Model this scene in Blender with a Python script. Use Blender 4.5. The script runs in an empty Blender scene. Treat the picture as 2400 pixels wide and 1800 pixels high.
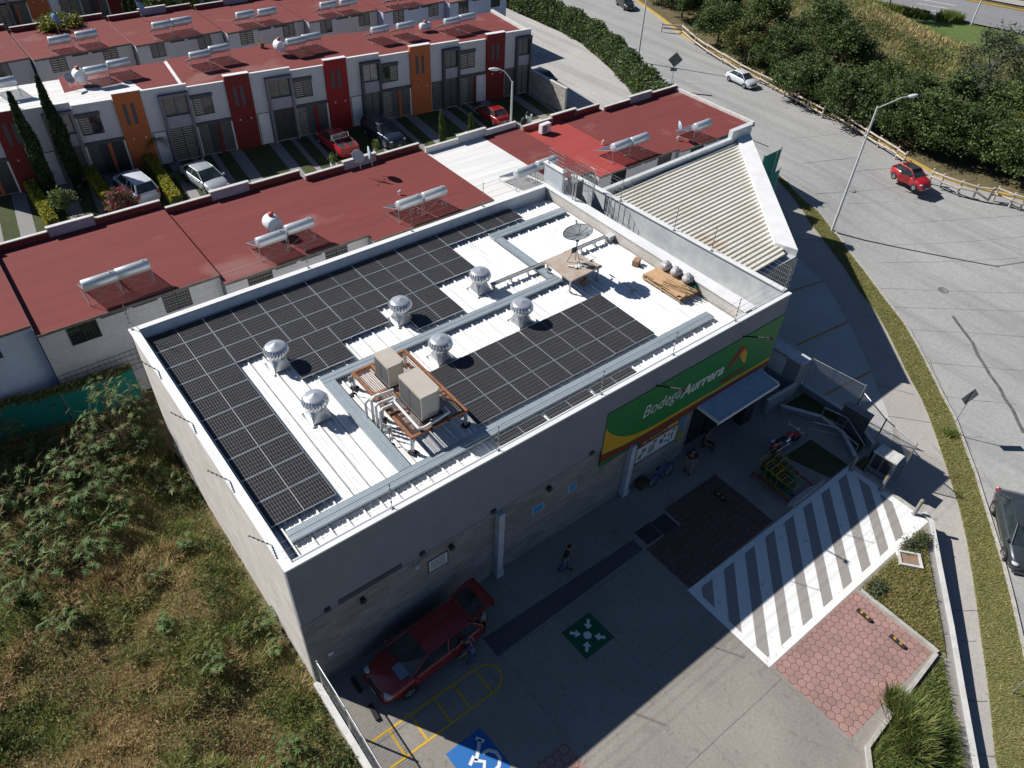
import bpy, math, random
import numpy as np
from mathutils import Vector, Matrix
random.seed(7); RNG = np.random.default_rng(11)
R = math.radians; PI = math.pi
SC = bpy.context.scene
COL = SC.collection
# ---------------------------------------------------------------- camera
CX, CY, CZ = -3.0875, -13.5577, 26.3670
YAW, PITCH, ROLL, FPX = 0.69819, 0.74092, 0.051795, 1771.34      # focal length in pixels of a 2400 px wide picture
def cam_axes():
    ca, sa, cb, sb = math.cos(YAW), math.sin(YAW), math.cos(PITCH), math.sin(PITCH)
    f = Vector((sa*cb, ca*cb, -sb)); r = Vector((ca, -sa, 0)); u = r.cross(f)
    cr, sr = math.cos(ROLL), math.sin(ROLL)
    return r*cr + u*sr, u*cr - r*sr, f
AR, AU, AF = cam_axes()
CAMP = Vector((CX, CY, CZ))
cd = bpy.data.cameras.new('camera'); cam = bpy.data.objects.new('camera', cd); COL.objects.link(cam)
m = Matrix((AR, AU, -AF)).transposed().to_4x4(); m.translation = CAMP; cam.matrix_world = m
cd.sensor_width = 36.0; cd.lens = FPX/2400*36; cd.clip_end = 2000; cd.clip_start = 0.3
SC.camera = cam
# ---------------------------------------------------------------- light
SUNV = Vector((0.63, -1.03, -1.0)).normalized()                   # direction the sunlight travels
elev = math.asin(-SUNV.z); azim = math.atan2(-SUNV.x, -SUNV.y)    # azimuth of the sun measured from +Y towards +X
W = bpy.data.worlds.new('World'); SC.world = W; W.use_nodes = True
nt = W.node_tree; nt.nodes.clear()
out = nt.nodes.new('ShaderNodeOutputWorld'); bg = nt.nodes.new('ShaderNodeBackground'); sky = nt.nodes.new('ShaderNodeTexSky')
sky.sky_type = 'NISHITA'; sky.sun_disc = False; sky.sun_elevation = elev; sky.sun_rotation = azim
sky.air_density = 0.8; sky.dust_density = 0.3; sky.ozone_density = 5.0; bg.inputs['Strength'].default_value = 0.05
nt.links.new(sky.outputs[0], bg.inputs[0]); nt.links.new(bg.outputs[0], out.inputs[0])
sl = bpy.data.lights.new('sun', 'SUN'); sl.energy = 5.0; sl.angle = R(0.5); sl.color = (1.0, 0.965, 0.92)
so = bpy.data.objects.new('sun', sl); COL.objects.link(so); so.rotation_euler = SUNV.to_track_quat('-Z', 'Y').to_euler(); so.location = (0, 0, 60)
SC.view_settings.view_transform = 'Standard'; SC.view_settings.look = 'None'
SC.view_settings.exposure = 0.25; SC.view_settings.gamma = 1.0
SC.render.engine = 'CYCLES'; SC.cycles.max_bounces = 6; SC.cycles.diffuse_bounces = 1; SC.cycles.transparent_max_bounces = 12
# ---------------------------------------------------------------- survey helpers
def ray(u, v):
    return AF + AR*((u-1200)/FPX) - AU*((v-900)/FPX)
def at(u, v, z=0.0):
    d = ray(u, v); t = (z-CZ)/d.z
    return CAMP + d*t
def sm(a, b, x):
    t = min(1, max(0, (x-a)/(b-a))); return t*t*(3-2*t)
def gz(x, y):
    """height of the ground: the street side lies lower than the shop's platform"""
    if y > -5.4: d = x-27.45
    elif y > -9.2: d = x-25.15
    else: d = ((x-25.15)*0.60+(y+9.2)*-0.80)
    e = sm(0, .35, d)
    if e == 0: return weedz(x, y)
    if x > 66 or y > 16: return hillz(x, y)
    g = 0.9*(1-sm(6, 15, y))
    if y < -8: g *= 1-0.62*sm(-8, -16, y)
    g *= 1-sm(46, 62, x)
    return -g*e + hillz(x, y)
def weedz(x, y):
    if x < -0.25 and y < 19: 
        k = sm(0.25, 2.0, -x)
        return k*(0.30*math.sin(x*0.55+y*0.35+1.2*math.sin(y*.31))+0.22*math.sin(x*.83-y*.71+1+math.sin(x*.5))+0.3) - 0.05
    return hillz(x, y)
def hillz(x, y):
    """the overgrown bank between the two roads"""
    # distance beyond the yellow kerb
    d = x-57.5-max(0, y-22)*0.40-max(0, 20-y)*0.17
    if d < 2.5: return 0.0
    h = 2.2*sm(6, 16, d)*(1-sm(22, 31, d))
    return h*sm(-25, 2, y)*(1-sm(60, 75, y))
def G(u, v, o=0.0):
    p = at(u, v, 0)
    for _ in range(12): p = at(u, v, gz(p.x, p.y)+o)
    return p
def zoom(cx, cy, k=2.765):
    return lambda u, v: (cx+u/k, cy+v/k)
K0 = zoom(0, 0); K1 = zoom(800, 0); K2 = zoom(1600, 0); K3 = zoom(0, 600); K4 = zoom(800, 600)
K5 = zoom(1600, 600); K6 = zoom(0, 1200); K7 = zoom(800, 1200); K8 = zoom(1600, 1200)
# ---------------------------------------------------------------- objects
def kids(o): return [c for c in bpy.data.objects if c.parent == o]
def tag(o, label=None, cat=None, group=None, kind=None):
    if label: o['label'] = label
    if cat: o['category'] = cat
    if group: o['group'] = group
    if kind: o['kind'] = kind
    return o
def thing(name, label, cat, loc=(0, 0, 0), rz=0.0, group=None):
    o = bpy.data.objects.new(name, None); COL.objects.link(o); o.empty_display_size = .3
    o.location = loc; o.rotation_euler = (0, 0, rz); return tag(o, label, cat, group)
ABS = {}
class MB:
    def __init__(s): s.v = []; s.f = []; s.m = []; s.sm = []
    def add(s, vs, fs, mi=0, smooth=False):
        b = len(s.v); s.v += [tuple(v) for v in vs]
        for f in fs: s.f.append(tuple(i+b for i in f)); s.m.append(mi); s.sm.append(smooth)
        return s
    def quad(s, a, b, c, d, mi=0): return s.add([a, b, c, d], [(0, 1, 2, 3)], mi)
    def box(s, x0, x1, y0, y1, z0, z1, mi=0):
        v = [(x0,y0,z0),(x1,y0,z0),(x1,y1,z0),(x0,y1,z0),(x0,y0,z1),(x1,y0,z1),(x1,y1,z1),(x0,y1,z1)]
        return s.add(v, [(0,3,2,1),(4,5,6,7),(0,1,5,4),(1,2,6,5),(2,3,7,6),(3,0,4,7)], mi)
    def obox(s, c, sx, sy, sz, rz=0, mi=0, ry=0, rx=0):
        M = Matrix.Translation(c) @ Matrix.Rotation(rz, 4, 'Z') @ Matrix.Rotation(ry, 4, 'Y') @ Matrix.Rotation(rx, 4, 'X')
        v = [M @ Vector((x*sx/2, y*sy/2, z*sz/2)) for z in (-1, 1) for x, y in ((-1,-1),(1,-1),(1,1),(-1,1))]
        return s.add(v, [(0,3,2,1),(4,5,6,7),(0,1,5,4),(1,2,6,5),(2,3,7,6),(3,0,4,7)], mi)
    def prism(s, poly, z0, z1, mi=0, mtop=None):
        n = len(poly)
        a = sum(poly[i][0]*poly[(i+1) % n][1]-poly[(i+1) % n][0]*poly[i][1] for i in range(n))
        if a < 0: poly = poly[::-1]
        f0 = z0 if callable(z0) else (lambda x, y: z0)
        f1 = z1 if callable(z1) else (lambda x, y: z1)
        v = [(p[0], p[1], f0(p[0], p[1])) for p in poly]+[(p[0], p[1], f1(p[0], p[1])) for p in poly]
        s.add(v, [(i, (i+1) % n, n+(i+1) % n, n+i) for i in range(n)]+[tuple(range(n-1, -1, -1))], mi)
        s.add(v[n:], [tuple(range(n))], mi if mtop is None else mtop)
        return s
    def tube(s, p0, p1, r, n=8, r2=None, mi=0, caps=True, smooth=True):
        p0 = Vector(p0); p1 = Vector(p1); d = p1-p0
        if d.length < 1e-6: return s
        q = d.to_track_quat('Z', 'Y'); r2 = r if r2 is None else r2
        v = []
        for p, rr in ((p0, r), (p1, r2)):
            for i in range(n):
                a = 2*PI*i/n; v.append(p + q @ Vector((rr*math.cos(a), rr*math.sin(a), 0)))
        s.add(v, [(i, (i+1) % n, n+(i+1) % n, n+i) for i in range(n)], mi, smooth)
        if caps: s.add(v, [tuple(range(n-1, -1, -1)), tuple(range(n, 2*n))], mi)
        return s
    def path(s, pts, r, n=6, mi=0):
        for a, b in zip(pts, pts[1:]): s.tube(a, b, r, n, mi=mi)
        return s
    def lathe(s, prof, c=(0,0,0), n=24, mi=0, smooth=True, axis='Z'):
        v = []; c = Vector(c)
        for r, z in prof:
            for i in range(n):
                a = 2*PI*i/n; p = (r*math.cos(a), r*math.sin(a), z)
                if axis == 'X': p = (p[2], p[0], p[1])
                if axis == 'Y': p = (p[0], p[2], p[1])
                v.append(c+Vector(p))
        k = len(prof); f = []
        for j in range(k-1):
            for i in range(n): 
                q = (j*n+i, j*n+(i+1) % n, (j+1)*n+(i+1) % n, (j+1)*n+i)
                f.append(q if axis != 'Y' else q[::-1])
        return s.add(v, f, mi, smooth)
    def ball(s, c, rx, ry=None, rz=None, n=12, mi=0, jit=0, seed=0):
        ry = ry or rx; rz = rz or rx; rr = random.Random(seed); v = []; h = n//2; c = Vector(c)
        for j in range(h+1):
            t = PI*j/h
            for i in range(n):
                a = 2*PI*i/n; k = 1+jit*(rr.random()-.5)
                v.append(c+Vector((rx*k*math.sin(t)*math.cos(a), ry*k*math.sin(t)*math.sin(a), rz*k*math.cos(t))))
        f = [(j*n+i, (j+1)*n+i, (j+1)*n+(i+1) % n, j*n+(i+1) % n) for j in range(h) for i in range(n)]
        return s.add(v, f, mi, True)
    def build(s, name, mats, parent=None, loc=None, world=False, bevel=0):
        """parent: makes a part; world=True: vertices are world positions (parent must be unrotated)"""
        me = bpy.data.meshes.new(name)
        off = Vector((0, 0, 0))
        if world and parent is not None:
            q = parent
            while q is not None: off += Vector(q.location); q = q.parent
        vs = [(Vector(v)-off)[:] for v in s.v] if world else s.v
        if parent is None and loc is None and vs:         # give every top-level mesh an origin at its own base
            a = np.array(vs); o = Vector(((a[:,0].min()+a[:,0].max())/2, (a[:,1].min()+a[:,1].max())/2, a[:,2].min()))
            vs = [(v[0]-o.x, v[1]-o.y, v[2]-o.z) for v in vs]; loc = o
        me.from_pydata(vs, [], s.f)
        mats = mats if isinstance(mats, (list, tuple)) else [mats]
        for mm in mats: me.materials.append(mm)
        me.polygons.foreach_set('material_index', s.m); me.polygons.foreach_set('use_smooth', s.sm); me.update()
        o = bpy.data.objects.new(name, me); COL.objects.link(o)
        if parent is not None: o.parent = parent
        if loc is not None: o.location = loc
        if bevel:
            b = o.modifiers.new('bevel', 'BEVEL'); b.width = bevel; b.segments = 2; b.limit_method = 'ANGLE'
        return o
def dup(o, parent=None, loc=None, rz=None, label=None, name=None):
    c = o.copy(); COL.objects.link(c)
    if parent is not None: c.parent = parent
    if loc is not None: c.location = loc
    if rz is not None: c.rotation_euler = (0, 0, rz)
    if label: c['label'] = label
    for ch in KID.get(o.name) or kids(o): dup(ch, c)
    return c
KID = {}
def struct(name, mb, mats): return tag(mb.build(name, mats, loc=(0, 0, 0)), kind='structure')
# ---------------------------------------------------------------- materials
def new_mat(name):
    m = bpy.data.materials.new(name); m.use_nodes = True; nt = m.node_tree; nt.nodes.clear()
    o = nt.nodes.new('ShaderNodeOutputMaterial'); b = nt.nodes.new('ShaderNodeBsdfPrincipled')
    nt.links.new(b.outputs[0], o.inputs[0]); return m, nt, b
def N(nt, t, **k):
    n = nt.nodes.new('ShaderNode'+t)
    for a, b in k.items():
        if a.startswith('_'): setattr(n, a[1:], b)
        else: n.inputs[a.replace('__', ' ')].default_value = b
    return n
def c3(c): return (c[0], c[1], c[2], 1)
def noise(nt, coord, scale, detail=3, rough=.55, dist=0):
    n = N(nt, 'TexNoise'); n.inputs['Scale'].default_value = scale; n.inputs['Detail'].default_value = detail
    n.inputs['Roughness'].default_value = rough; n.inputs['Distortion'].default_value = dist
    nt.links.new(coord, n.inputs['Vector']); return n.outputs['Fac']
def ramp(nt, fac, stops):
    r = N(nt, 'ValToRGB'); nt.links.new(fac, r.inputs[0]); e = r.color_ramp.elements
    while len(e) < len(stops): e.new(.5)
    for i, (p, c) in enumerate(stops): e[i].position = p; e[i].color = c3(c)
    return r.outputs[0]
def mixc(nt, fac, a, b, mode='MIX'):
    n = nt.nodes.new('ShaderNodeMix'); n.data_type = 'RGBA'; n.blend_type = mode
    for s, x in ((0, fac), (6, a), (7, b)):
        if hasattr(x, 'is_linked') or hasattr(x, 'links'): nt.links.new(x, n.inputs[s])
        elif s == 0: n.inputs[0].default_value = x
        else: n.inputs[s].default_value = c3(x)
    return n.outputs[2]
def mth(nt, op, a, b=None, c=None):
    n = nt.nodes.new('ShaderNodeMath'); n.operation = op
    for i, x in enumerate((a, b, c)):
        if x is None: continue
        if hasattr(x, 'links'): nt.links.new(x, n.inputs[i])
        else: n.inputs[i].default_value = x
    return n.outputs[0]
def pos(nt, obj=False):
    if obj: return nt.nodes.new('ShaderNodeTexCoord').outputs['Object']
    return nt.nodes.new('ShaderNodeNewGeometry').outputs['Position']
def scl(nt, v, s, rot=(0,0,0), loc=(0,0,0)):
    n = nt.nodes.new('ShaderNodeMapping'); n.inputs['Scale'].default_value = s; n.inputs['Rotation'].default_value = rot
    n.inputs['Location'].default_value = loc; nt.links.new(v, n.inputs[0]); return n.outputs[0]
def bump(nt, b, h, dist=.02, strength=1):
    n = nt.nodes.new('ShaderNodeBump'); n.inputs['Distance'].default_value = dist; n.inputs['Strength'].default_value = strength
    nt.links.new(h, n.inputs['Height']); nt.links.new(n.outputs[0], b.inputs['Normal'])
def mul(c, k): return tuple(x*k for x in c)
def mat(name, col, rough=.7, var=.18, scale=3, metal=0, fine=0, obj=False, bmp=0, spec=None, coat=0, col2=None):
    """painted / plain surface with two octaves of wear"""
    m, nt, b = new_mat(name); p = pos(nt, obj)
    a = noise(nt, p, scale, 4, .6)
    c2 = col2 or mul(col, 1-var*1.6)
    c = ramp(nt, a, [(.30, c2), (.62, mul(col, 1+var*.5))])
    if fine:
        f = noise(nt, p, fine, 2, .7); c = mixc(nt, .35, c, ramp(nt, f, [(.3, mul(col, .6)), (.7, mul(col, 1.3))]))
    nt.links.new(c, b.inputs['Base Color']); b.inputs['Roughness'].default_value = rough; b.inputs['Metallic'].default_value = metal
    if spec is not None: b.inputs['Specular IOR Level'].default_value = spec
    if coat: b.inputs['Coat Weight'].default_value = coat; b.inputs['Coat Roughness'].default_value = .05
    if bmp: bump(nt, b, noise(nt, p, fine or scale*6, 3), bmp)
    return m
def leafmat(name, cols, scale=.8, rough=.6, trans=.25, fine=9):
    m, nt, b = new_mat(name); p = pos(nt)
    a = noise(nt, p, scale, 3, .6); n = len(cols)
    c = ramp(nt, a, [(.3+.4*i/(n-1), cols[i]) for i in range(n)])
    c = mixc(nt, .45, c, ramp(nt, noise(nt, p, fine, 1), [(.3, mul(cols[0], .6)), (.7, mul(cols[-1], 1.25))]))
    nt.links.new(c, b.inputs['Base Color']); b.inputs['Roughness'].default_value = rough
    b.inputs['Specular IOR Level'].default_value = .25
    t = nt.nodes.new('ShaderNodeBsdfTranslucent'); nt.links.new(c, t.inputs[0])
    x = nt.nodes.new('ShaderNodeMixShader'); x.inputs[0].default_value = trans
    o = [q for q in nt.nodes if q.type == 'OUTPUT_MATERIAL'][0]
    nt.links.new(b.outputs[0], x.inputs[1]); nt.links.new(t.outputs[0], x.inputs[2]); nt.links.new(x.outputs[0], o.inputs[0])
    return m
M = {}
M['white'] = mat('white_paint', (.78,.78,.77), .6, .06, 1.2)
M['wallwhite'] = mat('house_stucco', (.52,.525,.545), .85, .07, .9, fine=14)
M['cap'] = mat('cement_cap', (.62,.61,.58), .85, .16, 2, fine=20)
M['galv'] = mat('galvanised_steel', (.55,.57,.58), .35, .12, 5, metal=.75)
M['alu'] = mat('aluminium', (.72,.74,.75), .3, .08, 4, metal=.8)
M['dark'] = mat('dark_metal', (.035,.035,.04), .5, .1, 6)
M['black'] = mat('black_rubber', (.018,.018,.018), .75, .1, 6)
M['grey'] = mat('grey_paint', (.22,.22,.235), .6, .08, 3)
M['purple'] = mat('mauve_grey_paint', (.20,.175,.205), .8, .08, 2, fine=20)
M['lintel'] = mat('charcoal_paint', (.075,.075,.085), .75, .1, 3)
M['orange'] = mat('orange_stucco', (.44,.125,.04), .85, .08, 1, fine=16)
M['towerred'] = mat('dark_red_stucco', (.17,.016,.014), .85, .1, 1, fine=16)
M['brightred'] = mat('bright_red_stucco', (.28,.016,.016), .85, .08, 1, fine=16)
M['lilac'] = mat('lilac_plaster', (.36,.33,.40), .85, .14, 2, fine=14)
M['copper'] = mat('rusty_steel', (.30,.13,.06), .8, .35, 6, fine=30, col2=(.10,.055,.035))
M['wood'] = mat('weathered_wood', (.42,.30,.19), .8, .3, 5, fine=24)
M['beige'] = mat('beige_enamel', (.50,.45,.39), .45, .05, 2)
M['pipewhite'] = mat('white_pipe_lagging', (.70,.70,.69), .6, .1, 6)
M['concretecap'] = mat('kerb_concrete', (.46,.44,.40), .9, .2, 2.5, fine=26)
M['yellow'] = mat('worn_yellow_paint', (.52,.33,.05), .8, .25, 5, fine=24, col2=(.30,.24,.14))
M['lamp'] = mat('lamp_cover', (.62,.64,.65), .35, .04, 3)
M['glassdark'] = mat('dark_glass', (.02,.025,.03), .06, .1, 2, spec=.8)
M['chrome'] = mat('chrome', (.75,.75,.76), .12, .05, 3, metal=1)
def glass(name, col=(.03,.04,.045), r=.05):
    m, nt, b = new_mat(name); nt.links.new(ramp(nt, noise(nt, pos(nt), 1.3, 2), [(.35, mul(col, .6)), (.7, mul(col, 1.5))]), b.inputs['Base Color'])
    b.inputs['Roughness'].default_value = r; b.inputs['Specular IOR Level'].default_value = .7; return m
M['glass'] = glass('car_glass')
M['winglass'] = glass('window_glass', (.05,.055,.06), .08)
def blinds(name, light, darkc, per=.16, share=.5, axis=2):
    m, nt, b = new_mat(name); p = pos(nt); s = nt.nodes.new('ShaderNodeSeparateXYZ'); nt.links.new(p, s.inputs[0])
    w = mth(nt, 'FRACT', mth(nt, 'DIVIDE', s.outputs[axis], per)); f = mth(nt, 'LESS_THAN', w, share)
    c = mixc(nt, f, mixc(nt, noise(nt, p, 3, 2), mul(light, .55), light), darkc)
    nt.links.new(c, b.inputs['Base Color']); b.inputs['Roughness'].default_value = .35; return m
M['blinds'] = blinds('blinds_behind_glass', (.42,.40,.35), (.03,.03,.03))
M['blindsgrey'] = blinds('grey_blinds_behind_glass', (.20,.21,.21), (.035,.035,.04), .14, .4)
M['shutter'] = blinds('roller_grille', (.14,.15,.16), (.045,.045,.05), .17, .35)
M['shutterpale'] = blinds('pale_roller_grille', (.36,.36,.35), (.06,.06,.06), .17, .4)
M['curtain'] = mat('curtain_behind_glass', (.33,.31,.30), .4, .25, 3)
def concrete(name, col, stain=.25, grout=None, scale=1.0, streak=None):
    m, nt, b = new_mat(name); p = pos(nt)
    a = noise(nt, p, .35*scale, 5, .6, .4); f = noise(nt, p, 9*scale, 3, .7); d = noise(nt, p, 2.2*scale, 4, .65, 1)
    c = ramp(nt, a, [(.28, mul(col, 1-stain)), (.7, mul(col, 1.12))])
    c = mixc(nt, .5, c, ramp(nt, f, [(.3, mul(col, .72)), (.7, mul(col, 1.2))]))
    c = mixc(nt, mth(nt, 'MULTIPLY', ramp(nt, d, [(.58, (0,0,0)), (.74, (1,1,1))]), stain*1.6), c, mul(col, .45))
    if streak is not None:
        t = noise(nt, scl(nt, p, (1.0, .05, 1), (0, 0, streak)), .9, 4, .6, .3); c = mixc(nt, mth(nt, 'MULTIPLY', ramp(nt, t, [(.46, (0,0,0)), (.66, (1,1,1))]), .42), c, mul(col, .55))
        t2 = noise(nt, scl(nt, p, (6.0, .10, 1), (0, 0, streak)), 1.0, 3, .6, .2); c = mixc(nt, mth(nt, 'MULTIPLY', ramp(nt, t2, [(.56, (0,0,0)), (.70, (1,1,1))]), .25), c, mul(col, .6))
    nt.links.new(c, b.inputs['Base Color']); b.inputs['Roughness'].default_value = .88
    bump(nt, b, f, .01, .5); return m
M['yard'] = concrete('yard_concrete', (.30,.275,.245), .42)
M['road'] = concrete('road_concrete', (.36,.36,.35), .2, scale=.5, streak=R(-28))
M['walk'] = concrete('pavement_concrete', (.40,.375,.345), .2)
M['drive'] = concrete('driveway_concrete', (.26,.255,.25), .22)
M['sideroad'] = concrete('side_road_concrete', (.46,.45,.43), .2, scale=.6, streak=R(-10))
M['parkpale'] = concrete('pale_parking_concrete', (.52,.51,.49), .25)
M['asphalt'] = concrete('far_road_asphalt', (.24,.24,.245), .15, scale=.4)
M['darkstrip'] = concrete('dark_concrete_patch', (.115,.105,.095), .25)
def membrane(name, col, pale=(.42,.30,.27), amount=.5):
    m, nt, b = new_mat(name); p = pos(nt)
    s = noise(nt, scl(nt, p, (.12, 1.6, 1)), 1.4, 4, .6, .2); f = noise(nt, p, 26, 2, .7); a = noise(nt, p, .22, 3, .5, .3)
    c = ramp(nt, s, [(.3, mul(col, .78)), (.7, mul(col, 1.15))])
    c = mixc(nt, .4, c, ramp(nt, f, [(.3, mul(col, .62)), (.7, mul(col, 1.3))]))
    c = mixc(nt, mth(nt, 'MULTIPLY', ramp(nt, a, [(.60, (0,0,0)), (.80, (1,1,1))]), amount), c, pale)
    nt.links.new(c, b.inputs['Base Color']); b.inputs['Roughness'].default_value = .9
    bump(nt, b, f, .006, .5); return m
M['redroof'] = membrane('red_roof_membrane', (.185,.036,.032))
M['brightroof'] = membrane('bright_red_roof_coat', (.36,.052,.046), (.20,.03,.03), .5)
M['whiteroof'] = membrane('white_roof_coat', (.74,.73,.71), (.52,.50,.47), .6)
def blocks(name, col, mortar, w=.8, h=.22, xyz='XZ', msize=.012, var=.3):
    m, nt, b = new_mat(name); p = pos(nt); s = nt.nodes.new('ShaderNodeSeparateXYZ'); nt.links.new(p, s.inputs[0])
    cb = nt.nodes.new('ShaderNodeCombineXYZ'); nt.links.new(s.outputs['XYZ'.index(xyz[0])], cb.inputs[0]); nt.links.new(s.outputs['XYZ'.index(xyz[1])], cb.inputs[1])
    t = nt.nodes.new('ShaderNodeTexBrick'); nt.links.new(cb.outputs[0], t.inputs['Vector'])
    t.inputs['Scale'].default_value = 1; t.inputs['Brick Width'].default_value = w; t.inputs['Row Height'].default_value = h
    t.inputs['Mortar Size'].default_value = msize; t.inputs['Color1'].default_value = c3(mul(col, 1-var)); t.inputs['Color2'].default_value = c3(mul(col, 1+var*.5))
    t.inputs['Mortar'].default_value = c3(mortar); t.inputs['Bias'].default_value = -.1; t.inputs['Mortar Smooth'].default_value = .2
    c = mixc(nt, .35, t.outputs[0], ramp(nt, noise(nt, p, 1.1, 4, .6, .5), [(.3, mul(col, .6)), (.7, mul(col, 1.25))]))
    nt.links.new(c, b.inputs['Base Color']); b.inputs['Roughness'].default_value = .9
    bump(nt, b, mth(nt, 'SUBTRACT', 1, t.outputs['Fac']), .012, .6); return m
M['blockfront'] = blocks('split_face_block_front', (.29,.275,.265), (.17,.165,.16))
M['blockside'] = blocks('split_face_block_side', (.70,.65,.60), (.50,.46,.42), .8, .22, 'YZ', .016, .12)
M['blockgrey'] = blocks('grey_block', (.36,.34,.31), (.24,.22,.2), .42, .21, 'YZ')
M['stucco'] = mat('shop_stucco', (.25,.265,.295), .85, .08, 1.2, fine=30)
def hexpave(name, col, size=.31):
    """regular hexagonal pavers: distance to the nearest of two interleaved lattices"""
    m, nt, b = new_mat(name); p = pos(nt); s = nt.nodes.new('ShaderNodeSeparateXYZ'); nt.links.new(p, s.inputs[0]); sx, sy = size, size*1.7320508
    def lat(ox, oy):
        x = mth(nt, 'SUBTRACT', mth(nt, 'FLOORED_MODULO', mth(nt, 'ADD', s.outputs[0], ox), sx), sx/2); y = mth(nt, 'SUBTRACT', mth(nt, 'FLOORED_MODULO', mth(nt, 'ADD', s.outputs[1], oy), sy), sy/2)
        return x, y, mth(nt, 'ADD', mth(nt, 'MULTIPLY', x, x), mth(nt, 'MULTIPLY', y, y))
    ax, ay, ad = lat(100*sx, 100*sy); bx, by, bd = lat(100*sx+sx/2, 100*sy+sy/2); k = mth(nt, 'LESS_THAN', bd, ad)
    def pick(u, v): return mth(nt, 'ADD', u, mth(nt, 'MULTIPLY', k, mth(nt, 'SUBTRACT', v, u)))
    gx, gy = pick(ax, bx), pick(ay, by); X, Y = mth(nt, 'ABSOLUTE', gx), mth(nt, 'ABSOLUTE', gy)
    e = mth(nt, 'MAXIMUM', X, mth(nt, 'ADD', mth(nt, 'MULTIPLY', X, .5), mth(nt, 'MULTIPLY', Y, .8660254))); d = mth(nt, 'SUBTRACT', size/2, e)
    cb = nt.nodes.new('ShaderNodeCombineXYZ'); nt.links.new(mth(nt, 'SUBTRACT', s.outputs[0], gx), cb.inputs[0]); nt.links.new(mth(nt, 'SUBTRACT', s.outputs[1], gy), cb.inputs[1])
    c = mixc(nt, .5, ramp(nt, noise(nt, p, .8, 5, .65, .6), [(.3, mul(col, .60)), (.7, mul(col, 1.25))]), ramp(nt, noise(nt, cb.outputs[0], 3.3, 2), [(.35, mul(col, .70)), (.65, mul(col, 1.25))]))
    c = mixc(nt, .25, c, ramp(nt, noise(nt, p, 14, 3, .7), [(.3, mul(col, .5)), (.7, mul(col, 1.4))]))
    c = mixc(nt, mth(nt, 'LESS_THAN', d, .011), c, mul(col, .36))
    nt.links.new(c, b.inputs['Base Color']); b.inputs['Roughness'].default_value = .9; bump(nt, b, mth(nt, 'MINIMUM', d, .03), .4, .5); return m
M['pavers'] = hexpave('red_hexagonal_pavers', (.36,.215,.19))
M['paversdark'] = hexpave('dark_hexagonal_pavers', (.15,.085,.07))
def worn(name, col, under, amt=.55):
    m, nt, b = new_mat(name); p = pos(nt)
    f = noise(nt, p, 5, 5, .75, .6); g = noise(nt, p, .8, 3)
    k = mth(nt, 'ADD', mth(nt, 'MULTIPLY', f, .7), mth(nt, 'MULTIPLY', g, .3))
    c = mixc(nt, ramp(nt, k, [(amt, (0,0,0)), (amt+.09, (1,1,1))]), col, under)
    nt.links.new(c, b.inputs['Base Color']); b.inputs['Roughness'].default_value = .75; return m
M['marking'] = worn('worn_white_marking', (.82,.82,.80), (.50,.48,.45), .565)
M['hatchdark'] = worn('worn_grey_between_markings', (.31,.29,.27), (.40,.38,.35), .56)
M['bluepaint'] = worn('blue_ground_paint', (.015,.14,.42), (.05,.17,.36), .62)
M['greenpaint'] = worn('green_ground_paint', (.015,.10,.045), (.05,.10,.06), .6)
M['whitepaint'] = worn('white_ground_paint', (.75,.76,.76), (.45,.45,.44), .6)
M['yellowline'] = worn('yellow_ground_paint', (.60,.38,.03), (.36,.28,.14), .56)
M['orangeline'] = worn('orange_ground_paint', (.50,.25,.05), (.30,.22,.14), .56)
# ================================================================ ground, roads, paths
def soilmat():
    m, nt, b = new_mat('soil_and_dry_grass'); p = pos(nt)
    a = noise(nt, p, .5, 5, .65, .6); f = noise(nt, p, 14, 3, .8); d = noise(nt, p, 2.5, 4, .7, .5)
    c = ramp(nt, a, [(.32, (.05,.06,.02)), (.46, (.13,.115,.045)), (.58, (.24,.18,.085)), (.72, (.09,.12,.03))])
    c = mixc(nt, .5, c, ramp(nt, f, [(.3, (.03,.03,.012)), (.7, (.22,.18,.09))]))
    c = mixc(nt, .3, c, ramp(nt, d, [(.4, (.05,.06,.02)), (.6, (.16,.12,.06))]))
    nt.links.new(c, b.inputs['Base Color']); b.inputs['Roughness'].default_value = .95; bump(nt, b, f, .05, .8); return m
M['soil'] = soilmat()
def grassmat(name, a_, b_, c_):
    m, nt, b = new_mat(name); p = pos(nt); a = noise(nt, p, .9, 4, .65, .5); f = noise(nt, p, 17, 3, .8)
    c = ramp(nt, a, [(.32, a_), (.5, b_), (.68, c_)]); c = mixc(nt, .5, c, ramp(nt, f, [(.35, mul(a_, .5)), (.7, mul(c_, 1.3))]))
    nt.links.new(c, b.inputs['Base Color']); b.inputs['Roughness'].default_value = .95; bump(nt, b, f, .05, 1); return m
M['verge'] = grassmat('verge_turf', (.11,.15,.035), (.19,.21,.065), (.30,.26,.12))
M['lawn'] = grassmat('dark_lawn', (.03,.055,.012), (.05,.08,.02), (.10,.09,.03))  # darker green and brown tones than the verge turf
M['slope'] = grassmat('bank_turf', (.07,.13,.02), (.10,.17,.03), (.17,.20,.05))
xs = list(np.concatenate([np.arange(-70, -14, 4), np.arange(-14, 66, .5), np.arange(66, 100, 1.5), np.arange(100, 240, 8)]))
ys = list(np.concatenate([np.arange(-60, -20, 4), np.arange(-20, 24, .5), np.arange(24, 80, 1.5), np.arange(80, 260, 8)]))
mb = MB(); nx, ny = len(xs), len(ys)
mb.add([(x, y, gz(x, y)-.05) for y in ys for x in xs], [(j*nx+i, j*nx+i+1, (j+1)*nx+i+1, (j+1)*nx+i) for j in range(ny-1) for i in range(nx-1)], smooth=True)
struct('ground', mb, M['soil'])
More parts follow.
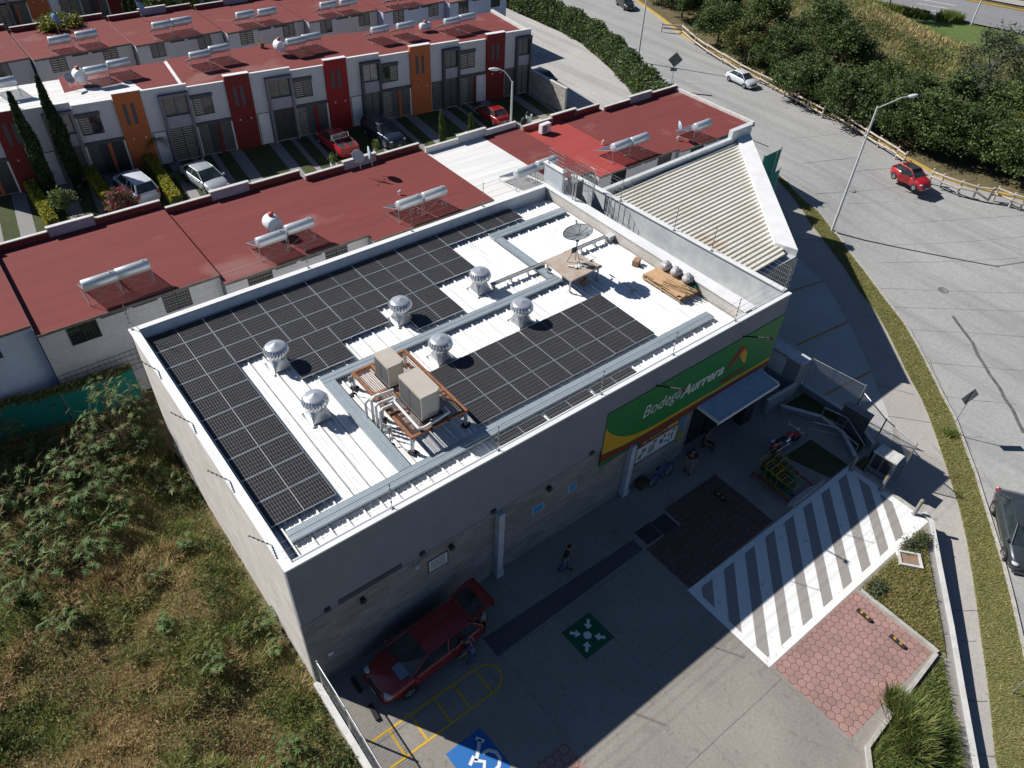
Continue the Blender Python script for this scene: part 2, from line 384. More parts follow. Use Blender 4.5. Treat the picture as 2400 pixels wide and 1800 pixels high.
def resample(P, n):
    P = [Vector((p[0], p[1])) for p in P]; L = [0]
    for a, b in zip(P, P[1:]): L.append(L[-1]+(b-a).length)
    o = []
    for k in range(n+1):
        t = L[-1]*k/n; i = max(j for j in range(len(L)) if L[j] <= t+1e-9); i = min(i, len(P)-2)
        o.append(P[i].lerp(P[i+1], (t-L[i])/max(1e-9, L[i+1]-L[i])))
    return o
def strip(name, L, Rr, off, mt, n=60, w=10, kind='structure', side=0):
    """sheet between two polylines with matching vertices, laid on the ground"""
    mb = MB(); seg = max(1, n//(len(L)-1)); A = []; B = []
    for i in range(len(L)-1):
        for k in range(seg):
            t = k/seg; A.append(Vector(L[i][:2]).lerp(Vector(L[i+1][:2]), t)); B.append(Vector(Rr[i][:2]).lerp(Vector(Rr[i+1][:2]), t))
    A.append(Vector(L[-1][:2])); B.append(Vector(Rr[-1][:2])); V = []
    for a, b in zip(A, B):
        for j in range(w+1):
            p = a.lerp(b, j/w); V.append((p.x, p.y, gz(p.x, p.y)+off))
    mb.add(V, [(i*(w+1)+j, i*(w+1)+j+1, (i+1)*(w+1)+j+1, (i+1)*(w+1)+j) for i in range(len(A)-1) for j in range(w)], smooth=True)
    if side:
        for q in (0, w):
            b0 = len(mb.v); rows = [mb.v[i*(w+1)+q] for i in range(len(A))]
            mb.add(rows+[(x, y, z-side) for x, y, z in rows], [(i, i+1, len(A)+i+1, len(A)+i) for i in range(len(A)-1)])
    return struct(name, mb, mt) if kind == 'structure' else mb
def xy(p): return (p[0], p[1])
def PX(lst): return [xy(G(*p)) for p in lst]
def flat(name, poly, z, mt):
    mb = MB(); n = len(poly); a = sum(poly[i][0]*poly[(i+1) % n][1]-poly[(i+1) % n][0]*poly[i][1] for i in range(n))
    if a < 0: poly = poly[::-1]
    mb.add([(x, y, z) for x, y in poly], [tuple(range(n))]); return struct(name, mb, mt)
# main road
verge_out = PX([(1313,7),(1357,40),(1469,134),(1556,217),(1650,290),(1740,355),(1824,412),(1872,462),(1918,499),(1969,564),(2023,636),(2063,690),(2121,766),(2150,817),(2207,932),(2233,980),(2280,1106),(2312,1211),(2345,1319),(2366,1402),(2396,1536),(2440,1720)])
verge_out = [(60, 95)]+verge_out+[(verge_out[-1][0]-5, verge_out[-1][1]-5)]
far = PX([(1487,0),(1552,47),(1600,85),(1701,145),(1781,190),(1831,217),(1900,249),(1943,271),(2016,311),(2099,362),(2150,388),(2200,416),(2251,434),(2323,452),(2400,470)])
far = [(84, 95)]+far+[(62.5,-3),(64.5,-12),(66,-26)]
Lr = resample(verge_out, 60); Rr_ = resample(far, 60)
strip('road', Lr, Rr_, .006, M['road'], n=60, w=24)
# yellow kerb on the far side
kin = resample(far, 90); kout = []
for i, p in enumerate(kin):
    a = kin[max(0, i-1)]; b = kin[min(len(kin)-1, i+1)]; d = (b-a).normalized(); kout.append((p.x-d.y*.28, p.y+d.x*.28))
strip('yellow_kerb', kin, kout, .13, M['yellow'], n=90, w=1, side=.2)
# grass verge, kerb, pavement
vin = PX([(1817,416),(1840,440),(1868,474),(1900,524),(1944,579),(1983,632),(2009,676),(2045,719),(2081,781),(2124,871),(2164,944),(2182,990),(2215,1085),(2236,1153),(2251,1200),(2268,1280),(2280,1355),(2301,1507),(2316,1616),(2334,1800)])
vin = vin+[(vin[-1][0]-4, vin[-1][1]-4.5)]
vo = verge_out[7:]
strip('grass_verge', resample(vin, 70), resample(vo, 70), .05, M['verge'], n=70, w=6, side=.1)
kc = resample(vo, 80); ko = []
for i, p in enumerate(kc):
    a = kc[max(0, i-1)]; b = kc[min(80, i+1)]; d = (b-a).normalized(); ko.append((p.x-d.y*.15, p.y+d.x*.15))
strip('kerb', kc, ko, .10, M['concretecap'], n=80, w=1, side=.14)
pin = PX([(1700,400),(1740,440),(1790,500),(1835,565),(1880,615),(1931,658),(1960,705),(1989,754),(2043,869),(2081,969),(2095,1010)])+[(25.4,-7.0),(25.35,-8.2),(25.2,-9.3),(23.4,-10.65),(21.3,-12.2),(19.2,-13.8),(17.2,-15.3),(15.6,-16.6)]
pin.append((pin[-1][0]-5.5, pin[-1][1]-4.5))
strip('sidewalk', resample(pin, 70), resample(vin, 70), .012, M['walk'], n=70, w=8)
lot_in = [(34.5,14.5),(33,12),(31,9),(29,6),(26,3.4),(24.15,2.0),(24.15,.6),(27.5,-.3),(27.5,-2.6),(27.5,-5.3),(26.2,-5.6)]
strip('side_parking_ground', resample(lot_in, 40), resample(pin[:12], 40), .004, M['parkpale'], n=40, w=12)
# the shop's forecourt
yard = [(0.12, 13.5), (27.45, 13.5), (27.45, -5.4), (25.15, -5.4), (25.15, -9.2), (15.5, -16.4), (8, -22), (0.12, -22)]
flat('forecourt', yard, .0, M['yard'])
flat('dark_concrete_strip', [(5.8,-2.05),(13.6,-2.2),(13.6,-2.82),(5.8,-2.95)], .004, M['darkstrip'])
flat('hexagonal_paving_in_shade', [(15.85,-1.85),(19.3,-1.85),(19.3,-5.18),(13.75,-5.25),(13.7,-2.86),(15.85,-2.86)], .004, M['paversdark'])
flat('red_hexagonal_paving', [(13.78,-9.4),(19.15,-9.38),(19.15,-12.75),(13.78,-12.72)], .004, M['pavers'])
flat('hexagonal_paving_strip', [(2.0,-6.75),(5.8,-6.8),(5.75,-9.5),(2.0,-9.5)], .004, M['pavers'])
# hatched crossing
flat('hatched_zone_border', [(13.6,-5.28),(24.9,-5.28),(24.9,-9.33),(13.6,-9.35)], .004, M['marking'])
def clip(poly, ax, lim, sgn):
    o = []
    for i in range(len(poly)):
        a, b = poly[i], poly[(i+1) % len(poly)]; da, db = sgn*(a[ax]-lim), sgn*(b[ax]-lim)
        if da <= 0: o.append(a)
        if (da < 0) != (db < 0): t = da/(da-db); o.append((a[0]+(b[0]-a[0])*t, a[1]+(b[1]-a[1])*t))
    return o
mb = MB()
for k in range(9):
    x0 = 14.22+1.352*k
    P = [(x0, -5.52), (x0+.63, -5.52), (x0+.63-3.55, -9.07), (x0-3.55, -9.07)]
    P = clip(clip(P, 0, 13.9, -1), 0, 24.57, 1)
    if len(P) > 2: mb.add([(x, y, .008) for x, y in P], [tuple(range(len(P)))])
P = [(24.57,-7.38+0), (24.57,-7.98), (23.41,-9.05), (22.74,-9.05)]; 
mb.add([(24.57,-7.1,.008),(24.57,-7.75,.008),(23.35,-9.05,.008),(22.72,-9.05,.008)], [(0,1,2,3)])
struct('hatched_zone_bars', mb, M['hatchdark'])
# concrete joints
def lines(name, segs, w, off, mt, n=14, wob=0.0):
    mb = MB()
    for s in segs:
        P = [Vector(p[:2]) for p in s]
        if len(P) == 2 and wob:
            a, b = P; d = (b-a); nn = Vector((-d.y, d.x)).normalized(); P = [a+d*(k/n)+nn*random.uniform(-wob, wob) for k in range(n+1)]
        elif len(P) == 2: P = [P[0].lerp(P[1], k/n) for k in range(n+1)]
        q = []
        for i, p in enumerate(P):
            a = P[max(0, i-1)]; b = P[min(len(P)-1, i+1)]; d = (b-a).normalized(); h = w*random.uniform(.6, 1.3)/2 if wob else w/2
            for s_ in (-1, 1):
                x, y = p.x-d.y*h*s_, p.y+d.x*h*s_; q.append((x, y, gz(x, y)+off))
        mb.add(q, [(2*i, 2*i+1, 2*i+3, 2*i+2) for i in range(len(P)-1)])
    return struct(name, mb, mt)
M['joint'] = mat('joint_sealant', (.20,.198,.19), .9, .3, 3)
J = [((2060,455),(2130,452)),((1905,454),(2270,420)),((1985,530),(2400,492)),((2010,620),(2400,585)),((2080,795),(2400,690)),]
J = [(K2(860,1255),K2(1500,1200)),(K2(1500,1200),K2(1900,1165)),(K2(1110,1110),K2(1400,1085)),(K2(1060,1320),K2(1750,1265)),(K2(1300,1450),K2(2212,1395)),(K2(1350,1590),K2(2212,1535)),
     (K2(770,1060),K2(1130,1020)),(K2(700,900),K2(1100,860)),(K2(850,770),K2(1000,760)),(K5(1250,45),K5(2212,10)),(K5(1280,210),K5(2212,240)),(K5(1340,330),K5(2212,360)),
     (K5(1460,475),K5(2212,522)),(K5(1575,690),K5(2212,745)),(K5(1640,905),K5(2212,970)),(K5(1790,1165),K5(2100,1190)),(K2(1640,1370),K2(2200,1659)),(K5(1480,480),K5(2010,1520)),(K1(1990,520),K1(2212,535)),
     (K2(0,540),K2(420,560)),(K2(560,640),K2(700,660)),(K5(1590,655),K5(1770,1050)),(K2(2000,1570),K2(2212,1620)),(K2(1400,1250),K2(1750,1440)),(K8(1970,30),K8(2212,900))]
lines('road_joints', [(G(*a), G(*b)) for a, b in J], .032, .012, M['joint'], 16, .035)
cr = [[K5(1750,390),K5(1785,440),K5(1830,500),K5(1880,565),K5(1910,640),K5(1950,700),K5(1990,770),K5(2050,850),K5(2090,930),K5(2140,1000),K5(2180,1090),K5(2212,1150)]]
lines('road_patch', [[G(*p) for p in c] for c in cr], .20, .014, mat('crack_tar', (.13,.13,.13), .9, .3, 4))
YJ = [((13.6,-5.3),(13.6,-18)),((9.8,-3.0),(9.8,-20)),((5.9,-3.0),(5.9,-6.7)),((0.2,-9.9),(13.6,-9.9)),((5.9,-14),(13.6,-14)),((0.2,-3.02),(13.6,-3.02)),((9.8,-6.6),(13.6,-6.6)),((7.9,0),(7.9,-2)),((15.0,-.1),(15.0,-1.8)),((19.3,-.1),(19.3,-5.2)),((19.3,-2.9),(25.0,-2.9)),((13.7,-1.75),(19.3,-1.75))]
lines('forecourt_joints', YJ, .022, .006, M['joint'], 12, .01)
SJ = [(K8(1680,790),K8(1900,840)),(K5(1250,830),K5(1500,900)),(K5(1330,1040),K5(1620,1080)),(K8(1700,1180),K8(1975,1230)),(K8(1770,1500),K8(2020,1590)),(K8(1640,580),K8(1910,640)),(K5(1170,380),K5(1290,420)),(K5(1420,520+180),K5(1240,600)),(K2(740,1550),K2(900,1560)),(K5(1620,1230),K5(1680,1290))]
lines('sidewalk_joints', [(G(*a), G(*b)) for a, b in SJ], .04, .02, M['joint'], 8, .02)
OL = [(K5(700,230),K5(915,160)),(K5(735,580),K5(1075,425)),(K5(920,900),K5(1225,745))]
lines('parking_bay_lines', [(G(*a), G(*b)) for a, b in OL], .13, .010, M['orangeline'])
# painted symbols of the forecourt
yl = [[(0.47,-2.84),(4.85,-2.84)],[(0.47,-3.95),(4.85,-3.95)]]+[[(x,-2.9),(x,-3.9)] for x in (1.2,2.07,3.05,3.88,4.82)]
arc = [(4.85+.72*math.sin(t)*.95, -3.395+.555*math.cos(t)) for t in [PI*k/16 for k in range(17)]]
lines('yellow_walkway_marking', yl+[arc], .085, .006, M['yellowline'])
flat('blue_parking_square', [(2.3,-4.68),(3.74,-4.66),(3.86,-6.3),(2.35,-6.3)], .006, M['bluepaint'])
M['weedpatch'] = M['lawn']
# wheelchair symbol
def stroke(mb, pts, w, z):
    P = [Vector(p) for p in pts]
    for i, p in enumerate(P):
        a = P[max(0, i-1)]; b = P[min(len(P)-1, i+1)]; d = (b-a).normalized()
        for s_ in (-1, 1): mb.v.append((p.x-d.y*w/2*s_, p.y+d.x*w/2*s_, z))
    b0 = len(mb.v)-2*len(P)
    for i in range(len(P)-1): mb.f.append((b0+2*i, b0+2*i+1, b0+2*i+3, b0+2*i+2)); mb.m.append(0); mb.sm.append(False)
mb = MB()
for s in ([(3.42,-4.86),(3.58,-5.12)], [(3.50,-4.98),(3.16,-5.32),(2.98,-5.46)], [(3.02,-5.30),(2.74,-5.46)], [(2.95,-5.42),(3.20,-5.66),(2.95,-5.95)], [(3.30,-5.42),(3.52,-5.44),(3.68,-5.64),(3.68,-5.88),(3.50,-6.06),(3.28,-6.10)]):
    stroke(mb, s, .12, .010)
struct('wheelchair_symbol', mb, M['whitepaint'])
flat('green_meeting_point_square', [(8.33,-3.64),(9.76,-3.64),(9.82,-5.0),(8.36,-5.02)], .006, M['greenpaint'])
mb = MB(); c = (9.06,-4.32)
mb.add([(c[0]+.16*math.cos(a), c[1]+.16*math.sin(a), .010) for a in [2*PI*k/18 for k in range(18)]], [tuple(range(18))])
for q in range(4):
    a = PI/4+q*PI/2; ux, uy = math.cos(a), math.sin(a)
    def L2(r, s): return (c[0]+ux*r-uy*s, c[1]+uy*r+ux*s, .010)
    mb.add([L2(.26,0),L2(.46,.17),L2(.46,.06),L2(.68,.06),L2(.68,-.06),L2(.46,-.06),L2(.46,-.17)], [tuple(range(7))])
struct('meeting_point_arrows', mb, M['whitepaint'])
# kerbs and planting beds round the paved bay
def kerb(name, pts, w=.16, h=.14, mt='concretecap', z=0, label=None):
    mb = MB()
    for i, (a, b) in enumerate(zip(pts, pts[1:])):
        a = Vector(a); b = Vector(b); d = b-a; L = d.length+w*.5; hh = h+.004*(i % 2)
        mb.obox(((a.x+b.x)/2, (a.y+b.y)/2, z+hh/2), L, w, hh, math.atan2(d.y, d.x))
    return tag(mb.build(name, M[mt]), kind='structure')
kerb('bed_kerb', [(19.25,-9.55),(19.27,-12.62),(19.25,-12.85)], .15, .15)
kerb('bed_kerb', [(19.1,-12.88),(16.6,-13.05),(14.6,-13.2),(13.95,-13.25),(12.9,-14.1),(11.5,-15.6),(9.6,-17.6)], .15, .16)
kerb('hatched_zone_kerb', [(24.98,-5.3),(25.0,-9.1)], .2, .03)
flat('planting_bed', [(19.34,-9.5),(24.3,-9.42),(22.2,-11.05),(20.2,-12.6),(19.34,-13.2)], .05, M['verge'])
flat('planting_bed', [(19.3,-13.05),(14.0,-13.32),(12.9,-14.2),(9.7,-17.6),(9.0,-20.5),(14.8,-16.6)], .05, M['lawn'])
flat('lawn', [(22.85,-3.1),(24.85,-3.15),(24.9,-5.2),(23.5,-5.22)], .012, M['lawn'])
# north: houses' street, driveways
flat('house_street', [(-22, 27.0), (43, 25.6), (43, 33.2), (-22, 33.8)], .0, M['sideroad'])
flat('front_yards', [(-22, 33.8), (40.3, 33.2), (40.3, 41), (-22, 48)], -.004, M['lawn'])
strip('side_road', resample([(41.9,15.5),(42.2,24),(42.0,30),(41.2,34),(41.2,46),(44.5,60),(46,78),(48,95)], 40), resample([(44.6,22.5),(45.5,27.5),(47.6,31.2),(49.4,35),(51.2,39.6),(53.6,46.6),(53.6,56),(54,95)], 40), .008, M['sideroad'], n=40, w=5)
strip('far_road', resample([(82,95),(88.5,62),(92.6,42),(95.6,30),(98.5,20),(103,4),(110,-20)], 30), resample([(91,98),(98.5,62),(102.8,38),(106.6,26),(110,16),(116,0),(124,-20)], 30), .16, M['asphalt'], n=30, w=6)
strip('far_kerb', resample([(91,98),(98.5,62),(102.8,38),(106.6,26),(110,16),(116,0),(124,-20)], 30), resample([(91.4,98),(98.9,62),(103.2,38),(107,26),(110.4,16),(116.4,0),(124.4,-20)], 30), .28, M['yellow'], n=30, w=1, side=.2)
strip('far_sidewalk', resample([(94,98),(101.5,62),(105.4,38.6),(109.3,27),(113,17),(119,0)], 30), resample([(96,98),(103.5,62),(107.6,39),(111.5,28),(115,18),(121,0)], 30), .10, M['walk'], n=30, w=2)
strip('near_bank_grass', resample([(84,60),(86.5,44),(87.5,34),(87.5,26),(88,18),(92,4)], 30), resample([(88.2,62),(92.4,42),(95.4,30),(98.3,20),(102.8,4),(109.8,-20)], 30), .09, M['slope'], n=30, w=8)
def lane(a, b): return (G(*zoom(2000,0,5.53)(*a)), G(*zoom(2000,0,5.53)(*b)))
lines('lane_markings', [lane((720,105),(890,130)),(lane((890,140),(1180,180))),lane((820,65),(970,88)),lane((980,92),(1230,132)),lane((880,18),(1060,45)),lane((1060,48),(1330,92))], .16, .18, M['marking'], 6)
# driveways in front of the second row
dr = MB()
FA = R(-7); FD = Vector((math.cos(FA), math.sin(FA))); FN = Vector((FD.y, -FD.x)); FP = Vector((15.2, 41.4))     # facade line of the second row, outward normal
def fac(s, o, z=0): p = FP+FD*s+FN*o; return (p.x, p.y, z)
for s0 in (-17.7, -10.45, -3.0, 4.4, 11.5, 18.5):
    for a, b in ((.5,.95),(1.9,2.8),(4.9,5.7),(6.6,7.0)):
        dr.add([fac(s0+a,.1,.006), fac(s0+b,.1,.006), fac(s0+b,7.8,.006), fac(s0+a,7.8,.006)], [(0,1,2,3)])
dr.add([fac(-33,7.4,.010), fac(25.4,7.4,.010), fac(25.4,9.0,.010), fac(-33,9.0,.010)], [(0,1,2,3)])
struct('driveways', dr, M['drive'])
# ================================================================ the shop
TOP = 7.24; RZ = 6.62
M['roofsheet'] = mat('white_roof_sheet', (.80,.80,.79), .5, .05, 1.5, fine=0)
def roofmat():
    m, nt, b = new_mat('white_coated_sheet_metal'); p = pos(nt)
    s = noise(nt, scl(nt, p, (5.5, .25, 1)), 1.6, 4, .65, .2); f = noise(nt, p, 8, 4, .75)
    c = ramp(nt, s, [(.34, (.50,.49,.47)), (.48, (.88,.88,.87))]); c = mixc(nt, .4, c, ramp(nt, f, [(.32, (.52,.51,.49)), (.48, (.90,.90,.89))]))
    nt.links.new(c, b.inputs['Base Color']); b.inputs['Roughness'].default_value = .55; return m
M['roofsheet'] = roofmat()
shop = thing('shop_building', 'large grey block shop with a white metal roof, solar panels and a green sign', 'shop', (12, 7, 0))
W_ = dict(parent=shop, world=True)
mb = MB()
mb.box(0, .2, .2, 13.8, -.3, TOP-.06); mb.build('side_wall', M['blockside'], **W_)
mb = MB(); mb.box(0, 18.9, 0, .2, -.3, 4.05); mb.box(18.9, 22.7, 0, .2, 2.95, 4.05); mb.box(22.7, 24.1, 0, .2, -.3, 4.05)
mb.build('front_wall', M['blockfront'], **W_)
mb = MB(); mb.box(0, 24.08, -.06, .2, 4.053, TOP-.07); mb.box(.0, 24.08, -.075, .0, 4.06, 4.12)
mb.build('fascia', M['stucco'], **W_)
mb = MB(); mb.box(1.35, 3.75, -.085, -.06, 4.13, 4.38); mb.build('blue_strip_lamp', M['lintel'], **W_)
mb = MB(); mb.box(0, 22.9, 13.6, 13.8, -.3, TOP-.06); mb.build('rear_wall', M['white'], **W_)
mb = MB()
mb.box(-.03, .30, .09, 13.83, TOP-.06, TOP); mb.box(.33, 21.3, 13.56, 13.83, TOP-.06, TOP); mb.box(-.03, 24.1, -.08, .09, TOP-.07, TOP+.003)
mb.build('parapet_capping', M['white'], **W_)
mb = MB(); mb.box(.2, .235, .2, 13.6, RZ-.2, TOP-.07); mb.box(.235, 21.3, 13.56, 13.6, RZ-.2, TOP-.07); mb.box(.235, 21.3, .2, .235, RZ-.2, TOP-.07)
mb.box(.24, .62, .24, 13.55, RZ-.16, RZ-.13); mb.box(.64, 21.3, 13.22, 13.55, RZ-.16, RZ-.13)
mb.build('parapet_lining', mat('sheet_flashing', (.74,.77,.80), .5, .08, 2), **W_)
# ribbed roof
mb = MB(); X = []; x = .64
prof = []
while x < 21.3:
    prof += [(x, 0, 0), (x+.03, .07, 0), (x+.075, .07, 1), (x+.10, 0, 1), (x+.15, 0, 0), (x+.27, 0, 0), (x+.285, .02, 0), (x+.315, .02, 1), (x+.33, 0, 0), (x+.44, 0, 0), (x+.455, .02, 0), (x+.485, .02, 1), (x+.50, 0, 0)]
    x += .61
n = len(prof)
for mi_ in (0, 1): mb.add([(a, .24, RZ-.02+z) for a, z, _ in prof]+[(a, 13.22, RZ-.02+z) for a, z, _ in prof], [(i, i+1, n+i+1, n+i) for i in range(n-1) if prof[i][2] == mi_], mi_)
mb.add([(prof[0][0], .24, RZ-.25), (prof[-1][0], .24, RZ-.25), (prof[-1][0], 13.22, RZ-.25), (prof[0][0], 13.22, RZ-.25)], [(0,1,2,3)])
mb.build('metal_roof', [M['roofsheet'], mat('rib_dust_painted_shade', (.46,.46,.45), .6, .25, 3)], **W_)  # grey on one side of each rib: dust plus rib shade painted into the colour
# eastern parapet, service passage and tall sheet wall
mb = MB(); mb.prism([(21.36,.2),(21.72,.2),(21.66,13.8),(21.34,13.8)], RZ-.3, TOP-.075); mb.build('passage_parapet', blocks('pale_block', (.62,.58,.53), (.42,.40,.37), .4, .2, 'YZ', .01, .1), **W_)
mb = MB(); mb.prism([(21.30,.24),(21.98,.24),(21.80,13.84),(21.29,13.84)], TOP-.07, TOP-.002); mb.build('passage_parapet_capping', M['white'], **W_)
mb = MB(); mb.prism([(21.72,.2),(24.0,.2),(23.35,13.8),(21.66,13.8)], 5.4, 5.6); mb.build('passage_floor', M['cap'], **W_)
mb = MB(); mb.prism([(24.0,.2),(24.12,.2),(23.46,13.8),(23.34,13.8)], -.9, TOP-.06)
mb.build('east_wall', mat('pale_cement_board', (.60,.62,.63), .6, .12, 1.5, col2=(.46,.50,.53)), **W_)
mb = MB(); mb.prism([(23.93,.24),(24.2,.24),(23.54,13.8),(23.27,13.8)], TOP-.06, TOP); mb.build('east_wall_capping', M['white'], **W_)
# doorway, awning
mb = MB(); mb.box(18.95, 22.65, .25, .32, -.01, 2.95); mb.box(20.7, 20.78, .2, .25, 0, 2.95); mb.build('entrance_door', M['glassdark'], **W_)
mb = MB(); mb.box(18.86, 18.98, -.03, .22, 0, 2.96); mb.box(22.62, 22.75, -.03, .22, 0, 2.96); mb.box(18.86, 22.75, -.03, .2, 2.9, 3.0); mb.build('door_frame', M['galv'], **W_)
aw = MB(); pr = []
x = 19.2
while x < 23.45: pr += [(x, 0), (x+.05, .03), (x+.12, .03), (x+.17, 0)]; x += .245
n = len(pr); aw.add([(a, -.02, 3.14+z) for a, z in pr]+[(a, -1.25, 2.98+z) for a, z in pr], [(i, i+1, n+i+1, n+i) for i in range(n-1)])
a = aw.build('awning', mat('blue_grey_awning_sheet', (.40,.52,.66), .45, .08, 2), **W_)
mb = MB(); mb.box(19.15, 23.5, -1.31, -1.25, 2.88, 3.03); mb.box(19.12, 19.18, -1.25, -.02, 2.96, 3.12); mb.box(23.42, 23.48, -1.25, -.02, 2.96, 3.12)
mb.build('awning_trim', M['white'], **W_)
mb = MB(); mb.box(22.75, 23.5, -.5, -.03, 0, 1.5); mb.build('kiosk_box', M['dark'], **W_)
# pilaster pipes
for x in (7.95, 15.0):
    mb = MB(); mb.box(x-.13, x+.13, -.26, -.003, .42, 4.0 if x < 10 else 3.2); mb.box(x-.17, x+.17, -.3, -.003, .0, .42)
    mb.build('downpipe', mat('pale_blue_grey_pipe', (.50,.54,.60), .6, .1, 2), **W_)
# sign
SY = -.10
def face(mb, pts, y, mi=0): mb.add([(x, y, z) for x, z in pts], [tuple(range(len(pts)))], mi)
mb = MB(); mb.box(13.12, 24.1, SY, -.062, 3.02, 6.08)
sg = mb.build('sign_panel', mat('sign_green', (.008,.20,.045), .5, .06, 2), **W_)
Y2, R2_, D2 = mat('sign_yellow', (.66,.37,.015), .5, .06, 2), mat('sign_red', (.27,.022,.018), .5, .08, 2), mat('sign_dark_green', (.006,.12,.04), .5, .08, 2)
def curve(f, x0, x1, n=40): return [(x0+(x1-x0)*k/n, f(x0+(x1-x0)*k/n)) for k in range(n+1)]
up = [(13.12,5.31),(13.3,5.0),(13.55,4.72),(13.9,4.40),(14.31,4.12),(14.75,3.92),(15.2,3.78),(15.8,3.69),(16.5,3.64),(18,3.64),(20.6,3.60),(24.1,3.58)]
lo = [(13.12,3.80),(13.8,3.68),(14.42,3.56),(15.2,3.50),(16,3.47),(17.97,3.46),(20.7,3.42),(24.1,3.40)]
sp = dict(parent=sg)
def signpiece(name, pts_list, y, mt):
    mb = MB()
    for p in pts_list: mb.add([(x, y, z) for x, z in p]+[(x, SY, z) for x, z in p], [tuple(range(len(p)))]+[(i, (i+1) % len(p), len(p)+(i+1) % len(p), len(p)+i) for i in range(len(p))])
    return mb.build(name, mt, parent=sg, world=True)
def itp(pts, x):
    for a, b in zip(pts, pts[1:]):
        if a[0] <= x <= b[0]: return a[1]+(b[1]-a[1])*(x-a[0])/(b[0]-a[0])
    return pts[-1][1]
XS = [13.12+10.98*k/60 for k in range(61)]
def band(f, g): return [[(XS[k], g(XS[k])), (XS[k+1], g(XS[k+1])), (XS[k+1], f(XS[k+1])), (XS[k], f(XS[k]))] for k in range(60)]
fu = lambda x: itp(up, x); fl = lambda x: itp(lo, x)
signpiece('yellow_swoosh', band(fu, fl), SY-.006, Y2)
signpiece('dark_green_band', band(fl, lambda x: fl(x)-.10), SY-.006, D2)
signpiece('red_band', band(lambda x: fl(x)-.10, lambda x: max(3.12, fl(x)-.36+(.0 if x > 14 else -.15*(14-x)))), SY-.006, R2_)
signpiece('lower_green_band', band(lambda x: 3.12, lambda x: 3.025), SY-.004, D2)
signpiece('emblem_red_bar', [[(20.62,4.40),(20.70,4.82),(21.23,5.60),(21.42,5.56),(21.58,5.30),(21.3,5.06),(20.95,4.66)]], SY-.012, R2_)
signpiece('emblem_yellow_leaf', [[(21.30,5.06),(21.58,5.30),(21.80,5.06),(21.90,4.74),(21.96,4.24),(21.74,4.42),(21.52,4.72)]], SY-.012, Y2)
DEP = bpy.context.evaluated_depsgraph_get
def text(body, name, x, z, h, y, mt, parent, width=None, bold=0.0, shear=.25, extrude=.012, rz=0):
    cu = bpy.data.curves.new(name, 'FONT'); cu.body = body; cu.size = 1; cu.offset = bold; cu.shear = shear; cu.extrude = 0.0
    cu.resolution_u = 3
    o = bpy.data.objects.new(name+'_tmp', cu); COL.objects.link(o); bpy.context.view_layer.update()
    me = bpy.data.meshes.new_from_object(o.evaluated_get(DEP())); bpy.data.objects.remove(o)
    v = np.array([q.co[:] for q in me.vertices]); w = v[:,0].max()-v[:,0].min(); hh = v[:,1].max()-v[:,1].min()
    sx = (width/w) if width else h/hh
    off = Vector((0,0,0)); q = parent
    while q is not None: off += Vector(q.location); q = q.parent
    for q in me.vertices:
        c = q.co; q.co = Vector((x+(c.x-v[:,0].min())*sx, y, z+c.y*(h/hh)))-off
    me.materials.clear(); me.materials.append(mt)
    t = bpy.data.objects.new(name, me); COL.objects.link(t); t.parent = parent; return t
WT = mat('sign_lettering_white', (.66,.70,.68), .5, .04, 2)
text('Bodega', 'lettering_thin', 15.28, 4.58, .86, SY-.008, WT, sg, 2.27, 0.0)
text('Aurrera', 'lettering_bold', 17.56, 4.46, .66, SY-.008, WT, sg, 2.80, .028)
text('express', 'lettering_small', 20.35, 3.80, .40, SY-.012, R2_, sg, 1.75, .02)
# poster
mb = MB(); mb.box(15.42, 18.12, -.045, -.003, 1.46, 3.0); po = mb.build('poster_board', mat('poster_dark_frame', (.05,.12,.09), .6, .1, 2), **W_)
mb = MB(); mb.box(15.5, 18.04, -.052, -.045, 1.6, 2.52); mb.build('poster_white_sheet', mat('poster_white', (.60,.66,.70), .6, .05, 2), parent=po, world=True)
mb = MB(); mb.box(15.5, 18.04, -.052, -.045, 2.535, 2.96); mb.build('poster_heading_band', mat('poster_brown', (.16,.05,.035), .6, .25, 5), parent=po, world=True)
PO = mat('poster_orange', (.62,.34,.12), .6, .05, 2)
text('Alimentos', 'poster_heading', 16.12, 2.67, .20, -.055, PO, po, .80, .01, .1)
mb = MB(); mb.box(15.75,16.02,-.056,-.052,2.68,2.78); mb.box(17.02,17.2,-.056,-.052,2.70,2.84); mb.box(17.28,17.98,-.056,-.052,2.68,2.88); mb.build('poster_heading_smears', PO, parent=po, world=True)
mb = MB(); rr = random.Random(3)
for i, (x, z, w, h, c) in enumerate([(15.62,1.75,.22,.2,0),(15.85,2.08,.22,.22,0),(15.72,1.92,.2,.12,1),(16.22,1.80,.42,.07,2),(16.22,1.92,.42,.07,2),(16.22,2.04,.42,.07,2),(16.25,2.17,.38,.07,2),(16.5,2.3,.22,.15,2),(16.95,1.95,.2,.28,3),(17.25,1.9,.2,.08,3),(17.15,2.25,.15,.18,2),(17.45,2.15,.15,.16,0),(17.7,1.85,.09,.42,3),(17.72,2.32,.2,.14,0),(17.5,1.75,.16,.1,3),(16.02,1.66,.5,.05,1)]):
    mb.box(x, x+w, -.056, -.052, z, z+h, c)
mb.build('poster_pictures', [mat('poster_olive', (.20,.16,.05), .6, .3, 9), mat('poster_green', (.15,.25,.08), .6, .2, 9), mat('poster_maroon', (.20,.07,.06), .6, .3, 9), mat('poster_navy', (.06,.08,.14), .6, .3, 9)], parent=po, world=True)
mb = MB(); mb.box(18.32, 18.62, -.03, -.003, 2.0, 2.75); mb.build('blue_door_notice', mat('notice_blue', (.06,.25,.45), .6, .1, 6), **W_)
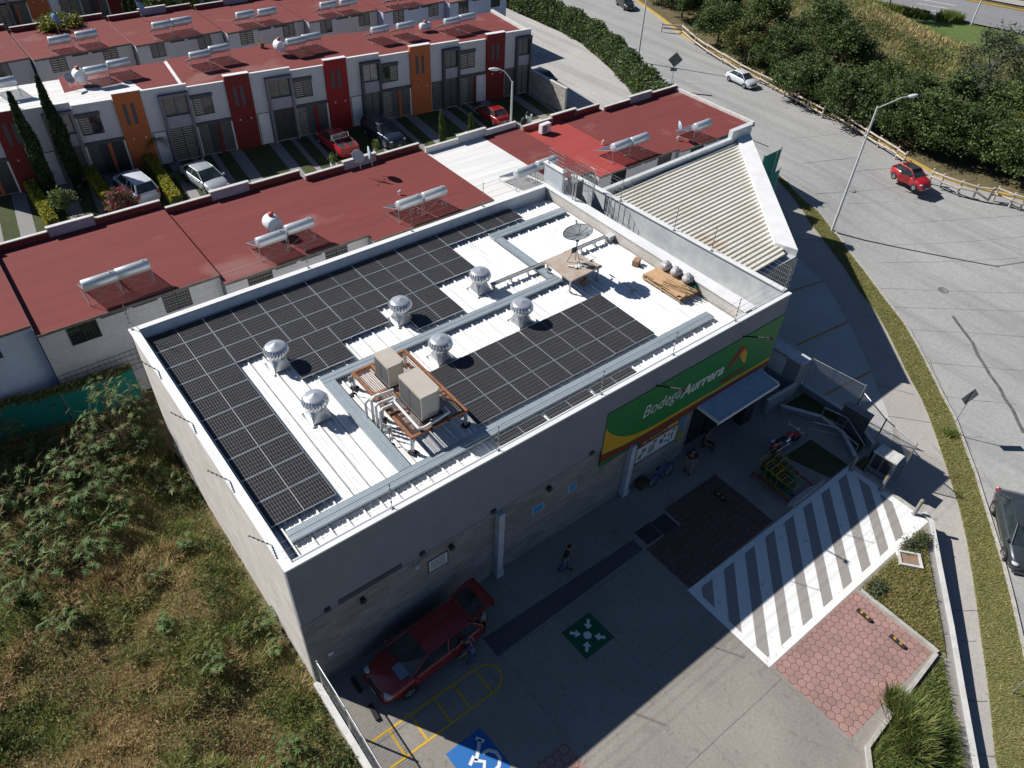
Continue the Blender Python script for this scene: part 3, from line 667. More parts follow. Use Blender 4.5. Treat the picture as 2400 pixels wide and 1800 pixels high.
mb = MB(); mb.box(18.25, 18.6, -.035, -.003, 1.25, 1.9); mb.build('yellow_door_notice', mat('notice_yellow', (.30,.28,.05), .6, .2, 6), **W_)
# small wall items
pb = mat('plaque_white', (.62,.66,.68), .6, .05, 4); pbl = mat('plaque_blue', (.03,.27,.60), .5, .06, 4)
mb = MB(); mb.box(4.80, 5.67, -.02, -.001, 2.75, 3.45, 0); mb.box(4.84, 5.63, -.024, -.02, 2.79, 3.41, 1)
pq = mb.build('plaque', [M['dark'], pb], **W_)
rr = random.Random(4); mb = MB()
for k in range(7):
    x = 4.92
    while x < 5.5: w = rr.uniform(.03,.09); mb.box(x, min(x+w,5.56), -.027, -.024, 3.30-.07*k, 3.33-.07*k); x += w+.025
mb.build('plaque_small_print', M['dark'], parent=pq, world=True)
for x, w in ((9.66,.55),(11.55,.42)):
    mb = MB(); mb.box(x, x+w, -.025, -.001, 2.45, 2.85, 0); mb.box(x+.03, x+w-.03, -.029, -.025, 2.48, 2.82, 1); mb.build('blue_wall_sign', [pb, pbl], **W_)
for x in (2.17, 5.78, 10.38):
    mb = MB(); mb.ball((x, -.12, 3.62), .12, .11, .12, 10, jit=.35, seed=3); mb.box(x-.08, x+.08, -.06, -.001, 3.54, 3.7); mb.build('wall_vent', M['dark'], **W_)
for x in (.93, 4.56, 7.64, 12.52):
    mb = MB(); mb.box(x-.10, x+.10, -.16, -.064, 4.2, 4.36); mb.build('wall_lamp', M['lintel'], **W_)
mb = MB(); mb.ball((4.3, -.12, 3.72), .09); mb.tube((4.3,0,3.78),(4.3,-.12,3.78),.05); mb.build('camera_dome', M['lamp'], **W_)
mb = MB(); mb.box(.6,.8,-.06,-.001,1.5,1.68); mb.build('meter_box', pb, **W_)
for x in (15.77, 21.17):
    mb = MB(); mb.tube((x, -.06, 6.15), (x-.02, -1.25, 6.85), .035); mb.obox((x-.02, -1.32, 6.84), .16, .18, .09, 0, rx=.6); mb.build('sign_spotlight', M['dark'], **W_)
# electric fence posts along the shop's edge
M['wire'] = mat('thin_steel_wire', (.34,.36,.37), .5, .05, 4, metal=.5)
fp_i = [0]
def efence(x, y, z, lean=(0,0), h=1.15, label=None):
    t = thing('electric_fence_post', label, 'fence post', (x, y, z), 0, 'electric fence posts round the shop roof')
    mb = MB(); mb.tube((0,0,0), (lean[0], lean[1], h), .016, 6); mb.obox((0,0,.02), .1, .1, .04); mb.build('post', M['galv'], t)
    for k in range(5):
        f = .25+.72*k/4; mb = MB(); mb.ball((lean[0]*f, lean[1]*f, h*f), .032, n=6); mb.build('insulator', M['black'], t)
    return t
FR = [(3.7, 'leftmost on the front edge, above the raised tailgate'), (7.9,'standing above the pale downpipe beside the plaque'), (12.7,'just left of the green sign'), (16.6,'above the word Bodega on the sign'), (20.4,'near its right end above the emblem')]
for x, s in FR: efence(x, .1, TOP, (0,0), 1.15, 'insulator post on the front parapet, '+s)
for k, (y, s) in enumerate([(1.0,'nearest to the shop front corner'),(4.1,'second from the front corner'),(7.3,'third from the front corner'),(10.7,'nearest to the rear left corner')]):
    efence(.12, y, TOP-.05, (-.55,.2), .75, 'outward leaning post with black insulators on the left parapet, '+s)
for x, s in ((.1,'at the rear left corner of the shop roof'),(7.7,'in front of the second red roof'),(13.1,'behind the middle of the panel rows'),(17.3,'in front of the white house roof')):
    efence(x, 13.72, TOP, (0,0), 1.3, 'insulator post on the rear parapet, '+s)
for y, s in ((.25,'at the front corner of the tall pale wall'),(4.3,'above the pallet with bags'),(6.6,'above the small cardboard box'),(10.2,'beside the metal gate')):
    efence(23.98-y*.048, y, TOP, (0,0), 1.25, 'insulator post on the tall pale wall, '+s)
def wires(name, A, B, hs, label, sag=.04):
    mb = MB()
    for h in hs:
        P = [Vector(A).lerp(Vector(B), k/6)+Vector((0,0,h-sag*math.sin(PI*k/6))) for k in range(7)]
        mb.path([tuple(p) for p in P], .006, 3)
    return tag(mb.build(name, M['wire']), label, 'wire')
wires('fence_wires', (23.97,.3,TOP), (23.3,13.6,TOP), (.3,.55,.8,1.05,1.2), 'thin electric fence wires above the tall pale wall')
wires('fence_wires', (.1,.1,TOP), (24,.1,TOP), (.35,.7,1.1), 'thin electric fence wires along the shop front edge')
wires('fence_wires', (.1,13.72,TOP), (21.3,13.72,TOP), (.35,.7,1.05,1.25), 'thin electric fence wires along the shop rear edge')
# gate tower at the passage end
t = thing('roof_gate', 'grey steel gate with a round barbed cage between the pale roof walls', 'gate', (21.6, 12.0, TOP))
mb = MB(); mb.box(21.5, 21.62, 12.55, 14.0, TOP, 8.35); mb.build('sheet_panel', mat('pale_sheet', (.50,.54,.57), .5, .08, 2), t, world=True)
mb = MB(); mb.box(21.42, 21.72, 12.5, 14.05, 8.35, 8.42); mb.build('panel_capping', M['white'], t, world=True)
mb = MB()
for y in (12.45, 11.75, 11.55): mb.box(21.5, 21.56, y-.03, y+.03, 5.9, 8.7)
for k in range(6): mb.tube((21.53, 12.4-.1*k, 6.2), (21.53, 12.4-.1*k, 8.6), .012, 4)
mb.box(21.5, 21.56, 11.6, 12.45, 8.66, 8.72)
mb.build('gate_leaf', M['galv'], t, world=True)
mb = MB()
for k in range(15):
    a = -PI/2+PI*k/14; x, y = 22.1+.85*math.cos(a), 11.9+.75*math.sin(a); mb.tube((x, y, 7.1), (x, y, 8.55), .014, 4)
for z in (7.1, 7.6, 8.1, 8.5):
    mb.path([(22.1+.85*math.cos(-PI/2+PI*k/14), 11.9+.75*math.sin(-PI/2+PI*k/14), z) for k in range(15)], .012, 4)
mb.build('barbed_cage', M['galv'], t, world=True)
mb = MB(); mb.box(21.9, 23.1, 12.6, 12.7, 5.7, 7.5); mb.build('louvred_back', M['grey'], t, world=True)
efence(21.55, 13.75, 8.42, (0,0), .9, 'short post with black insulators on the left end of the roof gate panel')
efence(21.55, 12.6, 8.42, (0,0), .9, 'short post with black insulators on the right end of the roof gate panel')
wires('fence_wires', (21.55,13.75,8.42), (21.55,12.6,8.42), (.25,.45,.65,.85), 'short electric fence wires above the roof gate panel', .01)
# ================================================================ triangular neighbour building
TZ = 5.6
TA, TB, TC, TD = (24.25, 3.15), (29.75, 3.2), (39.3, 14.1), (23.6, 13.55)
tri = thing('triangular_building', 'wedge-shaped annex with a cream ribbed roof and broad white edge', 'building', (29, 9, 0))
WT_ = dict(parent=tri, world=True)
mb = MB(); mb.prism([TA, TB, TC, TD], -.95, TZ-.3); mb.build('wall', M['wallwhite'], **WT_)
def cream():
    m, nt, b = new_mat('cream_ribbed_sheet'); p = pos(nt)
    c = ramp(nt, noise(nt, p, .5, 4, .6, .4), [(.3, (.62,.58,.47)), (.6, (.74,.72,.64))]); c = mixc(nt, .3, c, ramp(nt, noise(nt, p, 9, 3, .7), [(.3, (.55,.52,.43)), (.6, (.78,.76,.68))]))
    v = nt.nodes.new('ShaderNodeVectorMath'); v.operation = 'DISTANCE'; nt.links.new(p, v.inputs[0]); v.inputs[1].default_value = (26.3, 6.4, 5.6)
    r = ramp(nt, mth(nt, 'ADD', mth(nt, 'MULTIPLY', v.outputs['Value'], .45), mth(nt, 'MULTIPLY', noise(nt, p, 1.6, 4, .7), .9)), [(.45, (1,1,1)), (1.0, (0,0,0))])
    c = mixc(nt, mth(nt, 'MULTIPLY', r, .75), c, (.50,.30,.12)); nt.links.new(c, b.inputs['Base Color']); b.inputs['Roughness'].default_value = .5; return m
M['cream'] = cream()
mb = MB(); A4 = R(3.0); dx, dy = math.cos(A4), math.sin(A4)
V = lambda p, q: Vector((q[0]-p[0], q[1]-p[1]))
def hyp(y0):     # rib line y = y0+(x-24)*tan -> x where it meets the broad edge
    t = math.tan(A4); mm = (TC[1]-TB[1])/(TC[0]-TB[0]); x = (y0-24*t-TB[1]+mm*TB[0])/(mm-t); return x
y0 = 3.2; yl = []
while y0 < 12.9: yl += [(y0, 0), (y0+.04, .07), (y0+.09, .07), (y0+.13, 0), (y0+.23, 0)]; y0 += .30
for (ya, za), (yb, zb) in zip(yl, yl[1:]):
    xa, xb = min(39, max(29.6, hyp(ya))-.9), min(39, max(29.6, hyp(yb))-.9); t = math.tan(A4)
    mb.add([(23.9, ya-.1*t, TZ-.12+za), (xa, ya+(xa-24)*t, TZ-.12+za), (xb, yb+(xb-24)*t, TZ-.12+zb), (23.9, yb-.1*t, TZ-.12+zb)], [(0,1,2,3)])
mb.build('ribbed_roof', M['cream'], **WT_)
hd = Vector((TC[0]-TB[0], TC[1]-TB[1])).normalized(); hn = Vector((-hd.y, hd.x))
B1, C1 = Vector(TB)+hn*1.05+hd*.6, Vector(TC)+hn*.95-hd*.4
mb = MB(); mb.prism([TB, TC, tuple(C1), tuple(B1)], lambda x, y: TZ-.32, lambda x, y: TZ+.1); mb.build('white_edge_flashing', M['white'], **WT_)
mb = MB(); mb.prism([TD, (37.0, 13.98), (37.0, 13.72), (23.6, 13.3)], TZ-.32, TZ+.22); mb.prism([(37.0,14.0),TC,(39.0,13.72),(37.0,13.7)], TZ-.32, TZ+.75)
mb.build('rear_parapet', mat('painted_parapet', (.58,.62,.64), .6, .08, 2), **WT_)
pr = []; x = 24.3
while x < 29.7: pr += [(x, 0), (x+.03, .05), (x+.09, .05), (x+.12, 0)]; x += .2
mb = MB(); n = len(pr); mb.add([(a, 3.14-z, -.9) for a, z in pr]+[(a, 3.14-z, TZ-.33) for a, z in pr], [(i, i+1, n+i+1, n+i) for i in range(n-1)]); mb.build('corrugated_front', M['galv'], **WT_)
# ================================================================ things on the shop roof
def cellmat():
    m, nt, b = new_mat('photovoltaic_cells'); p = pos(nt, True); s = nt.nodes.new('ShaderNodeSeparateXYZ'); nt.links.new(p, s.inputs[0])
    def line(o, per, w, ph=0): return mth(nt, 'LESS_THAN', mth(nt, 'FRACT', mth(nt, 'DIVIDE', mth(nt, 'ADD', o, ph), per)), w)
    l = mth(nt, 'MAXIMUM', line(s.outputs[0], .094, .075, 100*.094+.0035), line(s.outputs[1], .187, .035, 100*.187+.003))
    mid = mth(nt, 'LESS_THAN', mth(nt, 'ABSOLUTE', s.outputs[0]), .012)
    c = mixc(nt, l, mixc(nt, noise(nt, pos(nt), 2, 2), (.016,.015,.017), (.028,.026,.028)), (.27,.275,.285)); c = mixc(nt, mid, c, (.42,.44,.47))
    nt.links.new(c, b.inputs['Base Color']); b.inputs['Roughness'].default_value = .35; b.inputs['Specular IOR Level'].default_value = .18; return m
M['cells'] = cellmat()
PXW, PYW = 2.30, 1.151; XA, YA = .4147, 13.4897; XF, YF = 8.305, 5.2593; PZ = 6.79
def solar(w=2.278, d=1.128):
    t = thing('solar_module', None, 'solar panel', (0, 0, PZ), 0, 'solar panels on the shop roof')
    mb = MB(); h = .035; f = .022
    mb.box(-w/2, w/2, -d/2, -d/2+f, -h, .003); mb.box(-w/2, w/2, d/2-f, d/2, -h, .003); mb.box(-w/2, -w/2+f, -d/2+f, d/2-f, -h, .003); mb.box(w/2-f, w/2, -d/2+f, d/2-f, -h, .003)
    mb.build('frame', M['alu'], t)
    mb = MB(); mb.box(-w/2+f, w/2-f, -d/2+f, d/2-f, -h+.002, 0); mb.build('cell_sheet', M['cells'], t)
    for x in (-w*.3, w*.3): mb = MB(); mb.box(x-.02, x+.02, -d/2-.02, d/2+.02, -.13, -h); mb.build('mounting_rail', M['alu'], t)
    return t
P0 = solar(); first = True
ordn = ['first','second','third','fourth','fifth','sixth','seventh','eighth','ninth','tenth']
def put(x, y, lab):
    global first
    if first: P0.location = (x, y, PZ); P0['label'] = lab; first = False; return P0
    return dup(P0, None, (x, y, PZ), label=lab)
KID[P0.name] = kids(P0)
for j in range(10): put(XA+PXW*.5, YA-PYW*(j+.5), 'solar panel in the left column of ten, %s from the rear parapet' % ordn[j])
for i in range(1, 8): put(XA+PXW*(i+.5), YA-PYW*.5, 'solar panel in the row along the rear parapet, %s right of the left column' % ordn[i-1])
for j in (1, 2):
    for i in range(1, 6): put(XA+PXW*(i+.5), YA-PYW*(j+.5), 'solar panel in rear array row %s, %s right of the left column' % (ordn[j], ordn[i-1]))
for j, i, s in ((3,1.7,'just right of the leftmost vent'),(3,2.7,'left of the vent in the array notch'),(4,1.7,'front end of the stub beside the leftmost vent'),(3,4,'right of the notched vent'),(4,4,'foremost right end, shaded by the notched vent')):
    put(XA+PXW*(i+.5), YA-PYW*(j+.5), 'solar panel in rear array row %s, %s' % (ordn[j], s))
for j in range(3):
    for i in range(4): put(XF+PXW*(i+.5), YF-PYW*(j+.5), 'solar panel of the front block, %s row from the vents, %s from the cooling units' % (ordn[j], ordn[i]))
S0 = solar(2.20, .66); S0['group'] = 'narrow panels under the front parapet'; KID[S0.name] = kids(S0)
for i in range(3):
    o = S0 if i == 0 else dup(S0); o.location = (XA+PXW*(3.42+i+.5), .61, PZ); o['label'] = 'narrow strip of solar cells half hidden by the front parapet, %s from the left' % ordn[i]
# turbine vents
def turbine():
    t = thing('turbine_vent', None, 'roof vent', (0,0,RZ), 0, 'spinning turbine vents on the shop roof')
    mb = MB(); b, c = .33, .24
    mb.box(-.40, .40, -.40, .40, .0, .04)
    v = [(-b,-b,.05),(b,-b,.05),(b,b,.05),(-b,b,.05)]; n = 16
    ring = [(c*1.08*math.cos(2*PI*(k+.5)/n-PI*.75), c*1.08*math.sin(2*PI*(k+.5)/n-PI*.75), .52) for k in range(n)]
    fs = []
    for q in range(4):
        for k in range(4): fs.append((q, 4+(q*4+k+n-2) % n, 4+(q*4+k+n-1) % n))
        fs.append((q, 4+(q*4+2) % n, (q+1) % 4))
    mb.add(v+ring, fs)
    mb.build('square_base', M['galv'], t)
    mb = MB(); mb.lathe([(.262,.50),(.275,.52),(.275,.60),(.262,.62),(.262,.68)], n=24); mb.build('neck', M['galv'], t)
    mb = MB(); nb = 22
    for k in range(nb):
        a0 = 2*PI*k/nb; V = []; st = 8
        for j in range(st+1):
            u = j/st; z = .68+.42*u; r = .30+.115*math.sin(PI*(u*.92+.06)); tw = .26*math.sin(PI*u)*.6+u*.18
            for q, (da, dr) in enumerate(((0, .015), (.10, .038), (.20, .030), (.235, -.03))): V.append(((r+dr)*math.cos(a0+tw+da), (r+dr)*math.sin(a0+tw+da), z))
        F = [(j*4+q, j*4+q+1, (j+1)*4+q+1, (j+1)*4+q) for j in range(st) for q in range(3)]
        mb.add(V, F, 0, True)
    mb.lathe([(.27,.69),(.25,1.08)], n=16, mi=1)
    mb.build('turbine_blades', [mat('bright_turbine_steel', (.80,.81,.82), .28, .05, 4, metal=.75), M['dark']], t)
    mb = MB(); mb.lathe([(.36,1.09),(.33,1.12),(.25,1.145),(.23,1.15),(.0,1.24)], n=32, smooth=True); mb.build('cone_cap', mat('bright_cap_steel', (.82,.83,.84), .25, .04, 3, metal=.7), t)
    return t
T0 = turbine(); KID[T0.name] = kids(T0)
VL = [(4.05,9.1,'in the notch beside the left panel column'),(3.95,5.72,'nearest to the viewer, standing alone left of the walkway'),(9.45,8.85,'in the notch of the rear panel array'),(9.4,5.8,'right behind the cooling units'),(13.45,8.7,'furthest back, beside the end of the cable tray'),(13.5,5.82,'at the rear edge of the front panel block')]
for i, (x, y, s) in enumerate(VL):
    o = T0 if i == 0 else dup(T0); o.location = (x, y, RZ); o.rotation_euler = (0,0,0); o['label'] = 'silver finned turbine roof vent, '+s
    o.scale = (1.10,1.10,.92)
# perforated walkways
def perfmat():
    m, nt, b = new_mat('perforated_steel_plank'); p = pos(nt); q = scl(nt, p, (1,1,0), (0,0,PI/4)); s = nt.nodes.new('ShaderNodeSeparateXYZ'); nt.links.new(q, s.inputs[0])
    a = mth(nt, 'SINE', mth(nt, 'MULTIPLY', s.outputs[0], 2*PI/.085)); c = mth(nt, 'SINE', mth(nt, 'MULTIPLY', s.outputs[1], 2*PI/.085)); h = mth(nt, 'GREATER_THAN', mth(nt, 'MULTIPLY', a, c), .30)
    col = mixc(nt, h, mixc(nt, noise(nt, p, 3, 3), (.36,.43,.47), (.50,.57,.60)), (.10,.13,.15)); nt.links.new(col, b.inputs['Base Color'])
    b.inputs['Roughness'].default_value = .45; b.inputs['Metallic'].default_value = .25; return m
M['perf'] = perfmat()
def walkway(name, x0, x1, y0, y1, label):
    t = thing(name, label, 'walkway', ((x0+x1)/2, (y0+y1)/2, RZ))
    mb = MB(); z = 6.80; mb.box(x0, x1, y0, y1, z-.02, z)
    lx = (x1-x0) > (y1-y0)
    if lx: mb.box(x0, x1, (y0+y1)/2-.008, (y0+y1)/2+.008, z, z+.012)
    else: mb.box((x0+x1)/2-.008, (x0+x1)/2+.008, y0, y1, z, z+.012)
    mb.build('deck', M['perf'], t, world=True)
    mb = MB()
    if lx: mb.box(x0, x1, y0-.004, y0, z-.09, z+.004); mb.box(x0, x1, y1, y1+.004, z-.09, z+.004)
    else: mb.box(x0-.004, x0, y0, y1, z-.09, z+.004); mb.box(x1, x1+.004, y0, y1, z-.09, z+.004)
    mb.build('side_flanges', M['perf'], t, world=True)
    mb = MB(); L = (x1-x0) if lx else (y1-y0); k = max(2, int(L/1.22))
    for i in range(k+1):
        f = i/k
        if lx: x = x0+.06+(L-.12)*f; mb.box(x-.02, x+.02, y0+.03, y1-.03, RZ+.01, z-.025)
        else: y = y0+.06+(L-.12)*f; mb.box(x0+.03, x1-.03, y-.02, y+.02, RZ+.01, z-.025)
    mb.build('supports', M['galv'], t, world=True); return t
walkway('roof_walkway', .70, 20.45, 1.12, 1.58, 'long perforated steel walkway along the shop front edge')
walkway('roof_walkway', 4.86, 5.32, 1.60, 6.98, 'perforated walkway joining the front walkway, left of the cooling units')
walkway('roof_walkway', 4.86, 16.85, 7.0, 7.42, 'perforated walkway down the middle of the roof, between both panel arrays')
walkway('roof_walkway', 16.38, 16.80, 7.44, 11.50, 'perforated cross walkway passing left of the dish platform')
walkway('roof_walkway', 16.38, 21.05, 11.53, 12.0, 'short perforated walkway near the roof gate')
# cable tray
def tray(x0, x1, y, label):
    t = thing('cable_tray', label, 'cable tray', ((x0+x1)/2, y, RZ)); mb = MB(); mb.box(x0, x1, y-.09, y+.09, 6.84, 6.85); mb.box(x0, x1, y-.095, y-.085, 6.84, 6.91); mb.box(x0, x1, y+.085, y+.095, 6.84, 6.91)
    mb.build('channel', M['galv'], t, world=True); mb = MB(); k = int((x1-x0)/1.2)+1
    for i in range(k+1): x = x0+.1+(x1-x0-.2)*i/k; mb.box(x-.02, x+.02, y-.12, y+.12, RZ+.01, 6.835)
    mb.build('feet', M['galv'], t, world=True)
    mb = MB(); mb.path([(x0, y, 6.87)]+[(x0+(x1-x0)*i/14, y+random.uniform(-.03,.03), 6.87) for i in range(1,15)], .025, 5); mb.build('cables', M['pipewhite'], t, world=True)
tray(13.9, 17.0, 8.46, 'narrow galvanised cable tray leading from the rearmost vent to the dish platform')
tray(18.3, 21.15, 8.52, 'narrow galvanised cable tray right of the satellite dish ending at a junction box')
mb = MB(); mb.obox((21.2, 8.45, RZ+.16), .5, .34, .3, .1); tag(mb.build('junction_box', M['lamp'], bevel=.015), 'pale junction box at the end of the cable tray by the right parapet', 'box')
# cooling platform
t = thing('steel_platform', 'rusty steel mesh platform on legs carrying two beige cooling units', 'platform', (6.9, 4.2, RZ))
x0, x1, y0, y1, z = 5.72, 8.08, 2.13, 6.32, 7.45
mb = MB()
for x in (x0, x0+.78, x0+1.5, x1-.1): mb.box(x, x+.1, y0, y1, z-.11, z)
for y in (y0, y0+1.35, y0+2.6, y1-.1): mb.box(x0+.1, x1-.1, y, y+.1, z-.10, z-.01)
mb.build('beams', M['copper'], t, world=True)
mb = MB()
for x, y in ((x0+.05,y0+.05),(x1-.05,y0+.05),(x0+.05,y1-.05),(x1-.05,y1-.05),(x0+.05,4.2),(x1-.05,4.2)): mb.tube((x,y,RZ),(x,y,z-.1),.07,10)
mb.build('legs', M['galv'], t, world=True)
mb = MB()
for x, y in ((x0+.05,y0+.05),(x1-.05,y0+.05),(x0+.05,y1-.05),(x1-.05,y1-.05),(x0+.05,4.2)): mb.obox((x,y,RZ+.05),.26,.26,.06,.3)
mb.build('sealed_feet', M['black'], t, world=True)
mb = MB()
k = x0+.12
while k < x1-.1: mb.box(k, k+.012, y0+.1, y1-.1, z-.06, z-.04); k += .075
k = y0+.12
while k < y1-.1: mb.box(x0+.1, x1-.1, k, k+.012, z-.038, z-.02); k += .075
mb.build('mesh_deck', M['copper'], t, world=True)
def cooler(x0, x1, y0, y1, z0, z1, label):
    t = thing('cooling_unit', label, 'air conditioner', ((x0+x1)/2, (y0+y1)/2, z0), 0, 'beige rooftop cooling units'); mb = MB()
    mb.prism([(x0,y0),(x1-.16,y0),(x1,y0+.12),(x1,y1),(x0,y1)], z0+.08, z1); mb.build('casing', M['beige'], t, world=True, bevel=.015)
    mb = MB(); mb.box(x0-.012, x0-.001, y0+.06, (y0+y1)/2-.02, z0+.14, z1-.1); mb.box(x0-.012, x0-.001, (y0+y1)/2+.02, y1-.05, z0+.14, z1-.1)
    mb.build('coil_grille', mat('coil_grille_grey', (.10,.10,.105), .6, .1, 30), t, world=True)
    mb = MB(); mb.box(x0-.03, x1+.03, y0-.03, y1+.03, z0, z0+.08); mb.build('base_frame', M['dark'], t, world=True)
    mb = MB(); mb.box(x1+.001, x1+.02, y0+.3, y1-.2, z0+.2, z1-.2); mb.build('fan_grille', M['dark'], t, world=True)
cooler(6.38, 7.08, 4.62, 5.62, 7.46, 8.50, 'smaller beige cooling unit at the far end of the rusty platform')
cooler(6.42, 7.24, 2.52, 3.98, 7.46, 8.62, 'bigger beige cooling unit at the near end of the rusty platform')
t = thing('insulated_pipes', 'white lagged pipes bending down from the rusty platform onto the roof', 'pipes', (5.6, 4, RZ))
for i, P in enumerate(([(5.45,4.30,6.65),(5.45,4.30,7.72),(5.6,4.30,7.8),(6.35,4.30,7.72)], [(5.45,4.02,6.65),(5.45,4.02,7.62),(5.58,4.02,7.7),(6.2,4.02,7.64),(6.2,3.9,7.62)], [(5.45,3.72,6.65),(5.45,3.72,7.6),(5.58,3.72,7.68),(5.95,3.72,7.66)],
        [(5.95,3.9,7.62),(6.12,3.9,7.62),(6.12,2.28,7.56),(6.3,2.2,7.56),(7.4,2.32,7.58),(7.4,2.6,7.6)], [(5.3,4.5,6.65),(5.3,4.5,7.5),(5.45,4.5,7.6),(5.9,4.5,7.6)])):
    mb = MB(); mb.path(P, .055, 8)
    for p in P[1:-1]: mb.ball(p, .056, n=8)
    mb.build('pipe', M['pipewhite'], t, world=True)
for i, (x, y, s) in enumerate(((5.55,6.0,'near the far platform corner'),(5.35,2.95,'near the closest platform corner'))):
    t = thing('isolator_switch', 'small grey electric switch on a thin conduit, '+s, 'switch', (x, y, RZ)); mb = MB(); mb.tube((0,0,0),(0,.05,.62),.018,6); mb.build('conduit', M['dark'], t)
    mb = MB(); mb.obox((0,.05,.75),.15,.1,.26); mb.build('switch_box', M['grey'], t); mb = MB(); mb.lathe([(.14,0),(.05,.07),(.02,.1)], n=10); mb.build('sealant', M['black'], t)
for x, y, s in ((5.4,3.4,'nearer the white pipes'),(5.55,3.2,'nearer the small switch')):
    mb = MB(); mb.tube((x,y,RZ),(x,y,7.3),.02,6); mb.lathe([(.09,RZ),(.03,RZ+.06)],(x,y,0),8); tag(mb.build('conduit', M['galv']), 'thin upright conduit beside the rusty platform, '+s, 'conduit', 'thin conduits by the platform')
# dish on concrete slab
t = thing('slab_table', 'cracked square concrete slab raised on short steel legs', 'platform', (17.4, 7.1, RZ))
mb = MB(); mb.prism([(16.55,8.05),(18.2,8.05),(18.45,6.2),(16.5,6.1)], 7.30, 7.38); mb.build('slab', mat('weathered_plywood', (.44,.38,.32), .9, .2, 2.2, fine=14, col2=(.40,.25,.19)), t, world=True)
mb = MB()
for x, y in ((16.62,7.85),(18.1,7.9),(18.35,6.32),(16.6,6.25)): mb.tube((x,y,RZ),(x,y,7.3),.045,8); mb.obox((x,y,RZ+.02),.2,.2,.03)
mb.build('legs', M['galv'], t, world=True)
mb = MB(); mb.ball((17.5,6.35,RZ+.16),.17,.15,.14,10); mb.ball((17.72,6.45,RZ+.16),.15,.12,.15,10); tag(mb.build('paper_sack', mat('brown_paper', (.36,.15,.06), .8, .2, 8)), 'crumpled brown sack lying under the concrete slab', 'sack')
t = thing('satellite_dish', 'grey mesh satellite dish on a tripod standing on the concrete slab', 'satellite dish', (17.65, 7.15, 7.38))
mb = MB()
for a in (0.4, 2.5, 4.6): mb.tube((.38*math.cos(a), .38*math.sin(a), 0), (0,0,.85), .022, 6)
mb.tube((0,0,.1),(0,0,1.22),.035,8); mb.build('tripod', M['galv'], t)
mb = MB(); mb.tube((0,0,1.1),(0,0,1.38),.085,10); mb.obox((-.18,-.05,.72),.28,.04,.28); mb.build('mount', M['dark'], t)
mb = MB(); mb.lathe([(.0,.0),(.2,.012),(.4,.05),(.55,.098),(.66,.145)], n=36); ds = mb.build('reflector', mat('dish_mesh_grey', (.20,.22,.235), .55, .06, 8), t); ds.location = (.0,-.02,1.42); ds.rotation_euler = (R(-8), R(-10), 0)
mb = MB()
for k in range(9): a = 2*PI*k/9; mb.path([(.02*math.cos(a),.02*math.sin(a),.008),(.4*math.cos(a),.4*math.sin(a),.06),(.66*math.cos(a),.66*math.sin(a),.152)], .008, 4)
mb.path([(.66*math.cos(2*PI*k/36),.66*math.sin(2*PI*k/36),.15) for k in range(37)], .012, 4)
rb = mb.build('ribs', M['dark'], ds)
mb = MB()
for k in range(3): a = 2*PI*k/3+.3; mb.tube((.6*math.cos(a),.6*math.sin(a),.13),(0,0,.62),.008,4)
mb.tube((0,0,.56),(0,0,.74),.04,8); mb.build('feed_horn', M['galv'], ds)
mb = MB(); rr = random.Random(5)
for k in range(8): mb.obox((17.2+.12*k*rr.random()*2, 6.75+.25*rr.random(), 7.40+.04*rr.random()), .18+.1*rr.random(), .08, .05, rr.random()*3, 0)
tag(mb.build('rubble_ballast', M['white']), 'pale cement rubble weighing down the dish tripod', 'rubble')
# pallets with bags
t = thing('wooden_pallets', 'stack of pale wooden pallets and boards by the right parapet', 'pallets', (20.75, 3.95, RZ))
WD = mat('pine_boards', (.52,.34,.18), .8, .25, 4, fine=18)
for q, (dy, rz) in enumerate(((.0,.02),(.0,-.03))):
    mb = MB(); z = RZ+.03+.14*q
    for k in range(8): mb.obox((20.1+.18*k, 3.95, z+.11), .11, 2.35, .02, rz)
    for k in range(3): mb.obox((20.75, 2.85+1.1*k, z+.05), 1.35, .09, .09, rz)
    mb.build('pallet', WD, t, world=True)
mb = MB(); mb.obox((20.75,4.5,RZ+.35),1.3,1.1,.02,.05); mb.obox((20.6,3.5,RZ+.34),1.0,1.2,.02,-.15); mb.obox((20.2,3.6,RZ+.36),.25,1.7,.02,.1); mb.build('plywood_sheets', mat('plywood', (.56,.36,.20), .8, .12, 3, fine=10), t, world=True)
mb = MB(); rr = random.Random(9)
for k in range(7): mb.obox((20.25+.08*k, 3.3+.12*rr.random(), RZ+.38+.012*k), .04, 1.5, .02, .25+.2*rr.random())
mb.build('loose_slats', WD, t, world=True)
bagm = mat('clear_plastic_bag', (.46,.44,.44), .25, .3, 6, fine=12)
for i, (x, y, s) in enumerate(((21.12,4.72,'furthest back of the three'),(21.15,4.12,'middle one of the three'),(21.18,3.42,'nearest to the green netting'))):
    mb = MB(); mb.ball((0,0,.19),.27,.25,.21,18,jit=.22,seed=i+4); mb.ball((.10,.08,.20),.2,.2,.19,14,jit=.3,seed=i+9); mb.ball((-.12,-.06,.24),.17,.19,.17,14,jit=.3,seed=i+19); mb.ball((.02,.0,.38),.08,.07,.05,8,jit=.5,seed=i); tag(mb.build('rubbish_bag', bagm, loc=(x,y,RZ+.36)), 'full translucent rubbish bag on the pallets, '+s, 'bag', 'bags on the pallets')
mb = MB(); rr = random.Random(2)
for k in range(46):
    a = Vector((20.85+rr.random()*.62, 2.85+rr.random()*.5, RZ+.36+rr.random()*.12)); mb.tube(a, a+Vector((rr.uniform(-.25,.25), rr.uniform(-.25,.25), rr.uniform(-.05,.06))), .014, 4)
tag(mb.build('green_netting', mat('green_cord', (.015,.12,.07), .7, .2, 8)), 'tangle of dark green netting on the pallet end', 'netting')
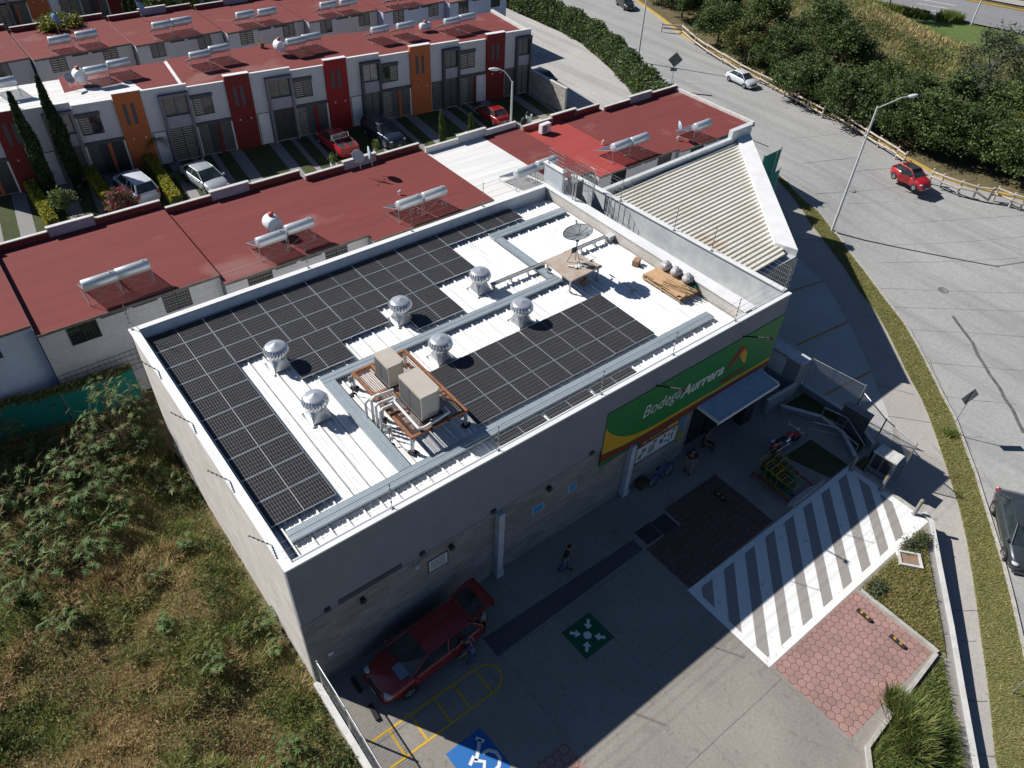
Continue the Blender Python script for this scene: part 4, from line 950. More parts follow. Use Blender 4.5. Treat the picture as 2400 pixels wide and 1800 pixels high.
mb = MB(); mb.obox((0,0,.15),.42,.30,.28,.4); b_ = mb.build('cardboard_box', mat('cardboard', (.38,.22,.14), .85, .12, 5), loc=(20.72,6.15,RZ), bevel=.01); tag(b_, 'small brown cardboard box alone on the white roof', 'box')
mb = MB(); mb.obox((0,0,.04),.25,.05,.04,.5); mb.obox((.1,.1,.05),.22,.04,.04,-.6); mb.ball((.32,.1,.06),.1,.08,.05,8,mi=1); tag(mb.build('loose_scrap', [M['galv'], mat('lime_plastic', (.45,.6,.15), .5, .1, 3)], loc=(18.9,4.6,RZ+.02)), 'small metal scrap with a lime green cap on the white roof', 'scrap')
# ================================================================ terraced houses
def prect(mb, P, ang, s0, s1, z0, z1, o0, o1, mi=0):
    """box on a facade: s along it, o = distance in front of it (towards the viewer for ang about 0)"""
    d = Vector((math.cos(ang), math.sin(ang))); n = Vector((d.y, -d.x)); P = Vector(P)
    c = P+d*(s0+s1)/2+n*(o0+o1)/2
    mb.obox((c.x, c.y, (z0+z1)/2), s1-s0, abs(o1-o0), z1-z0, ang, mi)
def fpt(P, ang, s, o):
    d = Vector((math.cos(ang), math.sin(ang))); n = Vector((d.y, -d.x)); p = Vector(P)+d*s+n*o; return (p.x, p.y)
def window(par, P, ang, s0, s1, z0, z1, pane, lintel=False, out=0.0, bars=False, lab=None):
    mb = MB(); t = .05
    prect(mb, P, ang, s0, s1, z0, z0+t, out-.02, out+.035); prect(mb, P, ang, s0, s1, z1-t, z1, out-.02, out+.035)
    prect(mb, P, ang, s0, s0+t, z0+t, z1-t, out-.02, out+.035); prect(mb, P, ang, s1-t, s1, z0+t, z1-t, out-.02, out+.035); prect(mb, P, ang, (s0+s1)/2-.025, (s0+s1)/2+.025, z0+t, z1-t, out-.02, out+.03)
    if bars:
        for k in range(1, 5): prect(mb, P, ang, s0+t, s1-t, z0+(z1-z0)*k/5-.008, z0+(z1-z0)*k/5+.008, out+.03, out+.05)
        for k in range(1, 8): s = s0+(s1-s0)*k/8; prect(mb, P, ang, s-.008, s+.008, z0+t, z1-t, out+.03, out+.048)
    f = mb.build('window', M['dark'], par, world=True)
    mb = MB(); a, b = ((pane, pane) if isinstance(pane, str) else pane)
    prect(mb, P, ang, s0+t, (s0+s1)/2-.025, z0+t, z1-t, out-.02, out+.008, 0); f1 = mb.build('pane', M[a], f, world=True)
    mb = MB(); prect(mb, P, ang, (s0+s1)/2+.025, s1-t, z0+t, z1-t, out-.02, out+.008, 0); mb.build('pane', M[b], f, world=True)
    if lintel:
        mb = MB(); prect(mb, P, ang, s0-.12, s1+.04, z1, z1+.22, 0.0, .16); mb.build('sunshade', M['lintel'], par, world=True)
def front_house(P, ang, depth, tower, label, spec, end=False, roofm='redroof', wid=7.2):
    """P at the left end of the facade; B-bay 2.6 m, tower 1.75 m, A-bay 2.75 m"""
    c = fpt(P, ang, 3.5, -depth/2); t = thing('terraced_house', label, 'house', (c[0], c[1], 0), 0, 'white terraced houses with coloured stair towers')
    w = dict(parent=t, world=True)
    b0, t0, a0, a1 = 0.0, 2.6, 4.36, (wid if not end else 6.95)
    d = depth
    mb = MB()
    mb.prism([fpt(P,ang,b0,0), fpt(P,ang,t0,0), fpt(P,ang,t0,-d), fpt(P,ang,b0,-d)], 0, 4.88)
    mb.prism([fpt(P,ang,a0,.10), fpt(P,ang,a1,.10), fpt(P,ang,a1,-d), fpt(P,ang,a0,-d)], 0, 4.88)
    mb.build('wall', M['wallwhite'], **w)
    mb = MB(); mb.prism([fpt(P,ang,t0,.18), fpt(P,ang,a0,.18), fpt(P,ang,a0,-.18), fpt(P,ang,t0,-.18)], 0, 5.47)
    mb.prism([fpt(P,ang,t0,-.18), fpt(P,ang,a0,-.18), fpt(P,ang,a0,-d), fpt(P,ang,t0,-d)], 0, 4.87); tw = mb.build('stair_tower', M[tower], **w)
    mb = MB()
    for q in (.45, .95): prect(mb, P, ang, t0+q, t0+q+.24, 3.28, 4.70, .181, .20)
    mb.build('slot_windows', M['lintel'], tw, world=True)
    mb = MB(); prect(mb, P, ang, t0-.03, a0+.02, 5.47, 5.50, .20, -.2); mb.build('tower_capping', M['white'], tw, world=True)
    mb = MB()
    for q in (.55, 1.35): p = fpt(P, ang, t0+q, .22); mb.ball((p[0], p[1], 2.25), .07, n=8)
    mb.build('tower_lamps', M['lamp'], tw, world=True)
    mb = MB(); rm = [M[r] for r in (roofm if isinstance(roofm, (list, tuple)) else [roofm])]
    cuts = [b0, a1] if len(rm) == 1 else [b0, t0+.9, a1]
    for k in range(len(cuts)-1): mb.prism([fpt(P,ang,cuts[k],-.13), fpt(P,ang,cuts[k+1],-.13), fpt(P,ang,cuts[k+1],-d+.02), fpt(P,ang,cuts[k],-d+.02)], 4.885, 4.93, k)
    mb.build('roof', rm, **w)
    for q in ((b0+.02, t0-.03, 5.07, .0, -.12), (a0+.02, a1, 5.35, .10, -.05)): mb = MB(); prect(mb, P, ang, q[0], q[1], 4.88, q[2], q[3], q[4]); mb.build('front_parapet', M['wallwhite'], **w)
    for q in ((b0, t0-.03, 5.07, .03, -.15), (a0, a1+.02, 5.35, .13, -.08)): mb = MB(); prect(mb, P, ang, q[0], q[1], q[2], q[2]+.04, q[3], q[4]); mb.build('parapet_capping', M['white'], **w)
    # bay of the A part
    mb = MB(); fo = .10
    prect(mb, P, ang, a0+1.05, a0+1.24, 0, 4.75, fo, fo+.30); prect(mb, P, ang, a1-.2, a1-.02, 0, 4.75, fo, fo+.30); prect(mb, P, ang, a0+1.05, a1-.02, 4.75, 4.92, fo, fo+.34)
    mb.build('bay_frame', M['purple'] if spec.get('bay') != 'dark' else M['lintel'], **w)
    mb = MB(); prect(mb, P, ang, a0+1.24, a1-.2, 2.52, 3.36, fo, fo+.16); mb.build('bay_panel', M['lilac'], **w)
    window(t, P, ang, a0+1.26, a1-.22, 3.38, 4.72, spec.get('up', 'winglass'), out=fo+.03)
    mb = MB(); prect(mb, P, ang, a0+1.26, a1-.22, .08, 2.5, fo-.02, fo+.04)
    mb.build('patio_door', M[spec.get('patio', 'blindsgrey')], **w)
    mb = MB(); prect(mb, P, ang, (a0+1.26+a1-.22)/2-.03, (a0+1.26+a1-.22)/2+.03, .08, 2.5, fo+.04, fo+.07); mb.build('patio_door_post', M['dark'], **w)
    dm = spec.get('door', 'white'); mb = MB(); prect(mb, P, ang, a0+.13, a0+.98, 0.05, 2.38, fo, fo+.03); dd = mb.build('front_door', M['shutter'] if dm == 'grille' else M['doorwhite'], **w)
    mb = MB(); prect(mb, P, ang, a0+.09, a0+.13, .05, 2.42, fo, fo+.04); prect(mb, P, ang, a0+.98, a0+1.02, .05, 2.42, fo, fo+.04); prect(mb, P, ang, a0+.09, a0+1.02, 2.38, 2.42, fo, fo+.04); mb.build('door_frame', M['dark'], dd, world=True)
    # B part
    window(t, P, ang, .15, 1.52, 3.0, 4.28, spec.get('win', ('blinds', 'glassdark')), lintel=True, out=.01, bars=spec.get('bars', False))
    mb = MB(); prect(mb, P, ang, .04, 2.56, 2.28, 2.50, .0, .14); mb.build('gate_hood', M['lintel'], **w)
    mb = MB(); g = spec.get('gate', ('shutter','dark','shutter'))
    prect(mb, P, ang, .12, .82, .05, 2.28, .0, .03, 0); prect(mb, P, ang, .82, 1.42, .05, 2.28, .0, .015, 1); prect(mb, P, ang, 1.66, 2.46, .05, 2.28, .0, .03, 2)
    mb.build('ground_floor_grille', [M[q] for q in g], **w)
    mb = MB(); prect(mb, P, ang, 1.44, 1.64, .0, 2.28, .0, .12); mb.build('coloured_pillar', M[spec.get('pillar', tower)], **w)
    for q in ((-.02, .10, .07), (2.47, 2.58, .09)): mb = MB(); prect(mb, P, ang, q[0], q[1], 0, 2.28, .0, q[2]); mb.build('white_jamb', M['white'], **w)
    return t
M['doorwhite'] = mat('white_steel_door', (.62,.64,.68), .55, .05, 2)
S2 = [(-17.7,'towerred',dict(up='curtain',gate=('shutter','dark','dark'),pillar='orange',win=('blindsgrey','glassdark')),['whiteroof'],'at the left edge, white-roofed behind tall cypresses'),
      (-10.45,'orange',dict(win=('blinds','glassdark'),up='winglass',patio='blinds',gate=('shutter','dark','dark'),door='white'),['whiteroof'],'with orange tower and partly white roof, behind the pink bougainvillea'),
      (-3.0,'towerred',dict(win=('blinds','glassdark'),up='winglass',patio='dark',gate=('blindsgrey','dark','shutter')),['redroof'],'with dark red tower, behind the silver car'),
      (4.4,'brightred',dict(win=('blinds','blindsgrey'),up='curtain',patio='blindsgrey',gate=('shutterpale','shutter','shutter'),bay='dark'),['redroof'],'with bright red tower, behind the red pickup'),
      (11.5,'orange',dict(win=('glassdark','blinds'),up='blindsgrey',patio='shutter',gate=('shutterpale','shutter','shutter'),door='grille',bay='dark'),['redroof'],'with orange tower, behind the dark blue utility vehicle'),
      (18.5,'towerred',dict(win=('blinds','blinds'),up='blindsgrey',patio='shutterpale',gate=('shutterpale','shutter','doorwhite'),door='grille',bay='dark'),['redroof'],'with dark red tower at the right row end, behind the street lamp')]
DEP2 = [5.6, 6.1, 6.6, 6.6, 6.3, 6.5]
for k, (s0, tw, spec, rm, lab) in enumerate(S2):
    p = FP+FD*s0; front_house((p.x, p.y), FA, DEP2[k], tw, 'white terraced house '+lab, spec, end=(k == 5), roofm=rm, wid=(S2[k+1][0]-s0-.005 if k < 5 else 6.95))
# half white, half red roof patch of the second house
mb = MB(); p = FP+FD*(-10.45); P = (p.x, p.y)
mb.prism([fpt(P,FA,.0,-2.9), fpt(P,FA,1.2,-3.2), fpt(P,FA,2.4,-2.9), fpt(P,FA,4.3,-3.3), fpt(P,FA,5.0,-.2), fpt(P,FA,7.2,-.2), fpt(P,FA,7.2,-6.08), fpt(P,FA,0,-6.08)], 4.93, 4.936)
o = mb.build('roof_patch', M['redroof'], [q for q in bpy.data.objects if q.name.startswith('terraced_house') and 'bougainvillea' in str(q.get('label'))][0], world=True)
# end wall coping of the row
p = FP+FD*18.5; P = (p.x, p.y); last = [q for q in bpy.data.objects if q.name.startswith('terraced_house') and 'street lamp' in str(q.get('label'))][0]
mb = MB(); mb.prism([fpt(P,FA,6.75,.0), fpt(P,FA,6.97,.0), fpt(P,FA,6.97,-6.5), fpt(P,FA,6.75,-6.5)], 4.94, 5.16); mb.build('end_coping', M['cap'], last, world=True)
# fourth row, only its fronts show
S4 = [(-10.5,'towerred','leftmost of the far row in the top left corner'),(-2.9-1.45,'orange','with orange tower in the far row at the top left'),(2.85,'towerred','with dark red tower in the far row, above the roof plants'),(10.05,'brightred','in the far row behind the tall cypress at the top edge'),(17.25,'orange','in the far row, second from its right end'),(24.45,'towerred','at the right end of the far row')]
for k, (s0, tw, lab) in enumerate(S4):
    front_house((11+s0*math.cos(R(-3)), 77.5+s0*math.sin(R(-3))), R(-3), 6.5, tw, 'white terraced house '+lab, dict(win=('glassdark','blindsgrey'), up='blindsgrey', patio='blinds'))
# rows seen from behind
def rear_house(x0, x1, y0, y1, label, grp, roof=('redroof',), cuts=None, wallc='wallwhite', win=((1.12,2.40),(5.35,6.62)), zt=5.0, panes=('blindsgrey','glassdark'), bars=False, parapet=True, raised=None, dy=0, end=False):
    cx, cy = (x0+x1)/2, (y0+y1)/2; t = thing('terraced_house', label, 'house', (cx, cy, 0), 0, grp); w = dict(parent=t, world=True)
    mb = MB(); mb.box(x0, x1, y0, y1, -.05, zt-.06); mb.build('wall', M[wallc], **w)
    mb = MB(); cs = [x0-.03]+(cuts or [])+[x1-.0]
    for k in range(len(cs)-1): mb.prism([(cs[k], y0-.12), (cs[k+1], y0-.12), (cs[k+1], y1-.13), (cs[k], y1-.13)], zt-.055, zt, k)
    mb.build('roof', [M[r] for r in roof], **w)
    mb = MB(); mb.box(x0-.02, x1+.0, y0-.15, y0-.122, zt-.13, zt+.004); mb.build('roof_edge', mat('stained_concrete_edge', (.16,.14,.12), .9, .35, 3, fine=20), **w)
    for a, b in win:
        i = win.index((a, b)); window(t, (x0, y0), 0.0, a, b, zt-1.17, zt-.13, panes[i] if isinstance(panes[i], tuple) else (panes[i], panes[i]), bars=bars, out=.0)
    mb = MB()
    for a, b in ((2.6,3.75),(4.0,5.15)): mb.box(x0+a, x0+b, y0-.012, y0+.0, zt-.30, zt-.13)
    mb.build('vent_slits', M['dark'], **w)
    if parapet:
        m1 = x0+(x1-x0)*.52
        rs = raised or 'lilac'
        for q in ((x0+.05, x0+2.55, .02, .32), (x0+2.55, x0+4.75, .06, .50), (x0+4.75, x1-.02, .02, .32)): mb = MB(); mb.box(q[0], q[1], y1-.13, y1+q[2], zt-.06, zt+q[3]); mb.build('front_parapet', M[roof[0] if q[2] < .05 else ('wallwhite' if rs == 'wallwhite' else 'lilac')], **w)
        mb = MB(); mb.box(x0+2.6, x0+4.7, y1-.145, y1-.131, zt+.02, zt+.47); mb.build('painted_bay_back', M[rs], **w)
        for q in ((x0+.03, x0+2.5, .04, .32), (x0+2.5, x0+4.8, .09, .50), (x0+4.8, x1, .04, .32)): mb = MB(); mb.box(q[0], q[1], y1-.15, y1+q[2], zt+q[3], zt+q[3]+.05); mb.build('parapet_capping', M['cap'], **w)
    if end:
        mb = MB(); mb.box(x1-.2, x1+.03, y0-.1, y1+.06, zt+.003, zt+.2); mb.build('end_coping', M['cap'], **w)
    return t
g1 = 'nearest row of red-roofed houses behind the shop'
R1 = [(-11.2,-3.15,19.85,27.6,'at the left edge of the picture, with a pale blue rear wall',('redroof',),None,'wallblue'),
      (-2.95,5.03,18.9,26.85,'above the green netting fence',('redroof',),None,'wallwhite'),
      (5.15,12.85,18.05,25.9,'with a white drum tank beside its solar heaters',('redroof',),None,'wallwhite'),
      (12.9,20.5,17.35,25.1,'behind the middle of the shop parapet, with two round shadows',('redroof',),None,'wallwhite'),
      (20.6,27.65,16.75,24.3,'with one half of its roof coated white',('whiteroof','redroof'),[24.95],'wallwhite'),
      (27.7,34.4,15.95,23.45,'with a bright red patch and a wall-mounted condenser on its roof',('brightroof','redroof'),[31.0],'wallwhite'),
      (34.5,41.9,15.6,22.85,'at the right end of the nearest row',('redroof',),None,'wallwhite')]
M['wallblue'] = mat('pale_blue_stucco', (.50,.56,.70), .85, .07, .9, fine=14)
RZ1 = [5.35,5.0,4.75,4.62,4.52,4.44,4.38]
def zr1(x):
    for h, z in zip(R1, RZ1):
        if x < h[1]+.06: return z
    return 4.38
for i_, ((x0,x1,y0,y1,lab,rf,cu,wc), ZT) in enumerate(zip(R1, RZ1)):
    q_ = (CZ-ZT)/(CZ-5.0); x0, x1 = CX+(x0-CX)*q_, CX+(x1-CX)*q_; y0, y1 = CY+(y0-CY)*q_, CY+(y1-CY)*q_; cu = [CX+(c-CX)*q_ for c in cu] if cu else None
    if i_ < 6: x1 = CX+(R1[i_+1][0]-CX)*(CZ-RZ1[i_+1])/(CZ-5.0)-.035
    rear_house(x0,x1,y0,y1,'red-roofed terraced house '+lab if rf[0]!='whiteroof' else 'terraced house '+lab,g1,rf,cu,wc,zt=ZT,bars=True,end=(x1>41),panes=('glassdark','blindsgrey'),raised=('wallwhite' if rf[0]=='whiteroof' else 'towerred' if rf[0]=='brightroof' else 'lilac'))
g3 = 'third row of red-roofed houses seen from behind'
R3 = [(-10,-2.6,53.6,61.0,'at the left edge of the picture'),(-2.5,4.75,53.0,60.3,'second from the left edge'),(4.9,11.85,52.3,59.3,'with yellow roof plants along its parapet'),(11.95,18.8,51.5,58.3,'third from the left with a clear window pane'),(18.9,25.6,50.7,57.6,'in the middle, behind the dead potted plant'),(25.7,32.3,49.9,56.8,'behind the white drum tank of the second row'),(32.4,38.9,49.0,55.9,'second from the right end'),(39.0,45.6,48.3,55.0,'at the right end, with a pale blue wall')]
for i,(x0,x1,y0,y1,lab) in enumerate(R3):
    rear_house(x0,x1,y0,y1,'red-roofed terraced house of the third row, '+lab,g3,('redroof',),None,'wallblue' if i>=6 else 'wallwhite',zt=5.2,win=((1.0,2.1),(4.75,5.8)),panes=(('blinds','blinds'),'blinds') if i%2==0 else (('winglass','winglass'),'winglass'))
mb = MB(); mb.box(-12,46,47.6+1.0,47.75+1.0,0,.0+.02)
# ---------------------------------------------------------------- solar water heaters
def heater():
    t = thing('solar_water_heater', None, 'water heater', (0,0,5), 0, 'solar water heaters on the house roofs')
    mb = MB(); z = 1.05; r = .275; L = .75
    mb.lathe([(.0,-L),(r*.9,-L),(r,-L+.03),(r,L-.03),(r*.9,L),(0,L)], (0,0,z), 20, axis='X'); mb.tube((.5,0,z+r-.01),(.5,0,z+r+.07),.03,6); mb.build('tank', mat('tank_steel', (.56,.61,.64), .32, .05, 3, metal=.35), t)
    mb = MB()
    for k in range(14): x = -.68+1.36*k/13; mb.tube((x,.12,z-.12),(x,1.45,.26),.033,6)
    mb.build('vacuum_tubes', mat('evacuated_tube_glass', (.07,.09,.14), .2, .1, 5, spec=.8), t)
    mb = MB()
    mb.tube((-.78,1.5,.27),(.78,1.5,.27),.028,6)
    for s in (-.74,.74):
        mb.tube((s,.1,z-.2),(s,1.5,.27),.018,5); mb.tube((s,-.05,z-.2),(s,-.1,0),.016,5); mb.tube((s,1.45,.27),(s,1.5,0),.014,5); mb.tube((s,.7,.72),(s,-.1,.05),.009,4)
    mb.tube((-.74,-.1,.1),(.74,-.1,.95),.007,4); mb.tube((.74,-.1,.1),(-.74,-.1,.95),.007,4); mb.tube((-.74,-.05,z-.22),(.74,-.05,z-.22),.010,4); mb.tube((-.74,-.1,.06),(.74,-.1,.06),.007,4); mb.tube((-.74,1.5,.05),(-.74,-.1,.05),.007,4); mb.tube((.74,1.5,.05),(.74,-.1,.05),.007,4)
    mb.build('stand', mat('dull_stand_steel', (.30,.31,.32), .6, .1, 5), t); return t
H0 = heater(); KID[H0.name] = kids(H0)
HL = [(233,658,5.0,'left one, on the roof above the green netting fence',1.0),(311,631,5.0,'right one, on the roof above the green netting fence',1.0),(635,559,5.0,'left one, beside the near white drum tank',1.0),(701,530,5.0,'right one, beside the near white drum tank',1.0),
      (959,474,5.0,'left one, on the roof with two round shadows',1.0),(1017,454,5.0,'right one, on the roof with two round shadows',1.0),(1232,401,5.0,'left one, on the white coated roof',1.0),(1281,381,5.0,'right one, just behind the roof gate panel',1.0),
      (1456,340,5.0,'left one, on the edge of the bright red patch',1.0),(1498,326,5.0,'right one, on the edge of the bright red patch',1.0),(1646,293,5.0,'alone beside the blue edged dish at the right end',1.0),
      (7,192,4.93,'on the white roof at the left edge',1.0),(224,163,4.93,'left one, beside the far left drum tank',1.0),(277,148,4.93,'right one, beside the far left drum tank',1.0),(468,128,4.93,'left one, second row above the dark red tower',1.0),(513,114,4.93,'right one, second row above the dark red tower',1.0),
      (693,96,4.93,'left one, beside the middle drum tank of the second row',1.0),(729,87,4.93,'right one, beside the middle drum tank of the second row',1.0),(890,69,4.93,'left one, left of the small horizontal tank',1.0),(950,60,4.93,'right one, left of the small horizontal tank',1.0),(1060,49,4.93,'left one, by the right end of the second row',1.0),(1095,40,4.93,'right one, by the right end of the second row',1.0),
      (139,92,5.2,'left one, third row below the yellow roof plants',1.0),(202,80,5.2,'right one, third row below the yellow roof plants',1.0),(380,58,5.2,'left one, third row right of the yellow plants',1.0),(425,49,5.2,'right one, third row right of the yellow plants',1.0),(575,34,5.2,'left one, third row centre',1.0),(626,27,5.2,'right one, third row centre',1.0),(770,11,5.2,'left one, third row near the top edge',1.0),(816,4,5.2,'right one, third row near the top edge',1.0),(930,-8,5.2,'left one, cut by the top edge of the picture',1.0),(968,-13,5.2,'right one, cut by the top edge of the picture',1.0)]
for i, (u, v, z, lab, k) in enumerate(HL):
    z = zr1(at(u, v, z+1.05).x) if z == 5.0 else z; p = at(u, v, z+1.05); o = H0 if i == 0 else dup(H0); o.location = (p.x, p.y, z); o['label'] = 'silver tank solar water heater, '+lab; o.rotation_euler = (0,0,R(-2 if v < 220 else 1))
# drum tanks, dishes and other roof items
WH = mat('white_plastic', (.70,.73,.78), .5, .06, 3)
for i, (u, v, z, r, lab, hz) in enumerate(((186,175,4.93,.42,'white drum water tank with a red bucket on top at the far left',0),(655,106,4.93,.40,'white drum water tank by the middle heaters of the second row',0),(638,521,5.0,.42,'white drum water tank in the nearest row behind the shop',0),(997,63,4.93,.30,'small horizontal white tank near the right end of the second row',1))):
    z = zr1(at(u, v, z).x) if z == 5.0 else z; p = at(u, v, z+.75 if not hz else z+.35); t = thing('drum_tank', lab, 'water tank', (p.x, p.y, z), 0, 'white drum tanks on the roofs'); mb = MB()
    if hz: mb.lathe([(0,-.5),(r*.8,-.5),(r,-.42),(r,.42),(r*.8,.5),(0,.5)], (0,0,.42), 18, axis='X')
    else: mb.lathe([(0,-.42),(r*.8,-.42),(r,-.34),(r,.34),(r*.8,.42),(0,.42)], (0,0,.72), 18, axis='Y')
    mb.build('drum', WH, t); mb = MB()
    for sx in (-.25,.25):
        for sy in (-.25,.25): mb.tube((sx,sy,0),(sx*.8,sy*.8,.45),.02,5)
    mb.build('stand', M['galv'], t); mb = MB(); mb.lathe([(.13,0),(.16,.16),(0,.17)], (0,0,.72+r if not hz else .42+r-.03), 12); mb.build('lid_bucket', mat('faded_red_plastic', (.45,.10,.06), .6, .1, 3), t)
def dish(u, v, z, h, r, rz, tilt, label, col=(.35,.50,.60)):
    z = zr1(at(u, v, z).x)+(z-5.0) if 5.0 <= z < 5.2 or z == 5.5 else z; p = at(u, v, z+h); t = thing('house_satellite_dish', label, 'satellite dish', (p.x, p.y, z), rz, 'television dishes on the houses'); mb = MB(); mb.tube((0,0,0),(0,0,h),.025,6); mb.tube((0,0,h-.1),(.55,0,h-.25),.007,4); mb.obox((.55,0,h-.22),.08,.06,.06); mb.build('mast', M['galv'], t)
    mb = MB(); mb.lathe([(0,0),(r*.5,.03),(r,.11),(r,.125),(r*.5,.045),(0,.02)], n=20); q = mb.build('reflector', mat('dish_blue_grey', col, .5, .05, 4), t); q.location = (.03,0,h); q.rotation_euler = (0, R(tilt), 0)
dish(1590,299,5.0,.9,.42,R(-30),75,'pale blue rimmed dish seen edge-on beside the rightmost roof heater')
dish(159,185,4.93,.75,.36,R(-50),55,'grey dish on a roof mast by the far left drum tank',(.40,.42,.44))
dish(22,238,4.93,.8,.38,R(20),70,'blue dish on the white roof at the left edge',(.18,.42,.60))
dish(327,17,5.25,1.0,.40,R(-40),60,'blue dish at the parapet of the third row near the top edge',(.25,.45,.60))
dish(128,46,5.25,1.2,.42,R(30),75,'blue dish standing among the yellow roof plants',(.12,.30,.55))
dish(842,364,5.5,.85,.40,R(215),88,'light blue dish over the parapet, left one of the crossed pair',(.40,.55,.62))
dish(870,358,5.5,.85,.40,R(160),88,'light blue dish over the parapet, right one of the crossed pair',(.40,.55,.62))
p = at(1277,300,4.8); mb = MB(); mb.obox((0,0,.38),.85,.34,.62,R(5)); c_ = mb.build('condenser_unit', M['white'], loc=(p.x, p.y, 4.44), bevel=.02); tag(c_, 'white boxy condenser standing by the parapet on the bright red roof', 'air conditioner')
mb = MB(); mb.obox((-.12,-.18,.38),.42,.012,.46,R(5)); mb.build('fan_grille', M['grey'], c_)
for u, v, s, in ((1413,332,'near the bright red patch edge'),(936,449,'on the roof with two round shadows'),(1589,323,'beside the rightmost heater')):
    zz = zr1(at(u, v, 5).x); p = at(u, v, zz+.2); mb = MB(); mb.tube((0,0,0),(0,0,.2),.05,8); mb.ball((.07,0,.24),.07,n=8); mb.ball((-.05,0,.2),.06,n=8); tag(mb.build('roof_vent_pipe', M['pipewhite'], loc=(p.x,p.y,zz)), 'short white vent pipe '+s, 'vent pipe', 'small vent pipes')
# boundary wall, green screens, side fence
t = thing('block_wall', 'bare grey block wall closing the last driveway towards the side road', 'wall', (40.4, 35.4, 0)); mb = MB(); mb.prism([(40.3,38.0),(40.5,38.0),(40.3,32.9),(40.1,32.9)], 0, 2.1); mb.build('blocks', M['blockgrey'], t, world=True); mb = MB(); mb.prism([(40.28,38.0),(40.52,38.0),(40.32,32.88),(40.08,32.88)], 2.1, 2.14); mb.build('coping', M['cap'], t, world=True)
def screen(P, z0, z1, name, label, col, posts=True):
    t = thing(name, label, 'fence', ((P[0][0]+P[-1][0])/2, (P[0][1]+P[-1][1])/2, z0)); mb = MB()
    for a, b in zip(P, P[1:]):
        n = 10
        for k in range(n):
            q = [Vector(a).lerp(Vector(b), (k+j)/n) for j in (0, 1)]; w0, w1 = (.03*math.sin((k+j)*1.9) for j in (0, 1))
            mb.add([(q[0].x, q[0].y+w0, z0), (q[1].x, q[1].y+w1, z0), (q[1].x, q[1].y-w1, z1+w1), (q[0].x, q[0].y-w0, z1+w0)], [(0,1,2,3)], 0, True)
    mb.build('green_netting', M['shadenet'], t, world=True)
    for a in P: mb = MB(); mb.tube((a[0], a[1], z0-.3), (a[0], a[1], z1+.15), .035, 7); mb.build('post', M['galv'], t, world=True)
    return t
M['shadenet'] = mat('green_shade_netting', (.008,.24,.19), .75, .12, 1.2, fine=40)
screen([(-11,20.3),(-5.6,19.0),(-3.15,18.45),(.0,18.2)], .1, 2.25, 'netting_fence', 'green shade netting fence behind the weedy lot with creeper on top', None)
screen([(42.3,14.3),(44.4,14.4)], .3, 3.0, 'netting_screen', 'upper green netting screen beside the annex at the road', None)
a_, b_ = at(1762,328,3.1), at(1823,353,3.1); mb = MB(); mb.tube(a_, b_, .03, 6); mb.tube(b_, (b_.x,b_.y,0), .03, 6); tag(mb.build('rail_pipe', M['galv']), 'thin steel pipe rail between annex roof corner and green screen', 'pipe')
screen([(39.6,12.6),(42.4,12.9)], .0, 2.6, 'netting_screen', 'lower dark green netting screen behind the white annex edge', None)
t = thing('patio_fence', 'dark steel lattice over the ground floor patio behind the green netting', 'fence', (-1.5,18.8,2)); mb = MB()
for k in range(24): x = -2.9+k*.24; mb.box(x, x+.012, 18.55, 18.57, 1.6, 2.75)
for z in (1.6,1.9,2.2,2.5,2.75): mb.box(-2.9, 2.8, 18.56, 18.58, z, z+.02)
mb.build('lattice', M['dark'], t, world=True)
